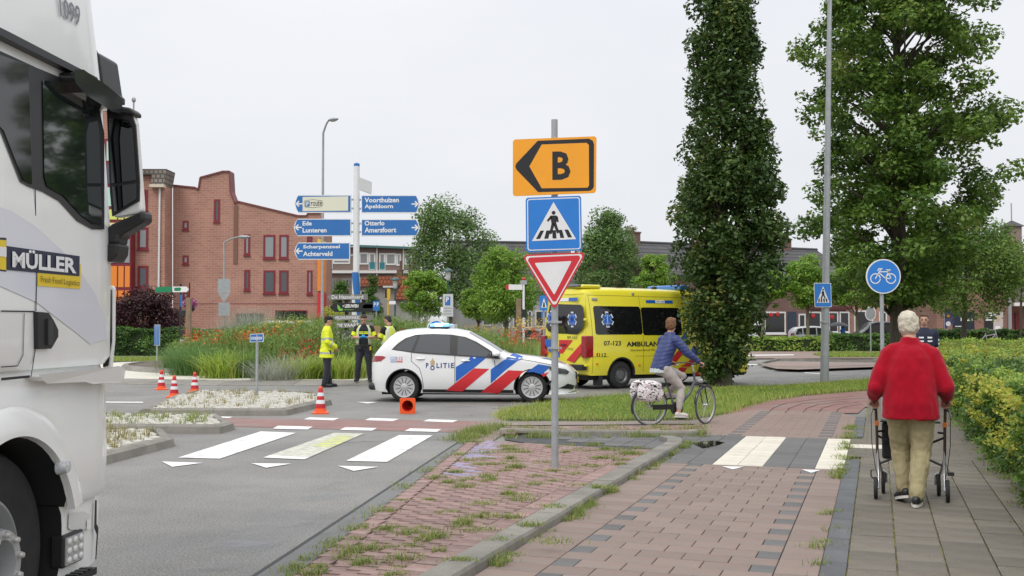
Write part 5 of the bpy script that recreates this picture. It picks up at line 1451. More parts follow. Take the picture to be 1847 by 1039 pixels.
def rquad(q,r,ins=0.0,n=5):
 """rounded quad in photograph pixels: q = tl, tr, br, bl; r, ins as shares of the width"""
 tl,tr,br,bl=[Vector(p)for p in q];w=(tr-tl).length;h=(bl-tl).length
 out=[]
 for cs,ct,a0 in((1,0,-90),(1,1,0),(0,1,90),(0,0,180)):
  rs,rt=r,r*w/h;i_s,it=ins,ins*w/h
  c_s=(1-i_s-rs)if cs else(i_s+rs);c_t=(1-it-rt)if ct else(it+rt)
  for k in range(n):
   a=R(a0+90*k/(n-1));s=c_s+rs*math.cos(a);t=c_t+rt*math.sin(a)
   p=tl.lerp(tr,s).lerp(bl.lerp(br,s),t);out.append(tuple(p))
 return out
class Sign:
 """a flat sign on an upright plane, traced in pixels; y < 0 faces the viewer"""
 def __init__(s,face,parent):s.f=face;s.p=parent;s.m=MB();s.mats=[]
 def mi(s,mat):
  if mat not in s.mats:s.mats.append(mat)
  return s.mats.index(mat)
 def plate(s,name,poly,mat,y0=0.0,th=0.025,back=None):
  m=MB();m.prism(s.f.hits(poly),y0,y0+th);return m.build(name,mat,s.p)
 def face(s,poly,mat,y):
  pts=s.f.hits(poly);s.m.add([(x,y,z)for x,z in pts],[list(range(len(pts)))],s.mi(mat))
 def stroke(s,pts,w,mat,y,closed=False):
  q=[Vector(s.f.hit(*p))for p in pts]
  if closed:q.append(q[0])
  i_=s.mi(mat)
  for k,(a,b)in enumerate(zip(q[:-1],q[1:])):
   d=(b-a)
   if d.length<1e-6:continue
   d.normalize();n=Vector((-d.y,d.x))*w/2;e=d*w*0.3;yy=y-0.0002*(k%3)
   s.m.add([(v.x,yy,v.y)for v in(a-n-e,b-n+e,b+n+e,a+n-e)],[(0,1,2,3)],i_)
 def text(s,t,q,mat,y,bold=0.02,spacing=1.0):
  vs,fs,asp=text_geo(t,bold,spacing);tl,tr,br,bl=[Vector(p)for p in q];out=[]
  for a,b in vs:
   p=bl.lerp(br,a).lerp(tl.lerp(tr,a),b);x,z=s.f.hit(p.x,p.y);out.append((x,y,z))
  s.m.add(out,fs,s.mi(mat))
 def done(s,name='sign_print',parent=None):return s.m.build(name,s.mats,parent or s.p)
def circ(cx,cy,r,n=24,sx=1.0):return[(cx+r*sx*math.cos(2*math.pi*i/n),cy+r*math.sin(2*math.pi*i/n))for i in range(n)]
def zebra_print(sg,q,y,parent=None):
 """pedestrian crossing sign: blue, white line, white triangle, walker over stripes"""
 tl,tr,br,bl=[Vector(p)for p in q]
 U=lambda pts:[tuple(tl.lerp(tr,a).lerp(bl.lerp(br,a),b))for a,b in pts]
 sg.face(rquad(q,0.05),M_SBLUE,y-0.001);sg.face(rquad(q,0.045,0.025),M_SWHITE,y-0.0022);sg.face(rquad(q,0.035,0.043),M_SBLUE,y-0.0034)
 sg.face(U([(0.5,0.10),(0.105,0.80),(0.895,0.79)]),M_SWHITE,y-0.0046)
 for p in([(0.175,0.765),(0.25,0.765),(0.325,0.615),(0.26,0.615)],[(0.325,0.765),(0.40,0.765),(0.43,0.615),(0.365,0.615)],[(0.475,0.765),(0.545,0.765),(0.535,0.615),(0.47,0.615)],[(0.615,0.76),(0.685,0.76),(0.645,0.612),(0.585,0.612)],[(0.75,0.755),(0.825,0.755),(0.755,0.61),(0.69,0.61)]):
  sg.face(U(p),M_SBLACK,y-0.0058)
 c=U([(0.50,0.295)])[0];w=(tr-tl).length
 sg.face(circ(c[0],c[1],0.035*w,14),M_SBLACK,y-0.0062)
 for p in([(0.445,0.345),(0.55,0.345),(0.565,0.40),(0.54,0.50),(0.46,0.50),(0.45,0.42)],[(0.46,0.49),(0.515,0.50),(0.46,0.68),(0.415,0.68)],[(0.49,0.50),(0.545,0.49),(0.60,0.66),(0.555,0.675)],[(0.445,0.345),(0.47,0.39),(0.40,0.455),(0.375,0.43)],[(0.545,0.35),(0.575,0.37),(0.59,0.46),(0.56,0.47)]):
  sg.face(U(p),M_SBLACK,y-0.0066)
def post(name_parent,base,top,r0,r1,mat,name='post',n=14):
 m=MB();b=Vector(base);t=Vector(top);m.tube([b,b.lerp(t,0.5),t],[r0,(r0+r1)/2,r1],n);return m.build(name,mat,name_parent,smooth=True)
# ---- the sign post in the verge
b0=G(1001,845,0.06)
SP=Face((b0.x,b0.y-0.05),R(0))
root=thing('sign_post','grey post carrying orange B diversion, zebra crossing and give way signs','sign post',(SP.o.x,SP.o.y,0))
ztop=P(1001,216,b0.y).z
post(root,(0,0.05,0.0),(0,0.05,ztop),0.040,0.036,M_GALV)
sg=Sign(SP,root)
q=[(925,252),(1076,246),(1075,348),(925,354)]
pl_=sg.plate('diversion_sign',rquad(q,0.035),M_SORANGE,-0.012,0.022)
c6=lambda pts:[(900+x/2.662,210+y/2.662)for x,y in pts]
s2=Sign(SP,pl_)
s2.face(c6([(78,240),(84,226),(186,118),(432,108),(450,118),(456,135),(455,338),(447,352),(432,358),(188,364),(84,256)]),M_SBLACK,-0.0140)
s2.face(c6([(146,241),(205,136),(420,128),(431,138),(432,332),(424,343),(205,346)]),M_SORANGE,-0.0155)
s2.text('B',c6([(256,170),(343,168),(343,304),(256,306)]),M_SBLACK,-0.0170,0.03)
s2.done('arrow_print')
q=[(948,357),(1048,353),(1050,452),(949,455)]
pl_=sg.plate('crossing_sign',rquad(q,0.05),M_SBLUE,-0.012,0.022)
s2=Sign(SP,pl_);zebra_print(s2,q,-0.0125);s2.done('pictogram')
def rtri(a,b,c,r):
 out=[]
 for p,p1,p2 in((a,c,b),(b,a,c),(c,b,a)):
  p=Vector(p);d1=(Vector(p1)-p).normalized();d2=(Vector(p2)-p).normalized()
  for k in range(5):t=k/4;out.append(tuple(p+d1*r*(1-t)**2+d2*r*t*t+(d1+d2)*r*0.12*4*t*(1-t)))
 return out
pl_=sg.plate('give_way_sign',rtri((941,460),(1058,455),(1000,560),9),M_SRED,-0.012,0.022)
s2=Sign(SP,pl_)
s2.face(rtri((945,462.5),(1053,458),(1000,554),7),M_SWHITE,-0.0135);s2.face(rtri((949,465),(1049.5,460.5),(1000,548.5),7),M_SRED,-0.0150);s2.face(rtri((964,474.5),(1031,471),(999.5,532),2),M_SWHITE,-0.0165)
s2.done('border_print')
for y_ in(581,628):
 z=SP.hit(1001,y_)[1];m=MB();m.lathe([(0.043,-0.014),(0.05,-0.012),(0.05,0.012),(0.043,0.014)],(0,0.05,z),'z',14);m.box(-0.075,0.075,0.0,0.012,z-0.012,z+0.012);m.tube([(-0.06,-0.03,z),(-0.06,0.07,z)],0.008,6);m.tube([(0.06,-0.03,z),(0.06,0.07,z)],0.008,6)
 m.build('clamp',M_GALV,root)
# ---- direction signs on the roundabout
FD=40.0
FP_=Face(P(642,590,FD),R(0))
root=thing('direction_signpost','white direction post with five blue arrow signs above the flower bed','signpost',(FP_.o.x,FD,0))
zt=FP_.hit(643,299)[1]
post(root,(0,0,0.3),(0,0,FP_.hit(643,500)[1]),0.16,0.15,M_WHITEP)
post(root,(0,0,FP_.hit(643,500)[1]),(0,0,zt),0.12,0.11,M_WHITEP)
m=MB();m.lathe([(0.112,0),(0.112,0.09),(0.05,0.13),(0.001,0.13)],(0,0,zt-0.02),'z',16);m.build('cap',M_DBLUE,root,smooth=True)
m=MB();zz=FP_.hit(643,540)[1]
for i in range(18):
 t0,t1=i/18,(i+1)/18
 for a in range(5):
  th=lambda k,t:R(200+130*t+22*k)
  m.add([(0.162*math.cos(th(k,t)),0.162*math.sin(th(k,t)),zz+1.0-2.2*t)for k,t in((a,t0),(a+1,t0),(a+1,t1),(a,t1))],[(0,1,2,3)])
m.build('blue_swirl',M_DBLUE,root)
c4_=lambda pts:[(520+x/2.473,280+y/2.473)for x,y in pts]
def finger(x0,x1,y0,y1,left,lines,cream=False):
 yc=(y0+y1)/2;h=(y1-y0)
 def shape(d):
  if left:return[(x1-d,y0+d),(x1-d,y1-d),(x0+18-d*.3,y1-d),(x0+7+d,yc+h*0.28),(x0+d*1.2,yc),(x0+7+d,yc-h*0.28),(x0+18-d*.3,y0+d)]
  return[(x0+d,y0+d),(x1-18+d*.3,y0+d),(x1-7-d,yc-h*0.28),(x1-d*1.2,yc),(x1-7-d,yc+h*0.28),(x1-18+d*.3,y1-d),(x0+d,y1-d)]
 s=Sign(FP_,root);pl_=s.plate('direction_sign',c4_(shape(0)),M_SWHITE,-0.05,0.10)
 p=Sign(FP_,pl_);p.face(c4_(shape(3.5)),M_DBLUE,-0.053)
 if cream:
  p.face(c4_([(65,187),(268,184),(268,248),(65,250)]),M_CREAMS,-0.056)
  p.face(c4_([(77,207),(97,206),(97,229),(77,230)]),M_DBLUE,-0.059);p.text('P',c4_([(82,210),(93,210),(93,227),(82,227)]),M_SWHITE,-0.062,0.02);p.text('route',c4_([(102,205),(151,203),(151,226),(102,228)]),M_SBLACK,-0.059,0.01)
  p.stroke(c4_([(76,203),(112,199),(150,203),(156,215),(150,230),(112,235),(76,232),(72,217)]),0.014,M_SBLACK,-0.0575,True)
 else:
  for t,xa,xb,ya,yb in lines:p.text(t,c4_([(xa,ya),(xb,ya-1),(xb,yb-1),(xa,yb)]),M_SWHITE,-0.056,0.03)
 ax=x0+22 if left else x1-22;sg_=-1 if left else 1
 p.stroke(c4_([(ax-13,yc),(ax+13,yc)]),0.05,M_SWHITE,-0.056);p.stroke(c4_([(ax+sg_*2,yc-11),(ax+sg_*13,yc),(ax+sg_*2,yc+11)]),0.05,M_SWHITE,-0.0572)
 p.done('lettering')
 for dy in(-0.25,0.25):
  m=MB();xe,z=FP_.hit(*c4_([((x1 if left else x0),yc+dy*h)])[0]);m.tube([(xe,0.0,z),(0,0,z)],0.03,8);m.tube([(xe+(0.03 if left else-0.03),-0.05,z),(xe+(0.03 if left else-0.03),0.05,z)],0.035,8);m.build('bracket',M_GALV,root)
finger(28,282,178,257,True,[],True)
finger(25,281,284,361,True,[('Ede',65,106,295,315),('Lunteren',65,172,325,346)])
finger(28,276,390,466,True,[('Scherpenzeel',67,231,401,421),('Achterveld',67,198,430,451)])
finger(326,587,179,258,False,[('Voorthuizen',341,494,190,212),('Apeldoorn',341,468,220,243)])
finger(326,587,286,361,False,[('Otterlo',341,430,293,315),('Amersfoort',341,482,323,346)])
m=MB();a=FP_.hit(*c4_([(318,75)])[0]);b=FP_.hit(*c4_([(350,172)])[0]);m.obox((a[0]-0.05,0.1,(a[1]+b[1])/2),(b[0]+0.02,1.1,(a[1]+b[1])/2-0.05),0.05,a[1]-b[1]-0.35);m.build('direction_sign',M_SWHITE,root)
# ---- lamp posts
def lamp_curve(root,base,top,arm,r0,r1,mat,head=True):
 m=MB();b=Vector(base);t=Vector(top);n=10;pts=[b+(t-b)*i/n for i in range(n+1)];rs=[r0+(r1-r0)*i/n for i in range(n+1)]
 a=Vector(arm);k=7;d=(t-b).normalized()
 for i in range(1,k+1):s_=i/k;pts.append(t+a*s_+d*0.0-Vector((0,0,a.z))*s_+Vector((0,0,a.z))*math.sin(s_*math.pi/2));rs.append(r1*(1-0.25*s_))
 m.tube(pts,rs,14);m.build('pole',mat,root,smooth=True)
 if head:
  e=pts[-1];dr=Vector((a.x,a.y,0)).normalized();m=MB();m.ell(e+dr*0.28,(0.38,0.15,0.09),14,8,Matrix.Rotation(math.atan2(dr.y,dr.x),3,'Z'));h=m.build('lamp_head',M_SBACK,root,smooth=True)
  m=MB();m.ell(e+dr*0.30-Vector((0,0,0.05)),(0.26,0.11,0.07),12,8,Matrix.Rotation(math.atan2(dr.y,dr.x),3,'Z'));m.build('lens',M('lamp_glass',(0.4,0.4,0.4),rough=0.15),h,smooth=True)
lb=G(1487,690,0.05);lt=P(1496.7,-4,lb.y)
root=thing('lamp_post','tall tapered grey lamp post in the grass verge carrying a small zebra sign','lamp post',lb)
lamp_curve(root,(0,0,-0.05),tuple(lt-lb),(-1.5,0.1,0.5),0.12,0.06,M_GALV)
m=MB();z=P(1487,584,lb.y).z-0.05;m.lathe([(0.105,0),(0.125,0.01),(0.125,0.07),(0.105,0.08)],(0.03,0,z),'z',16);m.build('collar',M_GALV,root)
LF=Face((lb.x,lb.y-0.14),0);q=[(1468,510.5),(1499,510.5),(1500,554),(1469.5,554)]
r2=thing('crossing_sign_panel',None,None);r2.parent=root;r2.location=(LF.o.x-lb.x,LF.o.y-lb.y,-lb.z);KIDS.setdefault(root.name,[]).append(r2)
s_=Sign(LF,r2)
_q=LF.hits(rquad(q,0.03));m=MB();m.prism([(x,z)for x,z in _q],0,0.02);m.build('panel',M_SWHITE,r2)
tq=[(1470,513),(1498,513),(1498.5,549),(1471,549)]
s_.face(rquad(q,0.03,0.03),M_SBLUE,-0.002)
s_.face([(1484.5,516),(1473,546),(1496,546)],M_SWHITE,-0.004)
for i in range(4):x_=1475.5+i*4.8;s_.face([(x_,545),(x_+2.6,545),(x_+2.6+(1.5-i)*0.5,538.5),(x_+(1.5-i)*0.6,538.5)],M_SBLACK,-0.006)
s_.face([(1483,525),(1486,525),(1487,532),(1489.5,538),(1487,538),(1485,533),(1482,538.5),(1480,538),(1483,531),(1481.5,529)],M_SBLACK,-0.0075);s_.face(circ(1484.5,522.6,1.6,8),M_SBLACK,-0.0075)
s_.done('pictogram')
lb=Vector((P(581,590,56).x,56,0));lt=P(583,240,56)
root=thing('lamp_post','slim grey lamp post rising behind the blue direction signs','lamp post',lb)
lamp_curve(root,(0,0,0),tuple(lt-lb),(0.38,-0.3,0.62),0.09,0.055,M_GALV)
lb=Vector((P(404,590,62).x,62,0));lt=P(404,438,62)
root=thing('lamp_post','short lamp post in front of the brick flats with sign backs on it','lamp post',lb)
lamp_curve(root,(0,0,0),tuple(lt-lb),(0.95,-0.2,0.32),0.07,0.045,M_GALV)
BF=Face((lb.x,lb.y-0.1),0)
m=MB();m.prism([(x,z)for x,z in BF.hits([(393,503),(415,503),(415,528),(393,528)])],-0.1,-0.08);m.build('sign_back',M_SBACK,root)
m=MB();m.prism(BF.hits([(393,529),(415.5,529),(404,545)]),-0.1,-0.08);m.build('sign_back',M_SBACK,root)
m=MB();m.prism(BF.hits([(394,546),(414.5,546),(414.5,570),(394,570)]),-0.1,-0.08);m.build('sign_back',M_SBACK,root)
# ---- cycle path sign
cb=G(1593,752)
root=thing('cycle_sign','round blue cycle path sign with a white bicycle, on a grey post','sign',(cb.x,cb.y,0))
CFc=Face((cb.x,cb.y-0.06),0)
zc_=CFc.hit(1593,474)[1]
post(root,(0,0.0,0),(0,0.0,zc_),0.036,0.034,M_GALV)
r2=thing('sign_disc',None,None);r2.parent=root;r2.location=(0,-0.06,0)
m=MB();m.prism(CFc.hits(circ(1593.5,498.5,31.3,40)),0.0,0.022);m.build('disc',M_SWHITE,r2)
s_=Sign(CFc,r2);s_.face(circ(1593.5,498.5,29.2,40),M_SBLUE,-0.003)
c3_=lambda pts:[(1330+x/3.248,380+y/3.248)for x,y in pts]
for cx in(808,899):s_.stroke(c3_(circ(cx,398,28,22)),0.018,M_SWHITE,-0.006,True)
for p in([(808,398),(838,346)],[(822,352),(828,340),(848,341)],[(835,358),(886,358)],[(832,366),(866,396)],[(889,350),(866,396)],[(866,396),(899,398)],[(884,362),(899,398)],[(873,347),(895,347)]):s_.stroke(c3_(p),0.018,M_SWHITE,-0.006)
s_.done('bicycle_print')
# ---- other small signs
def backsign(px,py,sx,sy,Y,base_y,label,name='round_sign',cat='sign',mat=M_SBACK,rim=M_SWHITE):
 o=P(px,py,Y);root=thing(name,label,cat,(o.x,Y,0));F_=Face((o.x,Y-0.06),0)
 post(root,(0,0,0),(0,0,F_.hit(px,py-sy)[1]),0.04,0.04,M_GALV,n=8)
 m=MB();m.prism(F_.hits(circ(px,py,sy,28,sx/sy)),-0.08,-0.065);d=m.build('sign_disc',rim,root)
 m=MB();m.prism(F_.hits(circ(px,py,sy*0.86,28,sx/sy)),-0.086,-0.08);m.build('panel',mat,d)
 return root,F_
backsign(1570,565.5,10,13,60,640,'round grey back of a sign on a thin post beyond the refuge')
root,F_=backsign(787,594,17.5,17.5,34,660,'round blue roundabout sign with white arrows behind the police car roof',mat=M_SBLUE)
s_=Sign(F_,root)
for k in range(3):
 a0=100+120*k;pts=[(787+9.5*math.cos(R(a0+i*12)),594+9.5*math.sin(R(a0+i*12)))for i in range(7)]
 s_.stroke(pts,0.06,M_SWHITE,-0.09);e=pts[0];t=R(a0-90)
 s_.face([(e[0]+5*math.cos(R(a0)),e[1]+5*math.sin(R(a0))),(e[0]-5*math.cos(R(a0)),e[1]-5*math.sin(R(a0))),(e[0]+7*math.cos(t),e[1]+7*math.sin(t))],M_SWHITE,-0.092)
s_.done('arrow_print')
nb_=G(463,714.5,0.1);root=thing('street_name_sign','small blue street name plate on a thin post in the cobbled island','sign',(nb_.x,nb_.y,0));F_=Face((nb_.x,nb_.y-0.03),0)
post(root,(0,0,0.05),(0,0,F_.hit(463,604)[1]),0.030,0.028,M_GALV,n=10)
q=[(450.5,602.5),(475,601.5),(475,616.5),(450.5,617.5)]
m=MB();m.prism(F_.hits(rquad(q,0.04)),-0.02,0.0);pn=m.build('name_plate',M_SWHITE,root)
s_=Sign(F_,pn);s_.face(rquad(q,0.03,0.04),M_DBLUE,-0.023)
for i in range(9):
 x_=453.5+i*2.15;s_.face([(x_,607.5),(x_+1.2,607.5),(x_+1.2,613-(i%3)*0.6),(x_,613)],M_SWHITE,-0.026)
s_.done('lettering')
sb=Vector((P(283.5,600,47.5).x,47.5,0));root=thing('edge_on_sign','blue sign seen nearly edge-on beside the left hedge','sign',sb);post(root,(0,0,0),(0,0,P(283,588,47.5).z),0.035,0.035,M_GALV,n=8)
z0,z1=P(280,622,47.5).z,P(280,587,47.5).z
m=MB();m.box(-0.42,0.42,-0.03,-0.02,z0,z1);pn=m.build('sign_panel',M_DBLUE,root);pn.rotation_euler=(0,0,R(-58))
m=MB();m.box(-0.46,0.46,-0.02,0.02,z0-0.04,z1+0.04);m.build('sign_frame',M_SBACK,pn)
# green and white cycle finger sign, with a dark pole
gb=Vector((P(325,600,50).x,50,0));root=thing('finger_sign','green and white cycle finger sign on a dark pole by the hedge','sign',gb);F_=Face((gb.x,50),0)
post(root,(0,0,0),(0,0,F_.hit(325,512)[1]),0.06,0.05,M_BLACK,n=8)
m=MB();m.prism(F_.hits([(281,518),(310,517),(310,527),(281,527.5)]),-0.06,-0.02);m.build('arm',M('sign_green',(0.01,0.22,0.09),rough=0.4),root)
m=MB();m.prism(F_.hits([(313,517),(337,517),(341,522),(337,527),(313,527)]),-0.06,-0.02);a_=m.build('arm',M_SWHITE,root)
m=MB();m.prism(F_.hits([(315,519),(325,518.5),(328,521),(325,525),(315,525)]),-0.065,-0.06);m.build('green_print',_mats['sign_green'],a_)
m=MB();m.prism(F_.hits([(325,531),(329,532),(329,555),(325,552)]),-0.05,-0.03);m.build('side_panel',M_DBLUE,root)
wb=Vector((P(340,600,48).x,48,0));root=thing('wooden_post','weathered wooden post with metal boxes left of the planting','post',wb)
m=MB();z1=P(340,537,48).z;m.box(-0.11,0.11,-0.11,0.11,0,z1);m.build('post',M_POSTW,root,bevel=0.02)
for py,mt in((565,M_BLACK),(600,M_BLACK),(618,M_SBACK),(632,M_SBACK)):
 z=P(333,py,48).z;m=MB();m.box(-0.36,-0.13,-0.1,0.1,z-0.14,z+0.14);m.build('box',mt,root,bevel=0.02)
hb=Vector((P(341,600,66).x,66,0));root=thing('flower_basket','pink flower basket hanging on a thin black pole','flower basket',hb)
post(root,(0,0,0),(0,0,P(341,510,66).z),0.04,0.04,M_BLACK,n=8)
c=P(343,548,66)-hb;pts=rng.normal(size=(900,3));pts/=np.linalg.norm(pts,axis=1)[:,None];pts=pts*rng.uniform(0.5,1,(900,1))*np.array([0.48,0.4,0.38])+np.array(c)
leaves('blossom',pts,0.10,leafmat('pink_petal',(0.30,0.03,0.15),(0.62,0.22,0.42),trans=0.2,cc=(0.75,0.6,0.66)),root)
m=MB();m.ell(c-Vector((0,0,0.3)),(0.3,0.3,0.2));m.build('basket',M_BLACK,root,smooth=True)
# wooden business boards in the bed
bo=P(650,590,38.2);root=thing('board_signpost','stack of grey and black wooden name boards standing in the flower bed','signpost',(bo.x,38.2,0));F_=Face((bo.x,38.2),0)
cz=lambda pts:[(540+x/5.195,520+y/5.195)for x,y in pts]
for x_ in(440,600):
 a,z=F_.hit(*cz([(x_,55)])[0]);m=MB();m.box(a-0.06,a+0.06,0.03,0.15,0.3,z);m.build('post',M_BLACK,root)
def board(pts,mat,txt,q,bold=0.02,tmat=M_SWHITE):
 m=MB();m.prism(F_.hits(cz(pts)),-0.05,0.02);b=m.build('board',mat,root)
 s=Sign(F_,b)
 if txt:s.text(txt,cz(q),tmat,-0.054,bold)
 return s,b
s,b=board([(262,82),(290,58),(640,56),(640,106),(290,108)],M_WOOD,'De Hasselfoerd',[(305,64),(600,62),(600,98),(305,102)],0.01);s.done('lettering')
s,b=board([(285,178),(330,137),(690,137),(690,222),(330,222)],M_SBLACK,'LEEUWEN',[(428,150),(555,150),(555,182),(428,182)],0.04)
s.face(cz([(358,150),(380,172),(388,192),(410,190),(405,212),(372,210),(360,185)]),M('leaf_green',(0.2,0.55,0.08)),-0.054);s.text('hoveniers',cz([(420,192),(510,192),(510,206),(420,206)]),_mats['leaf_green'],-0.054,0.0);s.text('v',cz([(407,158),(420,158),(420,178),(407,178)]),M_SWHITE,-0.054,0.02);s.done('lettering')
s,b=board([(592,168),(615,150),(690,150),(690,188),(600,188)],M_WOOD,None,None)
s,b=board([(325,252),(690,250),(690,298),(325,302)],M_WOOD,'VELDHUISWINKEL',[(335,262),(570,260),(570,290),(335,292)],0.02);s.done('lettering')
s,b=board([(340,322),(690,320),(690,368),(340,372)],M_WOOD,'DE VAART',[(355,332),(560,330),(560,360),(355,364)],0.03);s.done('lettering')
s,b=board([(335,395),(700,390),(700,518),(335,522)],M('dark_wood',(0.12,0.12,0.12),rough=0.8,var=0.3,scale=4),"'t Karse",[(350,425),(540,420),(540,475),(350,485)],0.03);s.done('lettering')
s,b=board([(380,545),(700,540),(700,585),(380,590)],M_WOOD,'ippel',[(400,548),(500,548),(500,584),(400,586)],0.03);s.done('lettering')
def box_sign(px0,py0,px1,py1,Y,name,label,mat,post_mat=M_GALV,r=0.04):
 o=P((px0+px1)/2,py0,Y);root=thing(name,label,'sign',(o.x,Y,0));F_=Face((o.x,Y),0)
 post(root,(0,0,0),(0,0,F_.hit(px0,py0)[1]-0.05),r,r,post_mat,n=8);m=MB();m.prism(F_.hits([(px0,py0),(px1,py0),(px1,py1),(px0,py1)]),-0.08,-0.05);pn=m.build('panel',mat,root);return root,F_,pn
root,F_,pn=box_sign(673,543,685,560.5,58,'parking_sign','blue parking sign with two letters beside the dark name board',M_DBLUE)
s_=Sign(F_,pn);s_.text('P',[(674.5,545.5),(678,545.5),(678,553),(674.5,553)],M_SWHITE,-0.085);s_.text('P',[(680,545.5),(683.5,545.5),(683.5,553),(680,553)],M_SWHITE,-0.085);s_.done('lettering')
root,F_,pn=box_sign(799,530.5,817.5,571,66,'parking_board','pale parking board with a blue P under the lantern post',M('pale_board',(0.55,0.56,0.55),rough=0.5))
s_=Sign(F_,pn);s_.face([(803,535),(812.5,535),(812.5,551),(803,551)],M_DBLUE,-0.084);s_.text('P',[(804.5,536),(810,536),(810,545),(804.5,545)],M_SWHITE,-0.088,0.03)
for i in range(3):s_.face([(801,555+5*i),(815,555+5*i),(815,557+5*i),(801,557+5*i)],M_SBACK,-0.084)
s_.done('lettering')
root,F_,pn=box_sign(974,533,987.5,560,44,'crossing_sign','small blue zebra crossing sign just left of the ambulance',M_SBLUE);s_=Sign(F_,pn);s_.face([(981,537),(976,555),(986,555)],M_SWHITE,-0.085);s_.face([(980,545),(982,545),(983,554),(979,554)],M_SBLACK,-0.088);s_.done('pictogram')
root,F_,pn=box_sign(976,562,985,573,52,'blue_sign','tiny blue sign below the zebra sign left of the ambulance',M_DBLUE)
o=P(944.5,590,52);root=thing('finger_sign','white finger sign with red tip beside a wooden post','sign',(o.x,52,0));F_=Face((o.x,52),0)
post(root,(0,0,0),(0,0,F_.hit(944,504)[1]),0.055,0.055,M_SWHITE,n=8)
m=MB();m.ell((0,0,F_.hit(944,503)[1]),(0.09,0.09,0.08));m.build('finial',M_SRED,root,smooth=True)
m=MB();m.prism(F_.hits([(915,513),(942,513.5),(942,523),(915,523),(911,518)]),-0.08,-0.04);a_=m.build('arm',M_SWHITE,root);m=MB();m.prism(F_.hits([(915,513),(917.5,513),(917.5,523),(915,523),(911,518)]),-0.085,-0.08);m.build('red_tip',M_SRED,a_)
m=MB();m.box(-0.16,0.16,-0.06,0.06,F_.hit(944,513)[1],F_.hit(944,506)[1]);m.build('clamp',M_GALV,root)
o=P(935.5,590,50);root=thing('wooden_post','short weathered wooden post behind the white finger sign','post',(o.x,50,0));m=MB();m.box(-0.12,0.12,-0.12,0.12,0,P(935,539,50).z);m.build('post',M_POSTW,root,bevel=0.02);m=MB();m.box(0.15,0.35,-0.1,0.1,P(935,573,50).z,P(935,558,50).z);m.build('box',M_BLACK,root)
o=P(700,590,64);root=thing('signal_post','yellow post with dark signal housing near the green lantern','signal post',(o.x,64,0));F_=Face((o.x,64),0)
post(root,(0,0,0),(0,0,F_.hit(700,545)[1]),0.06,0.06,M('post_yellow',(0.62,0.40,0.03),rough=0.5),n=8)
m=MB();m.prism(F_.hits([(697,521),(704,521),(704,539),(700,543),(697,539)]),-0.12,0.1);m.build('housing',_mats['post_yellow'],root);m=MB();m.prism(F_.hits([(695,521),(698,521),(698,538),(695,538)]),-0.16,0.0);m.build('signal_lamp',M_SBLACK,root);m=MB();m.prism(F_.hits([(702,543),(714,543),(714,549),(702,549)]),-0.12,-0.1);m.build('panel',M_SWHITE,root)
def lantern(px,ytop,Y,label):
 o=P(px,590,Y);root=thing('lantern_post',label,'lantern post',(o.x,Y,0),group='green lantern posts');z=P(px,ytop,Y).z
 post(root,(0,0,0),(0,0,z-0.8),0.075,0.05,M_GREENP,n=10)
 m=MB();m.lathe([(0.09,z-0.8),(0.15,z-0.72),(0.17,z-0.3),(0.15,z-0.24)],(0,0,0),'z',12);m.build('lantern_glass',M('milk_glass',(0.55,0.56,0.55),rough=0.3),root,smooth=True)
 m=MB();m.lathe([(0.36,z-0.24),(0.33,z-0.16),(0.08,z-0.04),(0.001,z)],(0,0,0),'z',16);m.build('hood',M_GREENP,root,smooth=True)
lantern(808,483,68,'green lantern post standing over the pale parking board');lantern(712.5,499,72,'green lantern post beside the yellow signal post');lantern(709,517,92,'smaller green lantern post farther behind the yellow signal post')
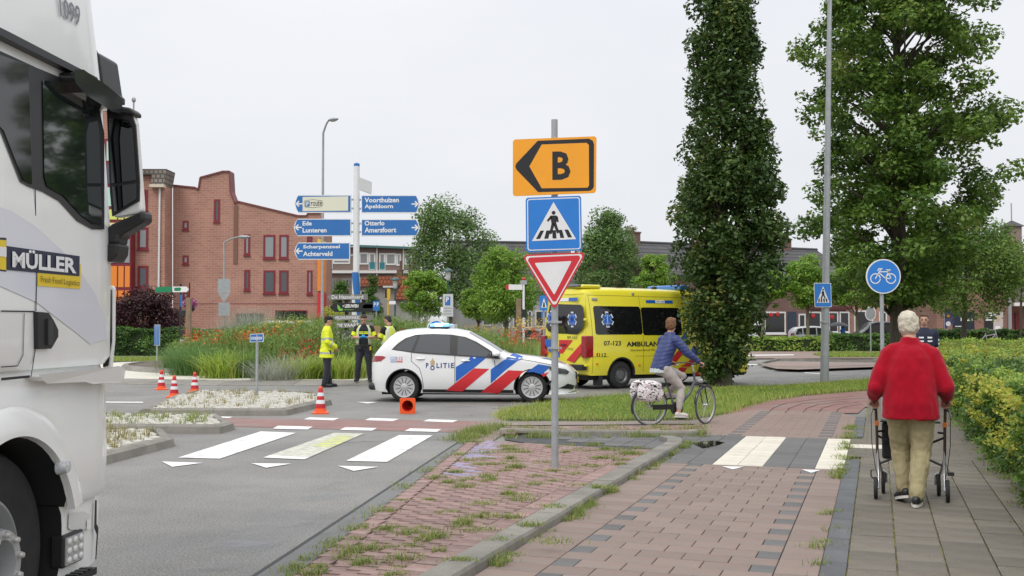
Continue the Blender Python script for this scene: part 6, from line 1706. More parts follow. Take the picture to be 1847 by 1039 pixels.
# ---- traffic cones
M_CORANGE=M('cone_orange',(0.86,0.095,0.012),rough=0.45,var=0.08,scale=6)
M_CRED=M('cone_red',(0.50,0.012,0.02),rough=0.4,var=0.1,scale=6)
M_CWHITE=M('cone_white',(0.74,0.75,0.77),rough=0.4,var=0.05,scale=8)
def cone_mesh(root):
 def rr(z):return 0.108-0.076*(z-0.035)/0.465
 m=MB();m.lathe([(0.108,0.03),(rr(0.115),0.115)],(0,0,0),'z',28,cap=False)
 m.lathe([(rr(0.115),0.115),(0.035,0.485),(0.028,0.5),(0.001,0.502)],(0,0,0),'z',28,cap=False)
 m.lathe([(0.098,0.0),(0.030,0.48)],(0,0,0),'z',28,cap=False)
 body=m.build('cone_body',M_CRED,root,smooth=True)
 m=MB();n=28;o_=[];a=0.145;k=0.03
 for cx,cy,a0 in((1,1,0),(-1,1,90),(-1,-1,180),(1,-1,270)):
  for i in range(7):t=R(a0+15*i);o_.append(((a-k)*cx+k*math.cos(t),(a-k)*cy+k*math.sin(t)))
  e=R(a0+90)
  for i in range(1,8):w_=(a-k)*(1-2*i/8);o_.append((a*math.cos(e)+w_*math.sin(e),a*math.sin(e)-w_*math.cos(e)))
 i_=[(0.108*math.cos(math.atan2(y,x)),0.108*math.sin(math.atan2(y,x)))for x,y in o_];n=len(o_)
 m.v=[(x,y,0.0)for x,y in o_]+[(x,y,0.022)for x,y in o_]+[(x,y,0.05)for x,y in i_]+[(x*0.95,y*0.95,0.0)for x,y in i_]
 for r_ in((0,1),(1,2),(3,0)):
  for j in range(n):m.f.append([r_[0]*n+j,r_[0]*n+(j+1)%n,r_[1]*n+(j+1)%n,r_[1]*n+j]);m.m.append(0)
 m.lathe([(0.110,0.045),(rr(0.10)+0.001,0.10)],(0,0,0),'z',28,cap=False)
 m.lathe([(0.099,0.0),(0.094,0.03),(0.031,0.47)],(0,0,0),'z',28,cap=False)
 m.lathe([(rr(0.462)+0.001,0.462),(0.0362,0.486),(0.029,0.502),(0.001,0.504)],(0,0,0),'z',28,cap=False)
 m.build('cone_base',M_CORANGE,root,smooth=True)
 for z0,z1 in((0.185,0.255),(0.325,0.39)):
  m=MB();m.lathe([(rr(z0)+0.002,z0),(rr(z1)+0.002,z1)],(0,0,0),'z',28,cap=False);m.build('reflective_band',M_CWHITE,root,smooth=True)
c0=thing('traffic_cone','tall red and white traffic cone standing beside the cobbled island tip','traffic cone',G(578,746),R(12),'red and white traffic cones');cone_mesh(c0)
for px,py,rz,lab in((291,703,30,'leftmost of three upright cones in front of the flower bed'),(314,717,-8,'nearest of the three upright cones beyond the cobbled island'),(351,708.5,50,'rightmost of three upright cones in front of the flower bed')):
 c=copy_tree(c0);c.location=G(px,py);c.rotation_euler=(0,0,R(rz));c['label']=lab
c=copy_tree(c0);c['label']='fallen orange cone lying with its open base towards us'
g_=G(735,746.5);c.location=(g_.x,g_.y,0.146);c.rotation_euler=(R(-87),0,R(-3))
# ----- PEOPLE
from mathutils import noise as mnoise
M_SKIN=M('skin',(0.52,0.29,0.205),rough=0.55,var=0.08,scale=9)
M_NAVY=M('police_navy',(0.014,0.016,0.024),rough=0.8,var=0.25,scale=5,sheen=0.2)
M_HIVIS=M('hivis_yellow',(0.72,0.80,0.02),rough=0.6,var=0.05,scale=5)
M_REFL=M('reflective_grey',(0.44,0.46,0.45),rough=0.35,metal=0.2)
M_SHOE=M('black_shoe',(0.014,0.014,0.015),rough=0.4)
M_SOLE=M('pale_sole',(0.62,0.60,0.55),rough=0.7)
M_HAIRD=M('dark_hair',(0.030,0.020,0.014),rough=0.7,var=0.4,scale=40)
def blob(name,shapes,mats,parent,voxel,smooth=4,fold=0.0,ff=9.0,matfn=None,fstretch=(1,1,1)):
 """overlapping closed shapes fused into one continuous skin"""
 m=MB()
 for s in shapes:
  if s[0]=='c':
   pr=s[1]
   m.tube([p for p,r in pr],[r for p,r in pr],14)
   for p,r in pr:m.ell(p,(r,r,r),14,10)
  elif s[0]=='e':m.ell(s[1],s[2],18,12,s[3]if len(s)>3 else None)
  elif s[0]=='r':
   rg=s[1];n=22;base=len(m.v)
   for c,rx,ry,rt,fw in rg:
    for j in range(n):
     t=2*math.pi*j/n;ct,st=math.cos(t),math.sin(t)
     k=1/(abs(ct)**2.5+abs(st)**2.5)**(1/2.5);m.v.append(tuple(c+rt*rx*ct*k+fw*ry*st*k))
   for i in range(len(rg)-1):
    for j in range(n):a=base+i*n+j;b=base+i*n+(j+1)%n;m.f.append([a,b,b+n,a+n]);m.m.append(0)
   m.f.append([base+j for j in range(n)][::-1]);m.m.append(0);m.f.append([base+(len(rg)-1)*n+j for j in range(n)]);m.m.append(0)
  elif s[0]=='m':m.add(s[1].v,s[1].f)
 mats=mats if isinstance(mats,(list,tuple))else[mats]
 me=m.mesh(name,mats)
 bm=bmesh.new();bm.from_mesh(me)
 bmesh.ops.recalc_face_normals(bm,faces=bm.faces);bm.to_mesh(me);bm.free()
 o=bpy.data.objects.new(name,me);COL.objects.link(o)
 r_=o.modifiers.new('fuse','REMESH');r_.mode='VOXEL';r_.voxel_size=voxel
 if smooth:q=o.modifiers.new('ease','SMOOTH');q.iterations=smooth;q.factor=0.5
 new=evaluated(o);bpy.data.objects.remove(o)
 new.name=name
 new.materials.clear()
 for k in mats:new.materials.append(k)
 if fold:
  n=len(new.vertices);co=np.empty(n*3);new.vertices.foreach_get('co',co);co=co.reshape(-1,3)
  no=np.empty(n*3);new.vertices.foreach_get('normal',no);no=no.reshape(-1,3);fs=Vector(fstretch)
  d=np.array([mnoise.noise(Vector((v[0]*fs.x,v[1]*fs.y,v[2]*fs.z))*ff)+0.5*mnoise.noise(Vector((v[0]*fs.x,v[1]*fs.y,v[2]*fs.z))*ff*2.3)for v in co])
  co=co+no*(d*fold)[:,None];new.vertices.foreach_set('co',co.ravel());new.update()
 if matfn:new.polygons.foreach_set('material_index',[matfn(p.center)for p in new.polygons])
 else:new.polygons.foreach_set('material_index',[0]*len(new.polygons))
 new.polygons.foreach_set('use_smooth',[True]*len(new.polygons))
 return link(name,new,parent)
class Figure:
 """joints are given as (right, forward, up)"""
 def __init__(s,root,rt=(1,0,0),fw=(0,1,0),voxel=0.012):
  s.root,s.rt,s.fw,s.up,s.vx=root,Vector(rt),Vector(fw),Vector((0,0,1)),voxel
 def T(s,p):return s.rt*p[0]+s.fw*p[1]+s.up*p[2]
 def cap(s,*pr):return('c',[(s.T(p),r)for p,r in pr])
 def rings(s,rg,yaw=0.0):
  out=[]
  for c,rx,ry in rg:
   y=yaw;ca,sa=math.cos(y),math.sin(y);out.append((s.T(c),rx,ry,s.rt*ca+s.fw*sa,s.fw*ca-s.rt*sa))
  return('r',out)
 def basis(s,yaw,pitch=0.0,roll=0.0):
  """head frame: columns right, forward, up"""
  m=Matrix((s.rt,s.fw,s.up)).transposed()
  return m@Matrix.Rotation(yaw,3,'Z')@Matrix.Rotation(pitch,3,'X')@Matrix.Rotation(roll,3,'Y')
 def head(s,c,yaw=0,pitch=0,k=1.0):
  B=s.basis(yaw,pitch);c=s.T(c);s.hB,s.hc,s.hk=B,c,k
  L=lambda x,y,z:c+B@Vector((x,y,z))*k
  e=lambda p,r:('e',L(*p),tuple(q*k for q in r),B)
  s.L=L
  return[e((0,-0.005,0.02),(0.075,0.095,0.098)),e((0,0.035,-0.05),(0.056,0.060,0.062)),e((0,0.055,-0.088),(0.028,0.026,0.022)),('c',[(L(0,0.088,0.015),0.010*k),(L(0,0.108,-0.022),0.015*k)]),e((0.076,-0.008,-0.008),(0.010,0.022,0.033)),e((-0.076,-0.008,-0.008),(0.010,0.022,0.033)),e((0,0.083,-0.055),(0.024,0.010,0.007)),e((0,0.083,-0.066),(0.020,0.010,0.007)),e((0,0.080,0.028),(0.05,0.012,0.010))]
 def face(s,body,glasses=False):
  for x in(-0.031,0.031):
   m=MB();m.ell(s.L(x,0.081,0.008),(0.011*s.hk,0.011*s.hk,0.009*s.hk),8,6);m.build('eye',M('eye_dark',(0.05,0.04,0.035),rough=0.2),body,smooth=True)
   m=MB();m.tube([s.L(x-0.018,0.088,0.030),s.L(x,0.092,0.034),s.L(x+0.018,0.088,0.030)],0.004*s.hk,5);m.build('eyebrow',M_HAIRD,body)
  m=MB();m.tube([s.L(-0.022,0.090,-0.060),s.L(0,0.095,-0.061),s.L(0.022,0.090,-0.060)],0.0035*s.hk,5);m.build('mouth',M('lip',(0.33,0.11,0.09),rough=0.5),body)
  if glasses:
   m=MB()
   for x in(-0.035,0.035):pts=[s.L(x+0.026*math.cos(2*math.pi*i/12),0.102,0.006+0.020*math.sin(2*math.pi*i/12))for i in range(13)];m.tube(pts,0.0022,4)
   for x in(-1,1):m.tube([s.L(x*0.062,0.10,0.012),s.L(x*0.083,0.0,0.010),s.L(x*0.079,-0.03,0.0)],0.0025,4)
   m.build('glasses',M('spectacle_frame',(0.12,0.11,0.1),rough=0.3,metal=0.6),s.root)
 def hair(s,mat,kind='short',name='hair'):
  L,B,k=s.L,s.hB,s.hk;e=lambda p,r:('e',L(*p),tuple(q*k for q in r),B)
  if kind=='short':sh=[e((0,-0.022,0.045),(0.083,0.092,0.088)),e((0,-0.055,0.0),(0.074,0.058,0.072)),e((0,0.03,0.095),(0.06,0.055,0.035))]
  else:sh=[e((0,-0.018,0.045),(0.092,0.100,0.096)),e((0,-0.055,-0.005),(0.084,0.062,0.090)),e((0.05,-0.03,0.0),(0.045,0.05,0.07)),e((-0.05,-0.03,0.0),(0.045,0.05,0.07)),e((0,0.04,0.100),(0.066,0.060,0.038))]
  return blob(name,sh,mat,s.root,0.009,2,fold=0.006 if kind=='short' else 0.010,ff=26)
 def hand(s,wr,d,n,side,curl=0.5,k=1.0):
  wr=s.T(wr);d=(s.rt*d[0]+s.fw*d[1]+s.up*d[2]).normalized();n=(s.rt*n[0]+s.fw*n[1]+s.up*n[2]);n=(n-d*n.dot(d)).normalized();l=d.cross(n)*side
  sh=[]
  for i in range(4):
   o=wr+d*0.02*k+l*(i-1.5)*0.014*k;b=wr+d*0.088*k+l*(i-1.5)*0.0205*k
   ln=(0.040,0.046,0.043,0.034)[i]*k;c1=d*math.cos(curl)+n*math.sin(curl);c2=d*math.cos(curl*2.1)+n*math.sin(curl*2.1)
   p1=b+c1*ln;p2=p1+c2*ln*0.85
   sh.append(('c',[(o,0.015*k),(b,0.0105*k),(p1,0.0092*k),(p2,0.0075*k)]))
  t0=wr+d*0.022*k-l*0.022*k;t1=wr+d*0.055*k-l*0.048*k+n*0.012*k;t2=wr+d*0.083*k-l*0.050*k+n*0.030*k
  sh.append(('c',[(t0,0.016*k),(t1,0.0125*k),(t2,0.009*k)]))
  return sh
 def shoes(s,an,toe,mat,sole=None,k=1.0,pitch=0.0,name='shoe'):
  a=s.T(an);t=(s.rt*toe[0]+s.fw*toe[1]).normalized();r_=Vector((t.y,-t.x,0));P_=math.sin(pitch);f=(t*math.cos(pitch)-s.up*P_);u=(s.up*math.cos(pitch)+t*P_)
  B=Matrix((r_,f,u)).transposed()
  g=a-u*0.075*k
  sh=[('e',g+f*0.075*k+u*0.045*k,(0.046*k,0.125*k,0.04*k),B),('e',g-f*0.03*k+u*0.05*k,(0.038*k,0.05*k,0.05*k),B),('e',g+f*0.14*k+u*0.035*k,(0.047*k,0.06*k,0.03*k),B),('c',[(a,0.042*k),(a-u*0.03*k+f*0.02*k,0.044*k)])]
  o=blob(name,sh,mat,s.root,0.009,3)
  pts=[]
  for i in range(20):
   th=2*math.pi*i/20;w=(0.047+0.006*math.sin(th))*k;pts.append((w*math.cos(th),(0.055+0.145*math.sin(th))*k))
  m=MB();n=len(pts);vs=[g+r_*x+f*y+u*z for z in(-0.004*k,0.020*k)for x,y in pts]
  m.add(vs,[list(range(n))[::-1],list(range(n,2*n))]+[(i,(i+1)%n,(i+1)%n+n,i+n)for i in range(n)]);m.build('sole',sole or M_BLACK,o)
  return o
def seg_t(p,a,b):
 d=b-a;t=max(0,min(1,(p-a).dot(d)/d.dot(d)));return t,(p-(a+d*t)).length
def legs(f,J,r=1.0,extra=0.0):
 out=[]
 for S in 'RL':
  out.append(f.cap((J['hip'+S],0.100*r+extra),(tuple(Vector(J['hip'+S]).lerp(Vector(J['kn'+S]),0.5)),0.084*r+extra),(J['kn'+S],0.062*r+extra),(tuple(Vector(J['kn'+S]).lerp(Vector(J['an'+S]),0.35)),0.060*r+extra),(J['an'+S],0.040*r+extra*1.3)))
 return out
def arms(f,J,r=1.0,extra=0.0,upto=1.0):
 out=[]
 for S in 'RL':
  w=tuple(Vector(J['el'+S]).lerp(Vector(J['wr'+S]),upto));out.append(f.cap((J['sh'+S],0.058*r+extra),(tuple(Vector(J['sh'+S]).lerp(Vector(J['el'+S]),0.5)),0.050*r+extra),(J['el'+S],0.043*r+extra),(tuple(Vector(J['el'+S]).lerp(Vector(w),0.4)),0.042*r+extra),(w,(0.030 if upto>0.9 else 0.036)*r+extra)))
 return out
def std(**k):
 J=dict(hipR=(0.09,0,0.90),hipL=(-0.09,0,0.90),knR=(0.10,0.02,0.48),knL=(-0.10,0.02,0.48),anR=(0.11,0,0.085),anL=(-0.11,0,0.085),shR=(0.185,0,1.42),shL=(-0.185,0,1.42),elR=(0.23,-0.03,1.13),elL=(-0.23,-0.03,1.13),wrR=(0.23,0.06,0.88),wrL=(-0.23,0.06,0.88))
 J.update(k);return J
TORSO=[((0,0,0.84),0.165,0.115),((0,0,0.95),0.170,0.118),((0,0.0,1.08),0.155,0.108),((0,0.0,1.25),0.172,0.118),((0,0.0,1.39),0.178,0.106),((0,0.0,1.46),0.12,0.08),((0,0.0,1.50),0.065,0.06)]
def body(f,J,torso=TORSO,headc=(0,0.02,1.66),yaw=0,pitch=0,neck=((0,-0.005,1.46),(0,0.01,1.60)),hands=(),vx=None,k=1.0):
 sh=[f.rings(torso)]+legs(f,J,0.95)+arms(f,J,0.95)+[f.cap((neck[0],0.062),(neck[1],0.056))]+f.head(headc,yaw,pitch,k)
 for h in hands:sh+=f.hand(*h)
 return blob('body',sh,M_SKIN,f.root,vx or f.vx,2)
# ----- officer in the yellow jacket, in profile
def officer_jacket():
 p=G(589,698.5);root=thing('person','officer in dark cap and long yellow jacket standing side-on at the kerb','person',p,-R(78),scale=1.06)
 f=Figure(root);J=std(elR=(0.27,0.0,1.14),elL=(-0.27,0.0,1.14),wrR=(0.19,0.20,1.02),wrL=(-0.19,0.20,1.02),anR=(0.10,-0.06,0.085),anL=(-0.10,0.08,0.085))
 b=body(f,J,pitch=-0.12,headc=(0,0.04,1.66),hands=[((0.18,0.21,1.0),(-0.4,0.5,-0.7),(-1,0,0),1,0.7),((-0.18,0.21,1.0),(0.4,0.5,-0.7),(1,0,0),-1,0.7)]);f.face(b)
 tr=[((0,0,0.74),0.225,0.185),((0,0,0.9),0.215,0.172),((0,0.01,1.08),0.185,0.148),((0,0.01,1.25),0.205,0.150),((0,0,1.40),0.205,0.128),((0,0,1.48),0.13,0.095),((0,0.01,1.535),0.078,0.075)]
 def mf(c):
  for S in 'RL':
   t,d=seg_t(c,f.T(J['el'+S]),f.T(J['wr'+S]))
   if d<0.075 and t>0.3:return 1 if(0.35<t<0.55)else 0
   t,d=seg_t(c,f.T(J['sh'+S]),f.T(J['el'+S]))
   if d<0.088 and abs(c.x)>0.2:return 1 if 0.66<t<0.84 else 0
  for z in(1.20,0.86):
   if abs(c.z-z)<0.026:return 1
  if abs(c.z-1.40)<0.012 and c.y<-0.03:return 2
  return 0
 blob('jacket',[f.rings(tr)]+arms(f,J,1.0,0.027),[M_HIVIS,M_REFL,M('hivis_shade',(0.60,0.52,0.10),rough=0.6)],root,0.012,4,0.010,8,mf,(1,1,1.6))
 blob('trousers',[f.rings(TORSO[:2])]+legs(f,J,1.0,0.022),M_NAVY,root,0.013,4,0.008,9)
 f.shoes(J['anR'],(0.15,1),M_SHOE);f.shoes(J['anL'],(-0.15,1),M_SHOE)
 f.hair(M_HAIRD);L=f.L;B=f.hB
 blob('cap',[('e',L(0,-0.008,0.075),(0.092,0.108,0.062),B),('e',L(0,-0.01,0.05),(0.089,0.104,0.03),B),('e',L(0,0.125,0.045),(0.062,0.06,0.010),B)],M('cap_black',(0.012,0.012,0.016),rough=0.8),root,0.009,2)
 m=MB();m.ell(f.T((0.235,0.0,1.38)),(0.012,0.035,0.04));m.build('shoulder_badge',M_SBLACK,root);m=MB();m.box(0.17,0.21,-0.02,0.10,0.83,0.93);m.build('belt_pouch',M_BLACK,root,bevel=0.01)
officer_jacket()
M_POLO=M('police_polo',(0.012,0.013,0.016),rough=0.8,var=0.2,scale=6)
M_VEST=M('vest_yellow',(0.66,0.74,0.12),rough=0.6,var=0.06,scale=6)
M_VREF=M('vest_silver',(0.56,0.60,0.53),rough=0.4,var=0.06,scale=8)
def officer_vest(px,py,h,label,scale,J,yaw,pitch,headc,hands,frontopen,gloves,z=0.07,torso_yaw=0):
 p=G(px,py,z);root=thing('person',label,'person',p,-h,scale=scale)
 f=Figure(root);b=body(f,J,headc=headc,yaw=yaw,pitch=pitch,hands=hands);f.face(b);f.hair(M_HAIRD)
 if gloves:
  sh=[]
  for hd in hands:sh+=[(s[0],[(q,r+0.005)for q,r in s[1]])for s in f.hand(*hd)]
  blob('gloves',sh,M('nitrile_blue',(0.03,0.30,0.70),rough=0.4),root,0.007,1)
 ts=[((0,0,0.88),0.178,0.128),((0,0,1.0),0.178,0.128),((0,0,1.12),0.172,0.125),((0,0,1.25),0.186,0.130),((0,0,1.40),0.190,0.115),((0,0,1.47),0.125,0.088),((0,0,1.52),0.07,0.068)]
 def pf(c):
  for S in 'RL':
   t,d=seg_t(c,f.T(J['sh'+S]),f.T(J['el'+S]))
   if d<0.085 and abs(c.x)>0.19 and 0.45<t<0.85:return 1
  if 1.26<c.z<1.33 and c.y>0 and abs(c.x)<0.15:return 1 if(abs(c.z-1.295)>0.01 and abs(c.x)>0.01)else 0
  return 0
 up=[]
 for S in 'RL':up.append(f.cap((J['sh'+S],0.075),(tuple(Vector(J['sh'+S]).lerp(Vector(J['el'+S]),0.8)),0.066)))
 blob('shirt',[f.rings(ts)]+up,[M_POLO,M_HIVIS],root,0.012,3,0.006,9,pf)
 vt=[((0,0,0.98),0.205,0.152),((0,0,1.12),0.198,0.148),((0,0,1.25),0.210,0.150),((0,0,1.38),0.205,0.136),((0,0,1.46),0.150,0.108),((0,0,1.50),0.10,0.09)]
 m=MB();n=40
 for c,rx,ry in vt:
  for j in range(n+1):
   gap=frontopen;t=math.pi/2+gap+(2*math.pi-2*gap)*j/n;ct,st=math.cos(t),math.sin(t);k=1/(abs(ct)**2.5+abs(st)**2.5)**(1/2.5)
   m.v.append(tuple(f.T((rx*ct*k,ry*st*k,c[2]+0.008*math.sin(j*0.9)))))
 for i in range(len(vt)-1):
  for j in range(n):
   a=i*(n+1)+j;th=math.pi/2+frontopen+(2*math.pi-2*frontopen)*(j+0.5)/n
   if i>=2 and(abs(math.sin(th))<0.42 and i in(2,3)):continue
   mi=1 if(i==0 and False)or(0.50<abs(math.cos(th))<0.80)or i==0 and j%40>40 else 0
   m.f.append([a,a+1,a+n+2,a+n+1]);m.m.append(mi)
 v=m.build('vest',[M_VEST,M_VREF],root,smooth=True);sd=v.modifiers.new('thick','SOLIDIFY');sd.thickness=0.012
 m=MB()
 for j in range(n):
  t=[math.pi/2+frontopen+(2*math.pi-2*frontopen)*q/n for q in(j,j+1)];q=[]
  for tt,z in((t[0],1.03),(t[1],1.03),(t[1],1.085),(t[0],1.085)):
   ct,st=math.cos(tt),math.sin(tt);k=1/(abs(ct)**2.5+abs(st)**2.5)**(1/2.5);q.append(tuple(f.T((0.212*ct*k,0.160*st*k,z))))
  m.add(q,[(0,1,2,3)])
 m.build('reflective_band',M_VREF,v,smooth=True)
 blob('trousers',[f.rings([((0,0,0.82),0.172,0.122),((0,0,0.98),0.174,0.124)])]+legs(f,J,1.0,0.024),M_NAVY,root,0.013,4,0.009,9)
 m=MB()
 for i in range(24):
  q=[]
  for tt,z in((i,0.94),(i+1,0.94),(i+1,0.99),(i,0.99)):
   t=2*math.pi*tt/24;ct,st=math.cos(t),math.sin(t);k=1/(abs(ct)**2.5+abs(st)**2.5)**(1/2.5);q.append(tuple(f.T((0.193*ct*k,0.143*st*k,z))))
  m.add(q,[(0,1,2,3)])
 belt=m.build('belt',M_BLACK,root)
 for x,y,mt,sz in((0.20,0.02,M_BLACK,(0.03,0.06,0.12)),(-0.20,0.03,M_BLACK,(0.03,0.05,0.08)),(-0.18,0.10,M('taser_yellow',(0.62,0.46,0.02),rough=0.5),(0.025,0.04,0.07)),(0.10,0.14,M_BLACK,(0.05,0.025,0.05))):
  m=MB();c=f.T((x,y,0.90));m.box(c.x-sz[0],c.x+sz[0],c.y-sz[1],c.y+sz[1],c.z-sz[2],c.z+sz[2]*0.5);m.build('belt_pouch',mt,belt,bevel=0.012)
 f.shoes(J['anR'],(0.25,1),M_SHOE);f.shoes(J['anL'],(-0.25,1),M_SHOE)
 return root,f
JV=std(elR=(0.30,0.02,1.18),elL=(-0.30,0.02,1.18),wrR=(0.10,0.27,1.17),wrL=(-0.10,0.27,1.17),anR=(0.17,0,0.085),anL=(-0.17,0.02,0.085),knR=(0.14,0.03,0.48),knL=(-0.14,0.03,0.48))
officer_vest(656,688.5,R(176),'officer facing us in open yellow vest looking down at blue gloved hands',1.06,JV,0,-0.5,(0,0.055,1.645),[((0.10,0.27,1.17),(-1,0.25,0.1),(0,-0.4,0.9),1,0.7),((-0.10,0.27,1.17),(1,0.25,0.1),(0,-0.4,0.9),-1,0.7)],0.62,True)
JW=std(elR=(0.25,0.10,1.15),elL=(-0.24,0.10,1.15),wrR=(0.12,0.30,1.25),wrL=(-0.10,0.30,1.27))
_r,_f=officer_vest(701,689,R(-52),'officer in yellow vest turned away behind the police car holding a paper',1.04,JW,R(12),-0.2,(0,0.04,1.65),[((0.12,0.30,1.25),(-0.5,0.5,0.6),(-0.8,-0.3,0),1,0.8),((-0.10,0.30,1.27),(0.5,0.5,0.6),(0.8,-0.3,0),-1,0.8)],0.35,False)
m=MB();q=[_f.T(v)for v in((-0.14,0.40,1.22),(0.10,0.40,1.22),(0.12,0.44,1.50),(-0.12,0.44,1.50))]
m.add([tuple(v)for v in q]+[tuple(v+Vector((0,0.012,0.003)))for v in q],[(0,1,2,3),(7,6,5,4),(0,4,5,1),(1,5,6,2),(2,6,7,3),(3,7,4,0)])
o_=m.build('clipboard',M('clipboard_brown',(0.42,0.27,0.15),rough=0.7),None);o_.location=_r.location;o_.rotation_euler=_r.rotation_euler;o_.scale=_r.scale
tag(o_,'brown clipboard held up by the officer behind the police car','clipboard')
# ----- the walker in red and the rollator
WP=W(0,0);WX=Vector(((1640-923.5)/FPX*9.62,9.62,0));WX.z=0.034
WH=R(19.5)
def walker():
 root=thing('person','grey-haired person in red fleece and beige trousers walking away behind a rollator','person',WX,-WH,scale=0.985)
 f=Figure(root,voxel=0.008)
 J=dict(hipR=(0.095,0.0,0.88),hipL=(-0.095,0.0,0.88),knR=(0.085,0.02,0.47),knL=(-0.085,0.14,0.47),anR=(0.035,-0.17,0.085),anL=(-0.065,0.09,0.11),shR=(0.175,0.045,1.325),shL=(-0.175,0.045,1.325),elR=(0.305,-0.01,1.05),elL=(-0.30,-0.03,1.05),wrR=(0.305,0.18,0.945),wrL=(-0.315,0.16,0.935))
 ts=[((0,0,0.84),0.17,0.12),((0,0.0,0.95),0.19,0.135),((0,0.02,1.08),0.185,0.14),((0,0.03,1.22),0.185,0.135),((0,0.05,1.32),0.150,0.10),((0,0.07,1.39),0.09,0.07),((0,0.09,1.44),0.06,0.06)]
 b=body(f,J,ts,(-0.012,0.145,1.60),R(14),-0.05,((0,0.07,1.40),(0,0.12,1.54)),[((0.305,0.19,0.94),(0,0.9,-0.35),(-0.35,-0.3,-0.9),1,1.05),((-0.315,0.17,0.93),(0,0.9,-0.35),(0.35,-0.3,-0.9),-1,1.05)],vx=0.0075,k=1.0)
 f.face(b,True)
 f.hair(M('silver_hair',(0.55,0.50,0.40),rough=0.75,var=0.22,scale=40,bump=0.6,bscale=70),'full')
 jk=[((0,0.0,0.765),0.236,0.185),((0,0.0,0.79),0.245,0.192),((0,0.0,0.90),0.240,0.188),((0,0.015,1.05),0.230,0.178),((0,0.03,1.20),0.222,0.165),((0,0.045,1.31),0.205,0.145),((0,0.06,1.38),0.160,0.118),((0,0.08,1.435),0.098,0.09),((0,0.09,1.485),0.078,0.082),((0,0.095,1.50),0.078,0.082)]
 M_FL=M('red_fleece',(0.33,0.002,0.014),rough=0.92,var=0.12,scale=5,bump=0.3,bscale=150,sheen=0.12,spec=0.2)
 sl=[]
 for S in 'RL':
  sl.append(f.cap(((0.05 if S=='R' else-0.05,0.075,1.40),0.07),((0.12 if S=='R' else-0.12,0.055,1.372),0.078),(J['sh'+S],0.085),(tuple(Vector(J['sh'+S]).lerp(Vector(J['el'+S]),0.5)),0.083),(J['el'+S],0.076),(tuple(Vector(J['el'+S]).lerp(Vector(J['wr'+S]),0.55)),0.070),(tuple(Vector(J['el'+S]).lerp(Vector(J['wr'+S]),0.86)),0.053)))
 blob('fleece',[f.rings(jk)]+sl,M_FL,root,0.009,5,0.012,7.5,None,(1.3,1.3,0.6))
 m=MB();n=40;vs=[]
 for z,k in((0.772,1.012),(0.79,1.022),(0.805,1.012)):
  for j in range(n):
   t=2*math.pi*j/n;ct,st=math.cos(t),math.sin(t);q=1/(abs(ct)**2.5+abs(st)**2.5)**(1/2.5);vs.append(tuple(f.T((0.241*k*ct*q,0.189*k*st*q,z))))
 m.add(vs,[(i*n+j,i*n+(j+1)%n,(i+1)*n+(j+1)%n,(i+1)*n+j)for i in range(2)for j in range(n)]);m.build('hem',M_FL,bpy.data.objects['fleece'],smooth=True)
 M_BEI=M('beige_cotton',(0.34,0.29,0.16),rough=0.85,var=0.10,scale=7,bump=0.2,bscale=120)
 lg=[]
 for S in 'RL':
  hp,kn,an=(Vector(J[k+S])for k in('hip','kn','an'))
  lg.append(f.cap((tuple(hp),0.125),(tuple(hp.lerp(kn,0.45)),0.108),(tuple(kn),0.088),(tuple(kn.lerp(an,0.5)),0.079),(tuple(kn.lerp(an,0.93)),0.066)))
 blob('trousers',[f.rings([((0,0,0.78),0.21,0.165),((0,0,0.98),0.20,0.15)])]+lg,M_BEI,root,0.009,2,0.011,10,None,(1.5,1.5,1.0))
 f.shoes(J['anR'],(0.12,1),M_SHOE,M_SOLE,1.0,0.0);f.shoes(J['anL'],(-0.35,1),M_SHOE,M_SOLE,1.0,0.22)
# the rollator
 rr=thing('rollator','brown and silver four-wheeled rollator pushed by the person in red','rollator',WX,-WH)
 M_RB=M('rollator_brown',(0.085,0.06,0.05),rough=0.3,metal=0.4);M_RS=M('rollator_silver',(0.45,0.45,0.46),rough=0.3,metal=0.8)
 for S,nm in((-1,'L'),(1,'R')):
  x=S*0.305
  m=MB();m.tube([(x,0.16,0.90),(x,0.28,0.905),(x*0.985,0.335,0.87),(x*0.96,0.33,0.62),(x*0.95,0.335,0.40)],[0.013]*5,10);fr=m.build('side_frame',M_RB,rr,smooth=True)
  m=MB();m.tube([(x*0.95,0.335,0.46),(x*0.93,0.33,0.34),(x*0.92,0.30,0.22),(x*0.92,0.22,0.12)],0.012,10);m.tube([(x*0.93,0.33,0.36),(x*0.84,0.50,0.22),(x*0.82,0.58,0.19)],0.012,10);m.build('lower_frame',M_RS,rr,smooth=True)
  m=MB();m.tube([(x,0.13,0.90),(x,0.26,0.905)],[0.019,0.019],12);m.ell((x,0.13,0.90),(0.019,0.012,0.019));m.build('grip',M_BLACK,fr,smooth=True)
  m=MB();m.tube([(x+S*0.005,0.18,0.865),(x+S*0.005,0.28,0.86),(x,0.32,0.88)],0.007,6);m.box(x-0.02,x+0.02,0.29,0.35,0.80,0.86);m.build('brake_lever',M_BLACK,fr,smooth=False)
  m=MB();m.tube([(x,0.30,0.86),(x+S*0.035,0.26,0.75),(x+S*0.03,0.25,0.5),(x,0.26,0.26),(x*0.93,0.24,0.20)],0.0035,5);m.build('brake_cable',M_BLACK,rr)
  m=MB();m.box(x*0.96-0.018,x*0.96+0.018,0.31,0.355,0.655,0.70);m.build('clip',M_ORANGE,fr,bevel=0.005)
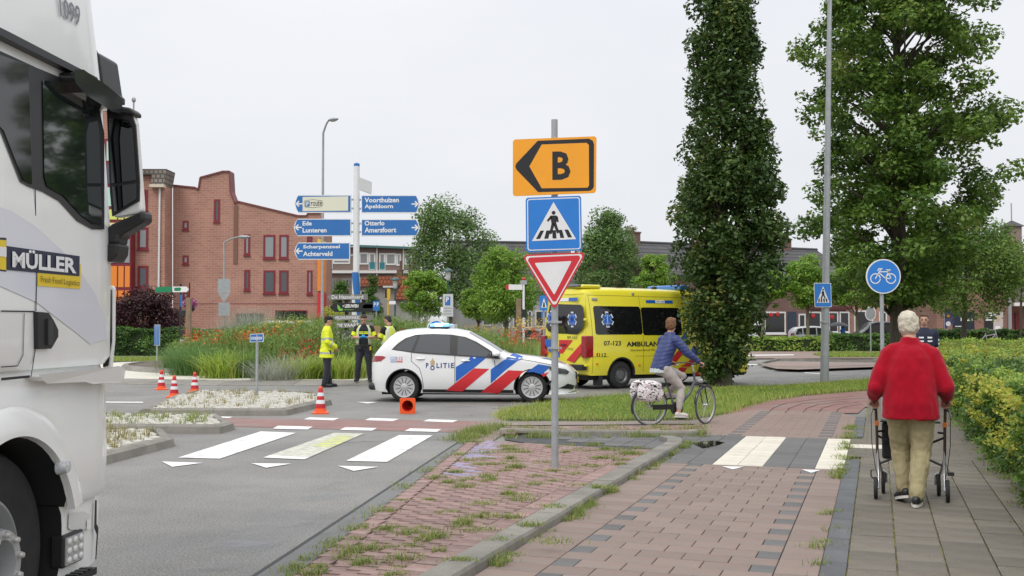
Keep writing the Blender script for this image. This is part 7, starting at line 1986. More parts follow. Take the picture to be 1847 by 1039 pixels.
  for wx,wy in((x,0.20),(x*0.80,0.585)):
   m=MB();m.lathe([(0.072,-0.017),(0.096,-0.016),(0.10,0.0),(0.096,0.016),(0.072,0.017)],(0,0,0),'x',28,close=True);w=m.build('wheel',M_RUBBER,rr,smooth=True);w.location=(wx,wy,0.10)
   m=MB();m.lathe([(0.073,-0.012),(0.05,-0.008),(0.02,-0.016),(0.001,-0.016)],(0,0,0),'x',20,cap=False);m.lathe([(0.073,0.012),(0.05,0.008),(0.02,0.016),(0.001,0.016)],(0,0,0),'x',20,cap=False);m.build('hub',M_RS,w,smooth=True)
  m=MB();m.tube([(x,0.20,0.10),(x*0.92,0.21,0.10),(x*0.92,0.22,0.13)],0.012,8);m.build('axle',M_RS,rr,smooth=True);m=MB();m.tube([(x*0.80-S*0.028,0.585,0.10),(x*0.80-S*0.028,0.58,0.19),(x*0.82,0.58,0.21)],0.011,8);m.build('fork',M_RS,rr,smooth=True)
  m=MB();m.box(x*0.94+S*0.02,x*0.94+S*0.075,0.20,0.25,0.235,0.265)if S>0 else m.tube([(x-0.005,0.22,0.17),(x-0.04,0.22,0.20),(x-0.04,0.22,0.255),(x-0.01,0.22,0.26)],0.007,6);m.build('kerb_lever',M_BLACK,rr)
 m=MB()
 for S in(-1,1):m.tube([(S*0.285,0.335,0.30),(0.0,0.40,0.42),(-S*0.285,0.335,0.56)],0.011,8);m.tube([(S*0.29,0.335,0.60),(S*0.24,0.40,0.60)],0.010,8)
 m.build('cross_brace',M_BLACK,rr,smooth=True)
 m=MB();m.box(-0.25,0.13,0.40,0.56,0.34,0.68);bag=m.build('bag',M('black_nylon',(0.013,0.013,0.014),rough=0.75,var=0.3,scale=6),rr,bevel=0.025,seg=3)
 m=MB();m.box(-0.26,0.26,0.36,0.50,0.685,0.70);m.build('seat',M_BLACK,rr,bevel=0.006)
 m=MB();m.tube([(-0.20,0.41,0.70),(-0.19,0.41,0.74),(-0.13,0.41,0.74),(-0.12,0.41,0.70)],0.006,6);m.build('bag_handle',M_BLACK,bag)
walker()
# ----- cyclist
def cyclist():
 p=G(1172,768.5,0.016);s=0.915;hd=R(19)
 bk=thing('bicycle','black city bicycle with patterned white panniers being ridden across the path','bicycle',p,hd,scale=s)
 M_BF=M('bike_black',(0.02,0.02,0.022),rough=0.3,coat=0.5);M_BG=M('bike_grey',(0.12,0.13,0.14),rough=0.35,coat=0.4);r=0.345
 def wheel(x,steer,name='wheel'):
  m=MB();n=48
  pts=[(r*0.965*math.cos(2*math.pi*i/n),0,r*0.965*math.sin(2*math.pi*i/n))for i in range(n+1)]
  m.lathe([(r-0.030,-0.016),(r-0.008,-0.017),(r,0.0),(r-0.008,0.017),(r-0.030,0.016)],(0,0,0),'y',48,close=True)
  w=m.build(name,M('bike_tyre',(0.085,0.085,0.085),rough=0.7),bk,smooth=True);w.location=(x,0,r);w.rotation_euler=(0,0,steer)
  m=MB();m.lathe([(r-0.050,-0.012),(r-0.030,-0.014),(r-0.030,0.014),(r-0.050,0.012)],(0,0,0),'y',40,close=True);m.build('rim',M_ALU,w,smooth=True)
  m=MB()
  for i in range(28):
   a=2*math.pi*i/28;m.tube([(0.02*math.cos(a+0.6*(-1)**i),0.02*(-1)**i,0.02*math.sin(a+0.6*(-1)**i)),((r-0.045)*math.cos(a),0,(r-0.045)*math.sin(a))],0.0016,3,cap=False)
  m.build('spokes',M_ALU,w);m=MB();m.lathe([(0.02,-0.05),(0.028,-0.03),(0.016,0.0),(0.028,0.03),(0.02,0.05)],(0,0,0),'y',12);m.build('hub',M_ALU,w,smooth=True)
  return w
 ST=R(30)
 wheel(0,0);wf=wheel(1.10,ST)
 m=MB();m.tube([(0.50,0,0.29),(0.36,0,0.66),(0.27,0,0.90)],[0.018,0.017,0.016],10);m.tube([(0.50,0,0.29),(0.58,0,0.34),(0.80,0,0.58),(0.905,0,0.80)],[0.022,0.026,0.027,0.024],10);m.build('frame',M_BG,bk,smooth=True)
 m=MB()
 for y in(-0.06,0.06):m.tube([(0,y,r),(0.25,y,0.33),(0.48,y*0.5,0.29)],0.010,8);m.tube([(0,y,r),(0.18,y,0.60),(0.32,y*0.3,0.74)],0.009,8)
 m.build('rear_stays',M_BF,bk,smooth=True)
 m=MB();m.tube([(0.90,0,0.72),(0.865,0,0.94)],0.020,10);m.build('head_tube',M_BG,bk,smooth=True)
 Rm=Matrix.Rotation(ST,3,'Z');piv=Vector((1.10,0,0));FR=lambda x,y,z:tuple(Vector((0.90+(x-0.9)*1.0,0,0))*0+(piv+Rm@Vector((x-1.10,y,0))+Vector((0,0,z))))
 m=MB()
 for y in(-0.055,0.055):m.tube([FR(1.10,y,r),FR(1.04,y,0.52),FR(0.99,y,0.68)],[0.009,0.012,0.013],8)
 m.tube([FR(0.99,-0.055,0.68),FR(0.985,0,0.72),FR(0.99,0.055,0.68)],0.013,8);m.tube([FR(0.985,0,0.70),(0.90,0,0.73)],0.015,8);m.build('fork',M_BF,bk,smooth=True)
 m=MB();m.tube([(0.868,0,0.93),(0.845,0,1.06)],0.013,8);m.build('stem',M_ALU,bk,smooth=True)
 HB=lambda x,y,z:tuple(Vector((0.845,0,0))+Rm@Vector((x,y,0))+Vector((0,0,z)))
 m=MB();m.tube([HB(-0.22,-0.30,1.07),HB(-0.10,-0.29,1.09),HB(0.04,-0.16,1.10),HB(0.05,0,1.07),HB(0.04,0.16,1.10),HB(-0.10,0.29,1.09),HB(-0.22,0.30,1.07)],0.011,8);hb=m.build('handlebar',M_BF,bk,smooth=True)
 for y in(-1,1):
  m=MB();m.tube([HB(-0.23,0.30*y,1.068),HB(-0.11,0.292*y,1.088)],0.017,10);m.build('grip',M_BLACK,hb,smooth=True);m=MB();m.tube([HB(-0.20,0.29*y,1.045),HB(-0.08,0.27*y,1.05),HB(-0.03,0.25*y,1.075)],0.007,6);m.build('brake_lever',M_ALU,hb,smooth=True)
 blob('saddle',[('e',Vector((0.24,0,0.955)),(0.12,0.095,0.035)),('e',Vector((0.36,0,0.955)),(0.11,0.035,0.028))],M_BLACK,bk,0.01,2)
 m=MB();m.box(0.04,0.52,-0.075,-0.035,0.285,0.375);m.lathe([(0.001,-0.08),(0.115,-0.075),(0.12,-0.04),(0.001,-0.035)],(0.50,0,0.30),'y',24);m.build('chain_case',M_BF,bk,bevel=0.01)
 def guard(x,a0,a1,f_,nm='mudguard'):
  m=MB();n=22
  for i in range(n+1):
   t=R(a0+(a1-a0)*i/n)
   for y,dr in((-0.024,0.008),(-0.012,0.018),(0.012,0.018),(0.024,0.008)):m.v.append(f_(x+(r+dr)*math.cos(t),y,r+(r+dr)*math.sin(t)))
  for i in range(n):
   for j in range(3):a=i*4+j;m.f.append([a,a+1,a+5,a+4]);m.m.append(0)
  m.build(nm,M_BF,bk,smooth=True)
 guard(0,15,200,lambda x,y,z:(x,y,z));guard(1.10,50,175,FR)
 m=MB()
 for y in(-0.07,0.07):m.tube([(0.30,y,0.74),(-0.28,y,0.76)],0.007,6);m.tube([(-0.22,y,0.755),(0.0,y,r)],0.006,6)
 for x in(-0.25,-0.1,0.05,0.2):m.tube([(x,-0.07,0.755),(x,0.07,0.755)],0.006,6)
 m.build('carrier',M_BF,bk);m=MB();m.tube([(-0.24,-0.10,0.12),(0.06,-0.12,0.10),(0.18,-0.08,0.27)],0.009,6);m.build('kickstand',M_BF,bk)
 m=MB();m.box(0.96,1.04,-0.035,0.035,0.74,0.80);m.build('front_lamp',M_ALU,bk,bevel=0.015)
 m=MB();m.tube([(0.50,-0.09,0.30),(0.52,-0.10,0.14)],0.010,6);m.box(0.45,0.60,-0.19,-0.10,0.115,0.14);m.tube([(0.50,0.09,0.30),(0.48,0.10,0.46)],0.010,6);m.box(0.42,0.56,0.10,0.19,0.45,0.475);m.build('pedals',M_BF,bk)
# panniers with a dark print
 mp_=M('pannier_print',(0.72,0.69,0.68),rough=0.7);nt=mp_.node_tree;N,L=nt.nodes,nt.links
 tc=N.new('ShaderNodeTexCoord');mg=N.new('ShaderNodeMapping');mg.inputs['Scale'].default_value=(9,9,24);L.new(tc.outputs['Object'],mg.inputs[0]);nz=N.new('ShaderNodeTexNoise');nz.inputs['Scale'].default_value=1.6;nz.inputs['Detail'].default_value=1.5;L.new(mg.outputs[0],nz.inputs['Vector'])
 rp=N.new('ShaderNodeValToRGB');e=rp.color_ramp.elements;rp.color_ramp.interpolation='CONSTANT';e[0].position=0;e[0].color=(0.02,0.02,0.03,1);e[1].position=0.42;e[1].color=(0.74,0.70,0.70,1);k=e.new(0.60);k.color=(0.30,0.06,0.08,1);k=e.new(0.63);k.color=(0.74,0.70,0.70,1);L.new(nz.outputs['Fac'],rp.inputs[0]);L.new(rp.outputs[0],N['Principled BSDF'].inputs['Base Color'])
 for y in(-1,1):
  o_=blob('pannier',[('e',Vector((-0.07,y*0.155,0.62)),(0.24,0.08,0.19)),('e',Vector((0.06,y*0.155,0.58)),(0.13,0.075,0.15)),('e',Vector((-0.17,y*0.155,0.58)),(0.14,0.075,0.15)),('e',Vector((-0.06,y*0.155,0.72)),(0.23,0.085,0.075))],mp_,None,0.014,2,0.012,9)
  o_.location=p;o_.rotation_euler=(0,0,hd);o_.scale=(s,)*3
  tag(o_,'white patterned pannier bag on the near side of the bicycle' if y<0 else 'white patterned pannier bag on the far side of the bicycle','pannier','panniers on the bicycle')
 rd=thing('person','cyclist in navy quilted jacket and pale trousers riding and looking away','person',p,hd,scale=s)
 f=Figure(rd,rt=(0,-1,0),fw=(1,0,0),voxel=0.011)
 gr=Vector(HB(-0.17,-0.295,1.085));gl=Vector(HB(-0.17,0.295,1.085));c_=lambda v:(-v.y,v.x,v.z)
 J=dict(hipR=(0.10,0.24,1.0),hipL=(-0.10,0.24,1.0),knR=(0.11,0.56,0.66),knL=(-0.11,0.70,0.86),anR=(0.145,0.49,0.23),anL=(-0.145,0.46,0.56),shR=(0.19,0.42,1.50),shL=(-0.19,0.36,1.50))
 J['wrR']=(gr.y*-1+0.0,gr.x-0.055,gr.z+0.035);J['wrL']=(-gl.y,gl.x-0.045,gl.z+0.035)
 J['elR']=tuple(Vector(J['shR']).lerp(Vector(J['wrR']),0.5)+Vector((0.05,-0.02,-0.04)));J['elL']=tuple(Vector(J['shL']).lerp(Vector(J['wrL']),0.5)+Vector((-0.10,-0.08,-0.06)))
 ts=[((0,0.20,0.94),0.17,0.125),((0,0.22,1.05),0.172,0.125),((0,0.28,1.20),0.160,0.115),((0,0.34,1.35),0.172,0.120),((0,0.385,1.48),0.172,0.105),((0,0.40,1.55),0.11,0.08),((0,0.41,1.59),0.06,0.06)]
 b=body(f,J,ts,(-0.01,0.435,1.765),R(38),0.0,((0,0.40,1.54),(0,0.425,1.70)),[(J['wrR'],(-0.25,1,-0.35),(0,-0.3,-1),1,1.0),(J['wrL'],(-0.1,1,-0.3),(0,-0.3,-1),-1,1.0)],k=1.0)
 f.face(b);f.hair(M('auburn_hair',(0.16,0.075,0.032),rough=0.7,var=0.3,scale=30),'full')
 jk=[((0,0.20,0.985),0.205,0.158),((0,0.215,1.05),0.205,0.158),((0,0.27,1.20),0.195,0.150),((0,0.335,1.35),0.205,0.150),((0,0.38,1.48),0.200,0.130),((0,0.40,1.56),0.125,0.10),((0,0.41,1.64),0.078,0.078)]
 sl=[]
 for S in 'RL':sl.append(f.cap((J['sh'+S],0.092),(tuple(Vector(J['sh'+S]).lerp(Vector(J['el'+S]),0.5)),0.080),(J['el'+S],0.070),(tuple(Vector(J['el'+S]).lerp(Vector(J['wr'+S]),0.9)),0.048)))
 jm=M('quilted_navy',(0.028,0.045,0.155),rough=0.5,var=0.15,scale=6)
 jo=blob('jacket',[f.rings(jk)]+sl,jm,rd,0.011,4,0.008,7)
 co=np.empty(len(jo.data.vertices)*3);jo.data.vertices.foreach_get('co',co);co=co.reshape(-1,3);no=np.empty_like(co).ravel();jo.data.vertices.foreach_get('normal',no);no=no.reshape(-1,3)
 q_=np.abs(np.sin((co[:,2]-0.25*co[:,0])*np.pi/0.065))**0.5;co+=no*(0.007*(q_-0.6))[:,None];jo.data.vertices.foreach_set('co',co.ravel())
 blob('shirt_hem',[f.rings([((0,0.185,0.925),0.198,0.152),((0,0.20,1.02),0.196,0.15)])],M('shirt_pale',(0.50,0.56,0.55),rough=0.8,var=0.25,scale=40),rd,0.013,2,0.008,14)
 lg=[]
 for S in 'RL':
  hp,kn,an=(Vector(J[k+S])for k in('hip','kn','an'));lg.append(f.cap((tuple(hp),0.122),(tuple(hp.lerp(kn,0.5)),0.100),(tuple(kn),0.076),(tuple(kn.lerp(an,0.4)),0.070),(tuple(kn.lerp(an,0.80)),0.052)))
 blob('trousers',[f.rings([((0,0.20,0.93),0.185,0.14),((0,0.215,1.04),0.175,0.13)])]+lg,M('pale_trousers',(0.46,0.42,0.39),rough=0.85,var=0.08,scale=6),rd,0.011,3,0.008,9)
 f.shoes((0.145,0.49,0.225),(0,1),M('white_shoe',(0.62,0.56,0.53),rough=0.6),M_SOLE,0.95,0.05);f.shoes((-0.145,0.46,0.555),(0,1),_mats['white_shoe'],M_SOLE,0.95,0.1)
cyclist()
# ----- man in the dark shirt further up the path
def man_ahead():
 p=Vector(((1666-923.5)/FPX*21.5,21.5,0.03));root=thing('person','man in dark printed shirt partly hidden behind the grey-haired walker','person',p,-R(188),scale=1.03)
 f=Figure(root,voxel=0.014);J=std(anR=(0.09,0.14,0.085),anL=(-0.09,-0.12,0.10));b=body(f,J,pitch=-0.1,yaw=R(-15),hands=[((0.23,0.06,0.87),(0,0.2,-1),(-1,0,0),1,0.4),((-0.23,0.06,0.87),(0,0.2,-1),(1,0,0),-1,0.4)]);f.face(b);f.hair(M('brown_hair',(0.09,0.05,0.03),rough=0.7,var=0.3,scale=30))
 ts=[((0,0,0.86),0.19,0.14),((0,0,1.08),0.18,0.135),((0,0,1.25),0.195,0.14),((0,0,1.40),0.195,0.12),((0,0,1.48),0.12,0.09),((0,0,1.52),0.075,0.07)]
 up=[f.cap((J['sh'+S],0.08),(tuple(Vector(J['sh'+S]).lerp(Vector(J['el'+S]),0.75)),0.075))for S in 'RL']
 def mf(c):return 1 if(abs(abs(c.x)-0.08)<0.045 and 1.24<c.z<1.34 and c.y>0.03 and abs(c.z-1.29)>0.018)or(abs(c.x)>0.25 and 1.18<c.z<1.30 and abs(c.z-1.24)>0.02)else 0
 blob('shirt',[f.rings(ts)]+up,[M('shirt_navy',(0.016,0.02,0.045),rough=0.8),M_SWHITE],root,0.014,3,0.006,9,mf)
 blob('trousers',[f.rings(TORSO[:2])]+legs(f,J,1.0,0.022),M('jeans',(0.04,0.06,0.12),rough=0.85),root,0.015,3);f.shoes(J['anR'],(0,1),M_SHOE);f.shoes(J['anL'],(0,1),M_SHOE)
man_ahead()
def umbrella_person():
 D=76;p=Vector(((1520-923.5)/FPX*D,D,0.05));root=thing('person','distant person in a blue coat under a grey umbrella','person',p,R(60))
 f=Figure(root,voxel=0.022);J=std(elR=(0.24,0.08,1.14),wrR=(0.14,0.20,1.30));body(f,J);f.hair(M_HAIRD)
 blob('coat',[f.rings([((0,0,0.6),0.24,0.2),((0,0,1.0),0.21,0.17),((0,0,1.40),0.21,0.14),((0,0,1.52),0.10,0.10),((0,0,1.74),0.11,0.12)])]+arms(f,J,1.0,0.03),M('coat_blue',(0.02,0.20,0.62),rough=0.7),root,0.02,3);blob('trousers',legs(f,J,1.0,0.02),M_NAVY,root,0.022,2)
 u=thing('umbrella','grey umbrella held over the distant person in blue','umbrella',p+Vector((-0.35,-0.1,0)))
 m=MB();m.lathe([(0.72,1.62),(0.62,1.72),(0.38,1.84),(0.12,1.90),(0.001,1.91)],(0,0,0),'z',16);m.build('canopy',M('umbrella_grey',(0.10,0.10,0.11),rough=0.6),u,smooth=True);m=MB();m.tube([(0,0,1.2),(0,0,1.96)],0.012,6);m.build('shaft',M_BLACK,u)
umbrella_person()
# ----- BUILDINGS
B_RED=brickmat('red_brick',(0.43,0.205,0.145),(0.35,0.155,0.11),(0.40,0.28,0.23),bw=0.44,bh=0.16,ms=0.022,var=0.12)
B_BROWN=brickmat('brown_brick',(0.24,0.165,0.14),(0.20,0.14,0.12),(0.22,0.18,0.16),bw=0.44,bh=0.16,ms=0.02,var=0.12)
B_DARK=brickmat('shop_brick',(0.20,0.10,0.085),(0.16,0.085,0.07),(0.17,0.13,0.11),bw=0.44,bh=0.16,ms=0.02,var=0.15)
B_ROOF=brickmat('grey_roof_tiles',(0.115,0.112,0.115),(0.09,0.088,0.092),(0.045,0.045,0.048),bw=0.30,bh=0.34,ms=0.05,var=0.18)
B_ORTILE=brickmat('red_roof_tiles',(0.42,0.135,0.06),(0.34,0.10,0.05),(0.16,0.06,0.04),bw=0.30,bh=0.34,ms=0.04,var=0.2)
M_FRAMER=M('oxblood_frame',(0.20,0.018,0.028),rough=0.5)
M_FRAMEW=M('white_frame',(0.70,0.70,0.68),rough=0.5)
M_PANE=glass('window_pane',(0.05,0.06,0.065),rough=0.06,spec=0.9)
M_PANEL=glass('pale_pane',(0.24,0.265,0.27),rough=0.12,spec=0.8)
M_COPE=M('coping',(0.19,0.05,0.05),rough=0.6)
class Building:
 def __init__(s,name,label,cat,o,a):
  s.f=Face(o,a);s.r=thing(name,label,cat,(o[0],o[1],0),a)
 def wall(s,poly,mat,y0=0.0,depth=8.0,name='wall'):
  m=MB();m.prism(s.f.hits(poly),y0,y0+depth);return m.build(name,mat,s.r)
 def rect(s,x0,y0,x1,y1,mat,ya,yb,name,parent=None,bevel=0):
  u0,u1,z0,z1=s.f.rect(x0,y0,x1,y1);m=MB();m.box(u0,u1,ya,yb,z0,z1);return m.build(name,mat,parent or s.r,bevel=bevel)
 def window(s,x0,y0,x1,y1,fm,pane=None,fr=0.09,sill=True,cols=1,proud=0.04,rows=1):
  u0,u1,z0,z1=s.f.rect(x0,y0,x1,y1);m=MB();e=fr
  m.box(u0,u1,-proud,0.02,z1-e,z1);m.box(u0,u1,-proud,0.02,z0,z0+e);m.box(u0,u0+e,-proud,0.02,z0+e,z1-e);m.box(u1-e,u1,-proud,0.02,z0+e,z1-e)
  for k in range(1,cols):c=u0+(u1-u0)*k/cols;m.box(c-e/2,c+e/2,-proud,0.02,z0+e,z1-e)
  for k in range(1,rows):c=z0+(z1-z0)*k/rows;m.box(u0+e,u1-e,-proud+0.004,0.02,c-e/2,c+e/2)
  w=m.build('window',fm,s.r);m=MB();m.box(u0+e*0.9,u1-e*0.9,-0.015,0.01,z0+e*0.9,z1-e*0.9);m.build('pane',pane or M_PANE,w)
  if sill:m=MB();m.box(u0-0.04,u1+0.04,-proud-0.07,0.02,z0-0.09,z0-0.004);m.build('sill',M_FRAMEW if fm is not M_FRAMER else fm,w)
  return w
cA=lambda*p:[(180+x/3.057,280+y/3.057)for x,y in p]
def brick_flats():
 o=P(312,590,75);B=Building('apartment_building','red brick flats with stepped sloping parapets and oxblood windows','building',(o.x,75),0)
 top=[(312,335),(352,339),(358,343),(361.5,321),(402,310),(414,310),(416,347),(424,368),(429,364),(538,390),(553,390),(556,385),(578,385)]
 B.wall(top[::-1]+[(312,640),(578,640)],B_RED,0,1.0);B.wall([(330,400),(560,400),(560,640),(330,640)],B_RED,1.05,8,'rear_block')
 m=MB();h=B.f.hits(top)
 for a,b in zip(h[:-1],h[1:]):m.obox((a[0],0.5,a[1]+0.03),(b[0],0.5,b[1]+0.03),1.2,0.10)
 m.build('coping',M_COPE,B.r)
 for q in((630,243,662,368,0),(458,362,490,410,1),(458,553,490,600,1),(458,755,490,790,1),(797,437,828,550,1),(903,440,967,570,1),(990,440,1040,570,1),(797,632,828,745,0),(903,635,967,762,0),(990,635,1040,762,0),(1143,635,1172,765,1),(1143,445,1172,480,0)):
  (x0,y0),(x1,y1)=cA((q[0],q[1]),(q[2],q[3]));B.window(x0,y0,x1,y1,M_FRAMER,M_PANEL if q[4]else M_PANE,0.13,True)
 (x0,y0),(x1,y1)=cA((740,278),(760,600));B.rect(x0,y0,x1,y1,M('rust_strip',(0.20,0.10,0.07),rough=0.8),-0.05,0.02,'downpipe')
 for a,b in(((752,872),(905,930)),((968,855),(1143,920))):
  (x0,y0),(x1,y1)=cA(a,b);w=B.rect(x0,y0,x1,y1+20,M_FRAMER,-0.06,0.02,'garage_opening');B.rect(x0+1.5,y0+1.5,x1-1.5,y1+20,M('dark_recess',(0.012,0.01,0.01),rough=0.9),-0.065,0.0,'opening',w)
 m=MB();u,z=B.f.hit(313,430);m.box(u,B.f.hit(578,430)[0],-0.012,0.01,B.f.hit(400,547)[1]-0.06,B.f.hit(400,547)[1]);m.build('string_course',M('dark_course',(0.22,0.10,0.09),rough=0.8),B.r)
 for y0,y1,mt in((432,450,M('panel_yellow',(0.72,0.50,0.08))),(455,525,M('panel_orange',(0.78,0.24,0.03))),(528,600,M('panel_red',(0.55,0.03,0.03)))):
  B.rect(574,y0,579.5,y1,mt,-0.3,2.0,'end_panel')
# left wing, standing forward
 o=P(200,590,73.3);W_=Building('apartment_building','brick wing with tiled hood and white downpipe left of the stepped flats','building',(o.x,73.3),0)
 W_.wall([(60,316),(297,316),(297,640),(60,640)],B_RED,0,1.65)
 rf=W_.f.hits([(252,306),(303,306),(298,334),(276,334),(276,316),(252,316)]);m=MB();m.prism(rf,-0.35,1.6);m.build('tiled_hood',brickmat('hood_tiles',(0.26,0.22,0.19),(0.21,0.18,0.16),(0.10,0.09,0.08),bw=0.3,bh=0.3,ms=0.05),W_.r)
 h=W_.f.hits([(274,334),(299,334),(299,339),(274,339)]);m=MB();m.prism(h,-0.5,0);m.build('gutter',M('cream_board',(0.62,0.55,0.42)),W_.r)
 for q in((210,398,267,520,1),(210,610,267,730,0),(240,190,265,305,0)):
  (x0,y0),(x1,y1)=cA((q[0],q[1]),(q[2],q[3]));W_.window(x0,y0,x1,y1,M_FRAMER,M_PANEL if q[4]else M_PANE,0.16)
 u,z=W_.f.hit(289,340);m=MB();m.tube([(u,-0.1,z),(u,-0.1,0.2)],0.07,8);m.build('downpipe',M_FRAMEW,W_.r)
# coloured bay next to it
 o=P(170,590,72.4);C_=Building('panelled_bay','glazed bay with orange and yellow panels in oxblood frames behind the lorry mirror','building',(o.x,72.4),0)
 C_.wall([(186,250),(236,250),(236,620),(186,620)],M_FRAMER,0.0,0.85)
 for x0,x1 in((193,211),(214,223),(226,234)):
  for y0,y1,mt in((255,290,M('panel_mint',(0.45,0.68,0.58))),(296,332,M_PANE),(338,372,_mats['panel_mint']),(378,396,M('panel_lime',(0.66,0.72,0.16))),(402,428,M('panel_cream',(0.78,0.72,0.32))),(432,474,M_PANEL),(480,518,_mats['panel_orange']),(524,552,_mats['panel_orange'])):
   C_.rect(x0,y0,x1,y1,mt,-0.05,0.02,'panel')
 o=P(150,590,74.3);D_=Building('gabled_building','tall brick gable with brown roof edge rising above the lorry mirror','building',(o.x,74.3),0)
 D_.wall([(60,175),(206,175),(206,640),(60,640)],B_RED,0,0.8);D_.wall([(60,20),(120,20),(206,175),(60,175)],B_RED,0.01,0.8,'gable')
 h=D_.f.hits([(118,10),(124,10),(213,170),(212,180),(203,180)]);m=MB();m.prism(h,-0.5,0.9);m.build('roof_edge',M('brown_fascia',(0.20,0.11,0.08),rough=0.7),D_.r)
 u,z=D_.f.hit(232,190);m=MB();m.tube([(u,1,8),(u,1,z+0.5)],0.06,6);m.ell((u,1,z+0.6),(0.15,0.15,0.2));m.build('finial',M_SBACK,D_.r)
brick_flats()
cM=lambda*p:[(560+x/5.196,420+y/5.196)for x,y in p]
def mid_block():
 o=P(588,590,98);B=Building('flat_block','brown brick block with flat teal roof edge and teal balcony doors','building',(o.x,98),0)
 B.wall([(586,443),(745,449),(745,640),(586,640)],B_BROWN)
 h=B.f.hits([(584,440),(750,446),(750,450),(584,444)]);m=MB();m.prism(h,-0.5,8);m.build('roof_edge',M('teal_edge',(0.07,0.17,0.17),rough=0.5),B.r)
 B.rect(587,488,742,493,M_FRAMEW,-0.3,0.02,'ledge')
 for q in((455,185,545,297),(705,190,802,302),(805,195,850,308),(210,250,372,292),(880,195,950,300)):(x0,y0),(x1,y1)=cM((q[0],q[1]),(q[2],q[3]));B.window(x0,y0,x1,y1,M_FRAMEW,M_PANEL,0.14,False,1)
 for q in((548,188,610,345),(643,190,702,348),(150,245,208,338)):
  (x0,y0),(x1,y1)=cM((q[0],q[1]),(q[2],q[3]));w=B.window(x0,y0,x1,y1,M_FRAMEW,M_PANEL,0.14,False);B.rect(x0+1,y0+(y1-y0)*0.55,x1-1,y1-1,M('teal_panel',(0.03,0.20,0.23),rough=0.4),-0.05,-0.016,'panel',w)
 for q in((155,430,242,575),(300,428,392,500)):(x0,y0),(x1,y1)=cM((q[0],q[1]),(q[2],q[3]));B.window(x0,y0,x1,y1,M('grey_frame',(0.2,0.2,0.2)),M_PANE,0.15,False,3)
 for x in(625,872):(x0,y0),(x1,y1)=cM((x-4,110),(x+4,400));B.rect(x0,y0,x1,y1,M_FRAMEW,-0.2,0.02,'downpipe')
 o=P(650,590,88);H=Building('low_house','low grey house with orange-red tiled roof between the narrow shrubs','house',(o.x,88),0)
 H.wall([(645,516),(742,512),(742,640),(645,640)],M('grey_render',(0.33,0.32,0.30),rough=0.85,var=0.1),0,6)
 for q in([(648,504),(668,500),(735,498),(742,514),(646,517)],[(712,540),(724,512),(745,512),(745,540)]):m=MB();m.prism(H.f.hits(q),-0.4,5);m.build('roof',B_ORTILE,H.r)
 H.rect(692,516,716,519,M_FRAMEW,-0.45,0,'fascia');H.rect(712,484,722,498,B_DARK,1.5,2.5,'chimney');H.rect(717,468,720,485,B_DARK,1.7,2.2,'flue')
 for q in((695,520,702,540),(650,524,660,545)):H.window(*q,M_FRAMEW,M_PANE,0.1,False)
 H.rect(650,585,735,625,M('pale_fence',(0.34,0.33,0.31),rough=0.8),-2.0,-1.8,'garden_wall')
mid_block()
def roofed(name,label,cat,pL,DL,pR,DR,eave,ridge,wallmat,depth=9.0):
 a=P(pL,590,DL);b=P(pR,590,DR);ang=math.atan2(b.y-a.y,b.x-a.x);B=Building(name,label,cat,(a.x,a.y),ang);L_=math.hypot(b.x-a.x,b.y-a.y)
 m=MB();m.box(0,L_,0,depth,0,eave);m.add([(0,0,eave),(0,depth,eave),(0,depth/2,ridge-0.1)],[(0,1,2)]);m.add([(L_,0,eave),(L_,depth,eave),(L_,depth/2,ridge-0.1)],[(0,2,1)]);m.build('wall',wallmat,B.r)
 m=MB();e=0.4;sl=(ridge-eave)/(depth/2)
 m.v=[(-e,-e,eave-e*sl),(L_+e,-e,eave-e*sl),(L_+e,depth/2,ridge),(-e,depth/2,ridge),(-e,depth+e,eave-e*sl),(L_+e,depth+e,eave-e*sl)];m.v+=[(x,y,z-0.15)for x,y,z in m.v]
 m.f=[[0,1,2,3],[3,2,5,4],[6,9,8,7],[9,10,11,8],[0,6,7,1],[4,5,11,10],[0,3,9,6],[3,4,10,9],[1,7,8,2],[2,8,11,5]];m.m=[0]*10
 rf=m.build('roof',B_ROOF,B.r);m=MB();m.tube([(-e,depth/2,ridge+0.02),(L_+e,depth/2,ridge+0.02)],0.14,6);m.build('ridge',M('ridge_tile',(0.07,0.07,0.075),rough=0.8),rf)
 B.L=L_;B.depth=depth;B.ridge=ridge;B.roof=rf
 return B
def chim(B,x,w=0.8,h=0.9,dy=0.0):
 m=MB();m.box(x-w/2,x+w/2,B.depth/2-0.3+dy,B.depth/2+0.3+dy,B.ridge-0.6,B.ridge+h);m.box(x-w/2-0.06,x+w/2+0.06,B.depth/2-0.36+dy,B.depth/2+0.36+dy,B.ridge+h-0.15,B.ridge+h-0.02);m.build('chimney',B_DARK,B.roof)
B=roofed('terrace_house','pale rendered house with long grey tiled roof behind the zebra sign','house',838,96,1042,98,5.2,9.6,M('pale_render',(0.42,0.42,0.41),rough=0.85,var=0.08),10)
for i,q in enumerate(((870,558,886,588),(905,560,920,592),(925,560,940,592),(945,560,960,592),(965,560,985,590),(832+30,520,875,540),(900,520,915,540))):B.window(*q,M_FRAMEW,M_PANE,0.12,False,1+i%2)
S_=roofed('shop_row','row of brick shops under a long grey roof with chimneys behind the parked cars','building',1135,86,1525,96,6.1,8.75,B_DARK,8.0)
for px in(1176,1300,1414,1458):chim(S_,S_.f.hit(px,440)[0]+0.9)
for q in((1378,562,1417,602,1),(1456,562,1481,596,1),(1494,562,1512,600,1),(1514,562,1532,600,1),(1300,562,1340,602,2),(1230,562,1280,602,2),(1440,566,1453,608,1)):S_.window(*q[:4],M_FRAMEW,M_DGLASS,0.13,True,q[4])
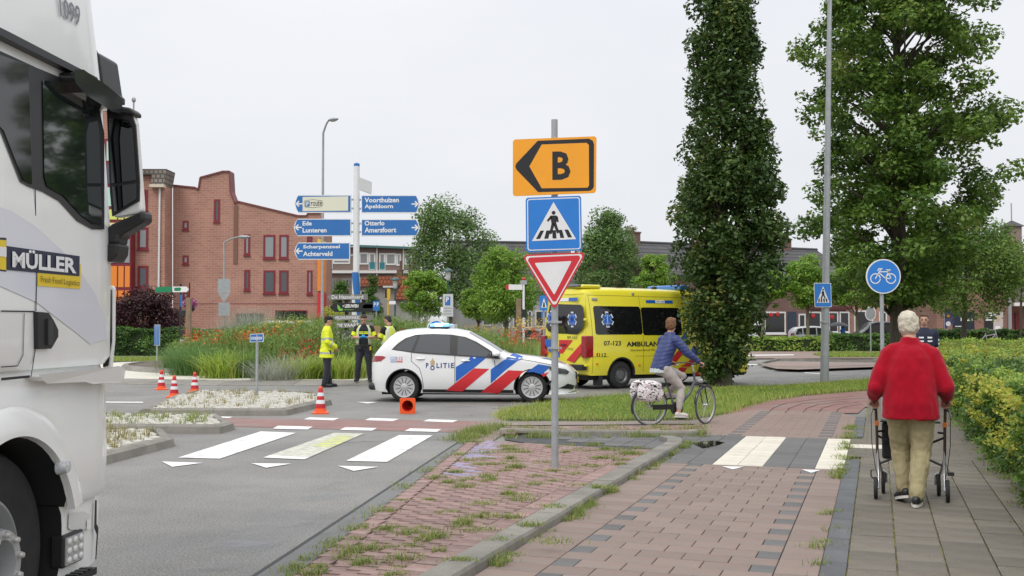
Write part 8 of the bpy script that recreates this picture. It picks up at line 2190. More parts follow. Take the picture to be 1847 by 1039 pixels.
for q in((1390,568),(1402,567),(1466,570),(1500,572)):
 u,z=S_.f.hit(*q);m=MB();m.ell((u,-0.06,z),(0.24,0.04,0.2));m.build('red_lantern',M('lantern_red',(0.45,0.02,0.02),rough=0.5),S_.r,smooth=True)
S_.rect(1420.5,562,1436,606,M('navy_siding',(0.03,0.045,0.075),rough=0.6),-0.08,0.02,'siding')
for q in((1385,500,1400,522),(1430,500,1445,522),(1480,503,1495,525)):S_.window(*q,M_FRAMEW,M_PANE,0.1)
S_.rect(1453,552,1535,559,M('shop_fascia',(0.10,0.02,0.02),rough=0.5),-0.15,0.02,'fascia')
E_=roofed('shop_row','further stretch of the shop row seen between the oak and its neighbour','building',1526,97,1700,99,5.6,8.3,B_RED,8.0)
for q in((1540,560,1575,600),(1640,562,1672,600),(1585,562,1600,602)):E_.window(*q,M_FRAMEW,M_DGLASS,0.13)
E_.rect(1640,552,1690,559,M('amber_fascia',(0.55,0.30,0.04),rough=0.5),-0.3,0.02,'fascia')
def corner_house():
 o=P(1690,590,68);B=Building('corner_house','brick corner house with posters and a balcony at the far right','house',(o.x,68),0)
 B.wall([(1690,500),(1822,500),(1822,640),(1690,640)],brickmat('house_brick',(0.30,0.15,0.115),(0.25,0.12,0.095),(0.26,0.19,0.16),bw=0.44,bh=0.16,ms=0.02,var=0.12),0,7);B.wall([(1822,500),(1960,500),(1960,640),(1822,640)],_mats['house_brick'],1.5,5,'wall')
 h=B.f.hits([(1680,503),(1700,452),(1800,452),(1815,470),(1840,503)]);m=MB();m.prism(h,-0.3,7);m.build('roof',B_ROOF,B.r);h=B.f.hits([(1806,480),(1822,474),(1970,468),(1970,503),(1836,503)]);m=MB();m.prism(h,1.0,6.8);m.build('roof',B_ROOF,B.r)
 h=B.f.hits([(1808,474),(1812,472),(1842,500),(1840,504)]);m=MB();m.prism(h,-0.4,-0.3);m.build('verge_board',M_FRAMEW,B.r)
 m=MB();u,z=B.f.hit(1819,500);m.tube([(u,-0.1,z),(u,-0.1,0.3)],0.12,8);m.build('downpipe',M('pipe_grey',(0.3,0.3,0.3)),B.r)
 B.rect(1827,546,1960,552,M_FRAMEW,-0.2,1.6,'balcony_slab')
 for i in range(9):B.rect(1829+i*4.2,512,1831.6+i*4.2,546,M_WOOD,-0.15,-0.1,'balcony_slat')
 for x in(1827,1838,1850):B.rect(x,564,x+8.5,606,M('door_red',(0.22,0.02,0.035),rough=0.5),1.40,1.52,'door')
 for q,n in(((1720,562,1757,600),'poster'),((1775,562,1791,601),'poster'),((1791,562,1809,601),'poster')):pass
 p=B.rect(1718,562,1757,600,M('poster_navy',(0.012,0.02,0.04),rough=0.4),-0.06,0,'poster');s=Sign(B.f,p);s.text('kdam',[(1732,573),(1754,573),(1754,579),(1732,579)],M_SWHITE,-0.064,0.03);s.face([(1722,588),(1742,588),(1742,589.5),(1722,589.5)],M_SWHITE,-0.064);s.done('lettering')
 p=B.rect(1775,562,1809,601,M_SBLACK,-0.06,0,'poster');s=Sign(B.f,p)
 for i,w in enumerate((11,12,9,12)):s.face([(1777,564+i*4),(1777+w,564+i*4),(1777+w,566.3+i*4),(1777,566.3+i*4)],M_SWHITE,-0.064)
 s.face([(1791,562.5),(1808.5,562.5),(1808.5,600.5),(1791,600.5)],M('poster_pale',(0.52,0.47,0.45),rough=0.5),-0.063);s.face(circ(1799,575,5.5,14,0.8),M('poster_blond',(0.55,0.45,0.3)),-0.066);s.face(circ(1799,577,4,14,0.8),M('poster_skin',(0.55,0.36,0.28)),-0.068);s.face([(1793,600),(1795,588),(1803,588),(1806,600)],M_SWHITE,-0.066);s.done('print')
 f=P(1708,590,62);r=thing('beach_flag','purple banner flag with a white disc by the brick corner house','flag',(f.x,62,0));F_=Face((f.x,62),0)
 m=MB();m.prism(F_.hits([(1703,560),(1712,556),(1720,560),(1720,582),(1702,596)]),-0.02,0.02);k=m.build('cloth',M('flag_purple',(0.07,0.05,0.16),rough=0.7),r);s=Sign(F_,k);s.face(circ(1710,584,4.5,14),M_SWHITE,-0.03);s.face(circ(1710,570,3,12),M('flag_orange',(0.6,0.2,0.03)),-0.03);s.done('print');m=MB();u,z=F_.hit(1703,558);m.tube([(u,0,z),(u,0,0)],0.03,6);m.build('pole',M_SBACK,r)
 c=P(1830,590,150);T_=Building('church_tower','distant brick tower with pyramid roof and thin spire at far right','tower',(c.x,150),0)
 T_.wall([(1818,408),(1843,408),(1843,640),(1818,640)],B_BROWN,0,2.0);h=T_.f.hits([(1813,408),(1848,408),(1830.5,396)]);b=T_.f.hit(1830.5,394)
 m=MB();m.v=[(h[0][0],-0.3,h[0][1]),(h[1][0],-0.3,h[0][1]),(h[1][0],2.3,h[0][1]),(h[0][0],2.3,h[0][1]),(h[2][0],1,h[2][1])];m.f=[[0,1,4],[1,2,4],[2,3,4],[3,0,4],[3,2,1,0]];m.m=[0]*5;m.build('roof',B_ROOF,T_.r);m=MB();m.tube([(h[2][0],1,h[2][1]),(h[2][0],1,T_.f.hit(1830,365)[1])],0.09,6);m.build('spire',M_SBACK,T_.r)
 T_.wall([(1768,470),(1810,416),(1850,470),(1850,640),(1768,640)],B_BROWN,2.5,6,'nave')
corner_house()
# ----- PARKED CARS
def parked(name,label,cat,px,D,rz,paint,kind,group=None):
 o=P(px,590,D);root=thing(name,label,cat,(o.x,D,0.03),rz,group)
 if kind=='mpv':L_,Hh,W_=4.2,1.62,0.86;zt=[(-2.1,0.95),(-2.02,1.25),(-1.75,1.52),(-1.2,1.60),(-0.3,1.62),(0.25,1.56),(1.0,1.12),(1.3,1.02),(1.8,0.9),(2.1,0.62)];wins=[[(-1.85,1.05),(-1.35,1.05),(-1.35,1.50),(-1.65,1.46)],[(-1.28,1.05),(-0.38,1.03),(-0.38,1.53),(-1.28,1.51)],[(-0.30,1.03),(0.75,1.0),(0.18,1.48),(-0.30,1.53)]]
 elif kind=='van':L_,Hh,W_=4.9,2.0,0.95;zt=[(-2.45,1.2),(-2.4,1.85),(-2.2,1.95),(0.7,1.96),(1.1,1.85),(1.7,1.25),(2.2,1.05),(2.45,0.7)];wins=[[(-2.2,1.2),(-1.2,1.2),(-1.2,1.75),(-2.2,1.75)],[(-1.1,1.2),(0.1,1.2),(0.1,1.75),(-1.1,1.75)],[(0.2,1.2),(1.4,1.15),(0.95,1.72),(0.2,1.75)]]
 else:L_,Hh,W_=4.3,1.45,0.86;zt=[(-2.15,0.85),(-1.9,1.0),(-1.5,1.3),(-0.9,1.43),(-0.2,1.45),(0.2,1.40),(0.95,1.0),(1.9,0.85),(2.15,0.6)];wins=[[(-1.5,0.98),(-0.45,0.96),(-0.45,1.36),(-0.95,1.34)],[(-0.38,0.96),(0.75,0.93),(0.1,1.33),(-0.38,1.36)]]
 h=L_/2;H=Hull(W_,zt,[(-h,0.35),(-h+0.4,0.22),(h-0.4,0.22),(h,0.3)],[(-h,1.0),(h,0.95)],0.26 if kind!='van' else 0.10,nose=(h,0.6),tail=(-h,0.35),bulge=0.02,rr=0.1)
 wx=1.3 if kind!='van' else 1.55;closed_hull(H,[-h+0.003,-h+0.02,-h+0.08]+[-h+0.2+(L_-0.4)*i/20 for i in range(21)]+[h-0.08,h-0.02,h-0.003],'body',paint,root,[(-wx,0.31),(wx,0.31)],r=0.36)
 for sg in(-1,1):
  for w in wins:decal('side_window',w,H.side(0.006,sg),M_GLASS,root,0.3)
  decal('tail_lamp',[(-h+0.02,0.8),(-h+0.18,0.8),(-h+0.18,1.15),(-h+0.04,1.15)],H.side(0.01,sg),M_TAIL,root,0.1)
  for x in(-wx,wx):car_wheel(root,x,sg*(W_-0.09),0.31,0.19,0.2,M_ALU,'steel',sg,8)
 i0={'mpv':(0.3,0.95),'van':(1.12,1.62),'car':(0.25,0.9)}[kind];m=MB()
 for x in(i0[0],sum(i0)/2,i0[1]):
  hw=H.w(x,H.ip(zt,x))-0.04
  for k in range(7):y=-hw+2*hw*k/6;m.v.append((x,y,H.top(x,y)+0.008))
 for i in range(2):
  for j in range(6):a=i*7+j;m.f.append([a,a+1,a+8,a+7]);m.m.append(0)
 m.build('windscreen',M_GLASS,root,smooth=True)
 return root
M_DARKV=M('dark_van_paint',(0.02,0.022,0.028),rough=0.2,coat=0.6);M_SILV=M('silver_paint',(0.42,0.44,0.46),rough=0.3,coat=0.5,metal=0.3)
parked('parked_car','silver-white people carrier parked behind the low hedge','car',1476,77,0,M('pale_car_paint',(0.74,0.75,0.76),rough=0.25,coat=0.5),'mpv');parked('parked_van','dark people van parked right of the silver-white car','van',1592,79,R(180),M_DARKV,'van')
parked('parked_car','grey estate car parked in front of the brick flats','car',374,63,R(4),M_SILV,'car');parked('parked_van','white van parked before the garage openings of the flats','van',503,68,R(178),M_VWHITE,'van');parked('parked_car','dark car parked left of the ambulance behind the flower bed','car',968,70,R(70),M_DARKV,'car')
v=parked('parked_van','white delivery van seen from behind beside the columnar tree','van',1352,76,R(82),M_VWHITE,'van')
m=MB();m.box(-2.475,-2.46,-0.3,0.3,0.62,0.74);m.build('number_plate',M_PLATE,v);m=MB();m.box(-2.47,-2.44,-0.75,-0.05,1.2,1.7);m.box(-2.47,-2.44,0.05,0.75,1.2,1.7);m.build('rear_window',M_DGLASS,v)
# ----- TREES, HEDGES AND PLANTS
M_BARK=M('bark',(0.085,0.068,0.052),rough=0.95,var=0.35,scale=5,stretch=(3,3,0.5),bump=0.9,bscale=14,dirt=(0.10,0.11,0.06),dscale=2,dpos=(0.5,0.7))
M_PBARK=M('pale_bark',(0.17,0.155,0.10),rough=0.9,var=0.3,scale=4,bump=0.5,bscale=14)
L_OAK=leafmat('oak_leaf',(0.056,0.125,0.020),(0.165,0.275,0.042),0.32,0.5,(0.20,0.24,0.06))
L_COLM=leafmat('columnar_leaf',(0.038,0.080,0.020),(0.100,0.170,0.036),0.28,0.5,(0.22,0.23,0.06))
L_LIME=leafmat('lime_leaf',(0.12,0.25,0.03),(0.28,0.45,0.07),0.4,0.5,(0.40,0.52,0.12))
L_ASH=leafmat('ash_leaf',(0.085,0.165,0.045),(0.185,0.30,0.09),0.35,0.5)
L_HEDGE=leafmat('hedge_leaf',(0.04,0.10,0.018),(0.12,0.24,0.04),0.3,0.45)
L_PRIVET=leafmat('shrub_leaf',(0.05,0.11,0.022),(0.21,0.36,0.055),0.35,0.42,(0.42,0.48,0.09))
L_GOLD=leafmat('golden_leaf',(0.30,0.38,0.05),(0.52,0.52,0.08),0.35,0.5,(0.52,0.46,0.12))
L_DKRED=leafmat('plum_leaf',(0.035,0.012,0.016),(0.085,0.03,0.035),0.25,0.5,(0.05,0.07,0.02))
L_GCOV=leafmat('ground_cover_leaf',(0.15,0.27,0.04),(0.34,0.47,0.08),0.35,0.5,(0.48,0.52,0.12))
def tree(name,label,base,trunk_r,crown,n_cl,per,cr,leaf,mat,group=None,vert=1.0,bark=None,limbs=40,top=None,inner=0.35,tint_shift=0.0,lean=(0,0),fork=None,cat='tree',holes=0.0,hfreq=0.8,bumpy=0.12):
 """crown: [(z, dx, dy, radius)] up the stem; clusters of leaves sit on limbs inside that envelope"""
 root=thing(name,label,cat,base,0,group);zs=[c[0]for c in crown];z0,z1=zs[0],zs[-1]
 rad=lambda z:np.interp(z,zs,[c[3]for c in crown]);cx=lambda z:np.interp(z,zs,[c[1]for c in crown]);cy=lambda z:np.interp(z,zs,[c[2]for c in crown])
 zt=z1*0.92;m=MB();n=9;pts=[(float(cx(max(z0,zt*i/n)))*(i/n)+lean[0]*0.1*math.sin(i),float(cy(max(z0,zt*i/n)))*(i/n),zt*i/n-0.05)for i in range(n+1)]
 m.tube(pts,[trunk_r*(1.35 if i==0 else 1.0-0.88*i/n)for i in range(n+1)],12)
 if fork:m.tube([(fork,0,-0.05),(fork*1.3,0.05,1.0),(fork*2.2,0,3.0)],[trunk_r*0.7,trunk_r*0.55,trunk_r*0.4],10)
 m.build('trunk',bark or M_BARK,root,smooth=True)
 zz=rng.uniform(z0,z1,n_cl*6);w=rad(zz)**1.3;zz=rng.choice(zz,n_cl,p=w/w.sum());a=rng.uniform(0,2*np.pi,n_cl);rr=rad(zz)*np.sqrt(rng.uniform(inner**2,1.0,n_cl))*rng.uniform(0.82,1.06,n_cl)
 rr=rr*np.array([1+bumpy*mnoise.noise(Vector((math.cos(q)*1.6+7,math.sin(q)*1.6,z_*0.55+trunk_r*50)))for q,z_ in zip(a,zz)]);C=np.column_stack([cx(zz)+rr*np.cos(a),cy(zz)+rr*np.sin(a),zz])
 if holes:ok=np.array([mnoise.noise(Vector(c)*Vector((1,1,0.8)).x*hfreq)for c in C])>holes-0.5;C,rr,n_cl=C[ok],rr[ok],int(ok.sum())
 sz=cr*rng.uniform(0.55,1.35,n_cl)
 m=MB()
 for i in rng.choice(n_cl,min(limbs,n_cl),replace=False):
  c=C[i];zb=max(z0*0.75,c[2]-(0.5+0.55*rr[i])*(1.6 if vert>1 else 1.0));t=min(1,zb/zt);p0=Vector((float(cx(zb))*t,float(cy(zb))*t,zb));p2=Vector(c);p1=p0.lerp(p2,0.5)+Vector((0,0,0.12*rr[i]))+Vector(rng.normal(0,0.12,3));r0=trunk_r*0.22*(1-0.6*t)+0.010;m.tube([p0,p1,p2],[r0,r0*0.65,r0*0.2],6,cap=False)
 m.build('limbs',bark or M_BARK,root,smooth=True)
 k=rng.poisson(per*(sz/cr)**2);k=np.maximum(k,8);idx=np.repeat(np.arange(n_cl),k);tot=len(idx)
 d=rng.normal(size=(tot,3));d/=np.linalg.norm(d,axis=1)[:,None];d*=(rng.uniform(0.1,1,tot)**0.38)[:,None];d[:,2]*=0.72*vert
 Pt=C[idx]+d*sz[idx][:,None]+rng.normal(0,0.07*cr,(tot,3));ct=rng.normal(0,0.16,n_cl)
 ti=np.clip(rng.uniform(0.05,0.75,tot)+ct[idx]+tint_shift+(rng.uniform(0,1,tot)<0.025)*0.5,0,1)
 leaves('crown',Pt,leaf,mat,root,ti,up=0.45,outward=d)
 return root
g_=G(1302,697,0.05);sc_=1945/g_.y;X=lambda px:(px-1302)/sc_;Z=lambda py:P(1302,py,g_.y).z
cr_=[(Z(y),(X(a)+X(b))/2,0,(X(b)-X(a))/2*0.96)for y,a,b in((684,1284,1322),(664,1272,1336),(640,1258,1350),(600,1243,1374),(550,1222,1402),(480,1212,1412),(400,1214,1414),(330,1216,1416),(265,1226,1408),(215,1236,1385),(150,1242,1378),(90,1246,1376),(40,1252,1374),(0,1256,1370),(-80,1270,1350),(-150,1295,1325))]
tree('columnar_tree','tall narrow dark green columnar tree in the grass verge',g_,0.19,cr_,860,110,0.31,0.12,L_COLM,vert=1.6,limbs=90,inner=0.15,fork=0.14,holes=0.33,hfreq=1.7,bumpy=0.22)
g_=Vector(((1621-923.5)/FPX*33.5,33.5,0.03));sc_=1945/33.5;X=lambda px:(px-1621)/sc_;Z=lambda py:P(1621,py,33.5).z
cr_=[(Z(y),(X(a)+X(b))/2,0,(X(b)-X(a))/2*0.95)for y,a,b in((552,1560,1690),(520,1500,1745),(470,1450,1790),(400,1436,1815),(330,1432,1835),(250,1428,1830),(180,1434,1812),(100,1438,1806),(40,1455,1800),(-20,1480,1780),(-100,1530,1730),(-150,1590,1660))]
tree('oak_tree','large spreading oak with a dark trunk behind the round cycle sign',g_,0.31,cr_,720,150,0.46,0.15,L_OAK,limbs=120,inner=0.2,holes=0.37,hfreq=1.05,bumpy=0.4)
def bgtree(px,D,y0,y1,xa,xb,label,mat,name='tree',ncl=70,per=110,cr=None,leaf=None,tr=0.14,ybase=None,shape=(0.55,0.95,1.0,0.8,0.35),bark=None,group=None,**k):
 o=Vector((P(px,590,D).x,D,0.03));z0,z1=P(px,y0,D).z,P(px,y1,D).z;s=1945/D;w=(xb-xa)/2/s;dx=((xa+xb)/2-px)/s;n=len(shape)
 return tree(name,label,o,tr,[(z0+(z1-z0)*i/(n-1),dx,0,w*shape[i])for i in range(n)],ncl,per,cr or w*0.30,leaf or 0.14*D/80+0.05,mat,group,bark=bark,limbs=24,**k)
bgtree(1736,54,566,385,1650,1846,'dark leafy tree with thin trunk right of the oak',L_OAK,'broadleaf_tree',170,150,0.75,0.14,0.16)
bgtree(1838,58,520,420,1790,1905,'light green tree at the far right edge before the tower',L_PRIVET,'broadleaf_tree',50,110,0.6,0.15,0.1)
bgtree(812,88,545,366,728,892,'grey-green ash tree behind the Otterlo arrow signs',L_ASH,'ash_tree',130,150,None,0.22,0.25)
bgtree(768,73,572,492,727,806,'small round lime tree left of the pale parking board',L_LIME,'lime_tree',70,120,None,None,0.12,group='pollarded lime trees')
bgtree(862,74,570,520,828,900,'lime tree right of the pale parking board',L_LIME,'lime_tree',55,110,None,None,0.12,group='pollarded lime trees')
bgtree(913,71,578,455,852,975,'largest lime tree, its trunk left of the white finger sign',L_LIME,'lime_tree',120,140,None,None,0.16,group='pollarded lime trees',bark=M_PBARK)
bgtree(1092,80,535,388,1030,1158,'upright ash tree rising over the rear of the ambulance',L_ASH,'ash_tree',110,150,None,0.19,0.16,shape=(0.85,1.0,0.85,0.6,0.22))
bgtree(1137,82,530,402,1112,1166,'thin reddish-green conifer above the ambulance roof',leafmat('larch_leaf',(0.11,0.13,0.05),(0.22,0.22,0.10),0.3,0.6),'conifer',60,90,0.5,0.15,0.1,shape=(1.0,0.85,0.55,0.3,0.08))
bgtree(1181,75,540,456,1148,1216,'bright lime tree between the conifer and the columnar tree',L_LIME,'lime_tree',70,120,None,None,0.12,group='pollarded lime trees')
for px,xa,xb,y1,lab in((1373,1352,1418,475,'lime tree with pale trunk beside the white delivery van'),(1457,1416,1500,466,'lime tree whose pale trunk crosses the silver-white car'),(1547,1496,1592,470,'lime tree with trunk in front of the dark van'),(1696,1650,1745,470,'lime tree with leaning pale trunk before the corner house')):
 bgtree(px,73,552,y1,xa,xb,lab,L_LIME,'lime_tree',85,120,None,None,0.15,group='pollarded lime trees',bark=M_PBARK)
bgtree(673,66,592,502,656,690,'narrow dark shrub right of the direction post',L_HEDGE,'columnar_shrub',50,90,0.3,0.12,0.05,shape=(0.8,1.0,0.95,0.7,0.3),cat='shrub');bgtree(613,68,545,508,598,630,'small conical shrub left of the direction post',L_HEDGE,'conical_shrub',34,80,0.3,0.12,0.05,shape=(1.0,0.9,0.7,0.45,0.2),cat='shrub')
bgtree(258,62,600,528,188,326,'dark purple plum bush behind the clipped hedge',L_DKRED,'plum_bush',95,120,0.62,0.17,0.1,shape=(0.85,1.0,0.95,0.75,0.4),cat='bush');bgtree(600,44,600,553,585,625,'yellow-green shrub beside the wooden name boards',L_GOLD,'golden_shrub',40,90,0.25,0.08,0.04,cat='shrub')
def hedge(name,label,sides,z0,h,mat,leaf,core,cat='hedge',tops=None,tone=None):
 """sides: list of (p, q, leaves per m2); the body is a dark inner block with leaves standing off it"""
 root=thing(name,label,cat,(0,0,0));Pt=[];No=[]
 for(a,b,dn,hh)in sides:
  a=np.array(a);b=np.array(b);L_=np.linalg.norm(b-a);n=int(L_*hh*dn);t=rng.uniform(0,1,n);nrm=np.array([(b-a)[1],-(b-a)[0]])/L_;q=a+(b-a)*t[:,None];z=rng.uniform(0,1,n)**0.9*hh
  bul=0.13*np.sin(t*L_*1.9+2*np.sin(z*3))+0.08*np.sin(t*L_*5.1+1.3)-0.10*(z/hh)**3;q=q+nrm*(bul+rng.normal(0,0.055,n))[:,None];Pt.append(np.column_stack([q,z0+z]));No.append(np.column_stack([np.tile(nrm,(n,1)),np.zeros(n)]))
 for poly,n,hh in tops or():
  q=scatter(poly,n);z=z0+hh+0.07*np.sin(q[:,0]*2.1+q[:,1]*1.1)+0.05*np.sin(q[:,0]*5-q[:,1]*3)+np.abs(rng.normal(0,0.05,n));Pt.append(np.column_stack([q,z]));No.append(np.tile([0,0,1.0],(n,1)))
 Pt=np.concatenate(Pt);No=np.concatenate(No);pn=np.array([mnoise.noise(Vector((p[0]*0.9,p[1]*0.9,p[2]*1.4)))for p in Pt])
 leaves('foliage',Pt,leaf,mat,root,np.clip(rng.uniform(0.1,0.7,len(Pt))+0.75*pn+(tone(Pt)if tone else 0),0,1),outward=No,aspect=0.6);core.build('dark_core',M('hedge_core',(0.02,0.035,0.012),rough=0.95),root)  # core: dark filler block added inside the hedge, no modelled twigs
 return root,Pt,No
# the big hedge along the footpath
def big_hedge():
 w2=lambda e,u:tuple(W(e,u))[:2];c=MB();c.slab([w2(1.52,6.2),w2(5.0,6.2),w2(7.5,42),w2(1.62,42)],0.03,0.90)
 sides=[(w2(5.1,6.05),w2(1.40,6.05),1300,0.98),(w2(1.40,6.05),w2(1.40,10.5),1500,0.98),(w2(1.40,10.5),w2(1.40,14),2600,0.98),(w2(1.40,14),w2(1.42,20),1700,0.98),(w2(1.42,20),w2(1.5,42),380,0.98)]
 sides=[(b,a,d,h)for a,b,d,h in sides]
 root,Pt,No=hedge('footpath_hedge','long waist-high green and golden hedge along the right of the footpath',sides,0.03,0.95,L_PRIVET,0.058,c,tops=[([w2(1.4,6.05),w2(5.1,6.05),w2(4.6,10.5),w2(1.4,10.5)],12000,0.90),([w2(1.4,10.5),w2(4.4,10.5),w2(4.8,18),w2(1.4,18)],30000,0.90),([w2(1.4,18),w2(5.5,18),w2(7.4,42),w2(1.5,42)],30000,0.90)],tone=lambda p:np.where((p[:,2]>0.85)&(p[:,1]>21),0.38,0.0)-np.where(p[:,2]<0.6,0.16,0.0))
# golden sprays standing out of it
 S=[];
 for i in range(300):
  u=10.8+30*rng.uniform()**1.5;side=rng.uniform()<0.42
  if side and(math.sin(u*1.3)+math.sin(u*0.53+1))<-0.3 and u<22:continue
  e=1.36 if side else rng.uniform(1.4,5.2);z=rng.uniform(0.25,0.95)if side else 0.94;b=np.array(W(e,u,z));d=np.array(PE)*(-0.75 if side else rng.normal(0,0.4))+np.array(PU)*rng.normal(0,0.5)+np.array([0,0,rng.uniform(0.1,0.7)]);d/=np.linalg.norm(d);n=int(rng.integers(40,90));t=rng.uniform(0,1,n)**0.7*rng.uniform(0.16,0.34);S.append(b+d*t[:,None]+rng.normal(0,0.028,(n,3))*(0.5+t[:,None]*3))
 leaves('golden_sprays',np.concatenate(S),0.045,L_GOLD,root,kind=None)
big_hedge()
def boxhedge(name,label,x0,y0,x1,y1,h,mat,leaf,dn,cat='hedge',z0=0.03):
 c=MB();c.box(x0+0.12,x1-0.12,y0+0.14,y1,z0,z0+h-0.1);P_=[(x0,y0),(x1,y0),(x1,y1),(x0,y1)]
 hedge(name,label,[(P_[0],P_[1],dn,h),(P_[1],P_[2],dn*0.5,h),(P_[3],P_[0],dn*0.5,h)],z0,h,mat,leaf,c,cat,[(P_,int((x1-x0)*(y1-y0)*dn),h-0.06)])
boxhedge('clipped_hedge','dark clipped hedge in front of the plum bush at left',-26,58.5,-13.0,60,1.45,L_HEDGE,0.13,300)
a_=P(1336,632,70).x;b_=P(1490,632,70).x;c_=P(1640,632,70).x
boxhedge('low_hedge','low yellow-green ground cover in front of the white van and silver car',a_-4,69,b_,72.5,0.85,L_GCOV,0.17,170);boxhedge('low_hedge','darker low hedge below the dark van and round sign back',b_+0.1,69.3,c_+6,72.5,1.05,L_HEDGE,0.16,190)
a_=P(1690,600,58).x;boxhedge('low_hedge','dark shrubs in front of the posters of the corner house',a_,58,a_+9,60.5,1.35,L_HEDGE,0.15,240);boxhedge('low_hedge','bright low shrubs beside the thin trunk right of the oak',P(1660,600,50).x,47,P(1850,600,50).x,49,0.95,L_GCOV,0.14,220)
# bicycle leaning in front of the corner house
o=P(1783,590,55);bk=thing('parked_bicycle','pale bicycle parked before the posters of the corner house','bicycle',(o.x,55,0.45),R(12))
for x in(-0.55,0.55):m=MB();m.lathe([(0.33,-0.015),(0.35,0),(0.33,0.015),(0.315,0)],(x,0,0.35),'y',24,close=True);m.build('wheel',M_RUBBER,bk)
m=MB()
for p in([(-0.55,0,0.35),(-0.05,0,0.3),(-0.2,0,0.85)],[(-0.05,0,0.3),(0.4,0,0.8)],[(0.55,0,0.35),(0.38,0,1.0),(0.2,0.2,1.02)],[(-0.15,0,0.7),(0.4,0,0.8)],[(-0.55,0,0.35),(-0.18,0,0.75)]):m.tube(p,0.025,6)
m.build('frame',M('pale_frame',(0.62,0.60,0.60)),bk);m=MB();m.ell((-0.22,0,0.88),(0.13,0.08,0.04));m.build('saddle',M_BLACK,bk)
# ----- planting on the roundabout
L_DAY=leafmat('daylily_blade',(0.18,0.32,0.035),(0.42,0.54,0.09),0.35,0.5,(0.45,0.42,0.15));L_FEATH=leafmat('feather_grass',(0.07,0.16,0.04),(0.16,0.29,0.08),0.3,0.6);L_SILV=leafmat('silver_leaf',(0.26,0.29,0.22),(0.44,0.46,0.38),0.2,0.6);L_MIDG=leafmat('border_leaf',(0.10,0.19,0.04),(0.24,0.37,0.09),0.35,0.5,(0.36,0.36,0.13))
L_ORFL=leafmat('orange_petal',(0.42,0.06,0.015),(0.62,0.15,0.025),0.2,0.6,(0.66,0.26,0.05));L_REDFL=leafmat('red_petal',(0.34,0.025,0.015),(0.50,0.06,0.03),0.2,0.6);L_YEFL=leafmat('yellow_petal',(0.52,0.34,0.03),(0.68,0.48,0.06),0.2,0.6);L_PKFL=leafmat('blush_petal',(0.42,0.26,0.20),(0.55,0.36,0.30),0.2,0.6)
def clump(px,py,name,label,mat,n,h,spread,w=0.03,lean=0.8,curl=0.8,flower=None,fn=0,fh=None,leafy=False,cat='plant',fsize=0.06):
 g=G(px,py,0.22);D=g.y;g.z=zbed(g.x,g.y)-0.02;root=thing(name,label,cat,g)
 b=np.column_stack([rng.normal(0,spread,n),rng.normal(0,spread*0.7,n),np.zeros(n)])
 if leafy:q=rng.normal(size=(n,3));q/=np.linalg.norm(q,axis=1)[:,None];q*=rng.uniform(0.4,1,(n,1));q[:,2]=np.abs(q[:,2]);leaves('foliage',q*np.array([spread*2,spread*1.6,h]),w*2.2,mat,root);blades('stems',b,h*0.95,w*0.4,mat,root,lean=0.4)
 else:dr=np.arctan2(b[:,1],b[:,0])+rng.normal(0,0.7,n);blades('foliage',b,h,w,mat,root,lean=lean,curl=curl,segs=4,dirs=dr)
 if flower:
  q=np.column_stack([rng.normal(0,spread*1.5,fn),rng.normal(0,spread,fn),(fh or h)*rng.uniform(0.7,1.05,fn)]);q=np.repeat(q,6,0)+rng.normal(0,0.045,(fn*6,3));leaves('flowers',q,fsize,flower,root,kind='stuff')
 return root
clump(360,668,'ornamental_grass','dark feathery grass mound at the left end of the bed',L_FEATH,2600,0.95,0.42,0.012,0.9,1.0);clump(330,664,'ornamental_grass','smaller dark grass mound by the wooden post',L_FEATH,1400,0.75,0.3,0.012,0.9,1.0)
clump(402,673,'daylily','yellow-green arching daylily clump right of the dark grass mound',L_DAY,420,0.85,0.26,0.035,1.0,1.1);clump(425,671,'daylily','bright daylily clump left of the street name post',L_DAY,420,0.80,0.24,0.035,1.0,1.1);clump(446,672,'ornamental_grass','olive grass tuft directly left of the street name post',L_FEATH,1300,0.85,0.22,0.012,0.7,0.8)
clump(492,676,'silver_plant','sprawling dry silver plant right of the street name post',L_SILV,500,0.62,0.30,0.018,1.3,0.5,cat='plant');clump(520,672,'silver_plant','silver stems spreading beside the dry silver plant',L_SILV,420,0.70,0.25,0.016,1.1,0.4);clump(548,674,'daylily','daylily clump with red flowers left of the jacketed officer',L_DAY,420,0.75,0.28,0.033,1.0,1.1,L_REDFL,26,0.95);clump(568,672,'daylily','daylily clump just left of the jacketed officer',L_DAY,300,0.68,0.2,0.033,1.0,1.1,L_REDFL,10,0.9)
clump(615,674,'daylily','green daylily clump between the two standing officers',L_DAY,420,0.80,0.26,0.033,1.0,1.1);clump(635,672,'daylily','leafy daylily clump behind the gloved officer',L_DAY,360,0.7,0.24,0.033,1.0,1.1)
clump(455,640,'silver_shrub','tall silver-leaved shrub in front of the garage openings',L_SILV,2600,2.25,0.6,0.035,leafy=True,cat='shrub');clump(425,640,'silver_shrub','pale silver shrub left of the taller one in the bed',L_SILV,1500,1.8,0.45,0.035,leafy=True,cat='shrub');clump(740,642,'silver_shrub','silver shrub behind the police car roof near the vest officer',L_SILV,2200,2.0,0.6,0.035,leafy=True,cat='shrub')
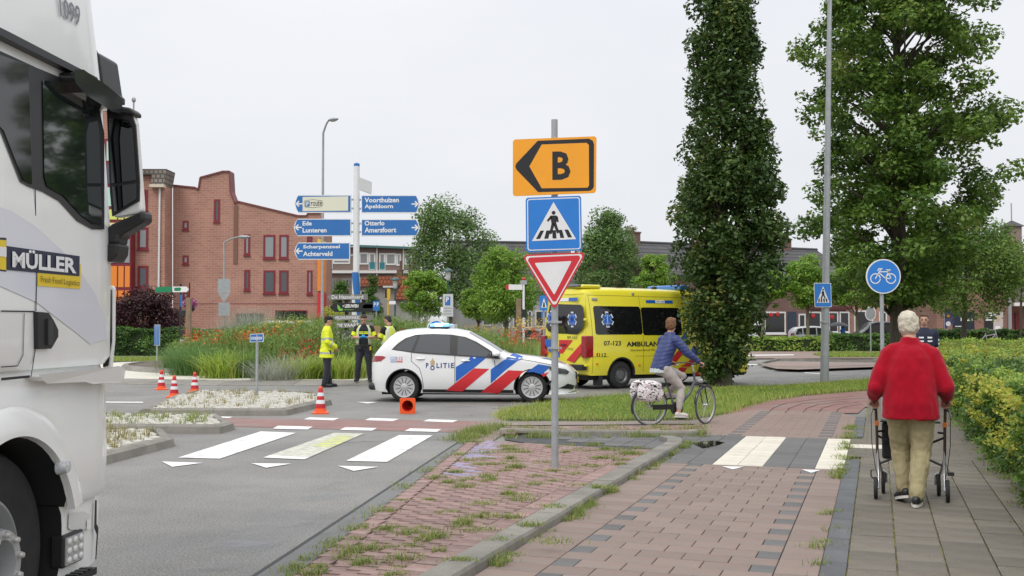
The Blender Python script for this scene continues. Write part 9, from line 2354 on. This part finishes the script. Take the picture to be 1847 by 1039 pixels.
clump(555,642,'goldenrod','yellow flowering goldenrod left of the name boards',L_MIDG,1200,1.65,0.38,0.03,leafy=True,flower=L_YEFL,fn=60,fh=1.75);clump(868,642,'goldenrod','yellow flowers over the police car roof bar',L_MIDG,1200,1.5,0.45,0.03,leafy=True,flower=L_YEFL,fn=70,fh=1.6);clump(820,642,'joe_pye_weed','pale pink flowering stand beside the lit roof bar',L_MIDG,1000,1.35,0.4,0.03,leafy=True,flower=L_PKFL,fn=60,fh=1.5);clump(905,645,'goldenrod','yellow and green flowering stand right of the police car roof',L_MIDG,1200,1.35,0.45,0.03,leafy=True,flower=L_YEFL,fn=50,fh=1.45);clump(590,640,'goldenrod','yellow-green tall stand behind the jacketed officer',L_GOLD,1100,1.55,0.3,0.03,leafy=True,flower=L_YEFL,fn=30,fh=1.6)
# everything between: one mixed mass of leaves, with drifts of flowers
bed=[]
while len(bed)<15000:
 t=rng.uniform(0,2*math.pi);r=6.7*math.sqrt(rng.uniform());bed.append((RC[0]+r*math.cos(t),RC[1]+r*math.sin(t)))
bed=np.array(bed);bed=bed[bed[:,1]<47];rr=np.hypot(bed[:,0]-RC[0],bed[:,1]-RC[1])/8.15
hb_=0.30+1.02*(1-rr**2)+0.22*np.sin(bed[:,0]*1.7)*np.cos(bed[:,1]*1.3);zb_=np.array([zbed(x,y)for x,y in bed])
blades('border_plants',np.column_stack([bed,zb_]),hb_*rng.uniform(0.55,1.15,len(bed)),0.035,L_MIDG,None,lean=0.45,kind='stuff',segs=3)
k=rng.integers(0,len(bed),26000);q=np.column_stack([bed[k]+rng.normal(0,0.08,(26000,2)),zb_[k]+hb_[k]*rng.uniform(0.15,0.95,26000)]);leaves('border_foliage',q,0.10,L_MIDG,None,kind='stuff')
def drift(x0,x1,y0,y1,D0,D1,n,mat,size,name='flower_drift',spray=4):
 px=rng.uniform(x0,x1,n);py=rng.uniform(y0,y1,n);D=rng.uniform(D0,D1,n);q=np.array([P(a,b,d)for a,b,d in zip(px,py,D)]);q=np.repeat(q,spray,0)+rng.normal(0,0.05,(n*spray,3));leaves(name,q,size,mat,None,kind='stuff')
drift(332,470,597,616,36,39.5,110,L_ORFL,0.075);drift(440,562,590,606,37,40,50,L_ORFL,0.075);drift(538,572,610,650,35.6,36.5,36,L_REDFL,0.07);drift(470,545,576,588,39,41,30,L_YEFL,0.07);drift(720,800,594,612,37,40,50,L_REDFL,0.07);drift(900,985,592,625,37.5,42,90,L_ORFL,0.075);drift(930,985,575,596,41,44,60,L_YEFL,0.07)
sh_=np.array([(x,y)for x,y in scatter(g2([(880,650),(1000,645),(1000,655),(880,668)]),2500)]);blades('border_plants',np.column_stack([sh_,np.full(len(sh_),0.1)]),0.9*rng.uniform(0.5,1.2,len(sh_)),0.035,L_MIDG,None,lean=0.5,kind='stuff',segs=3)
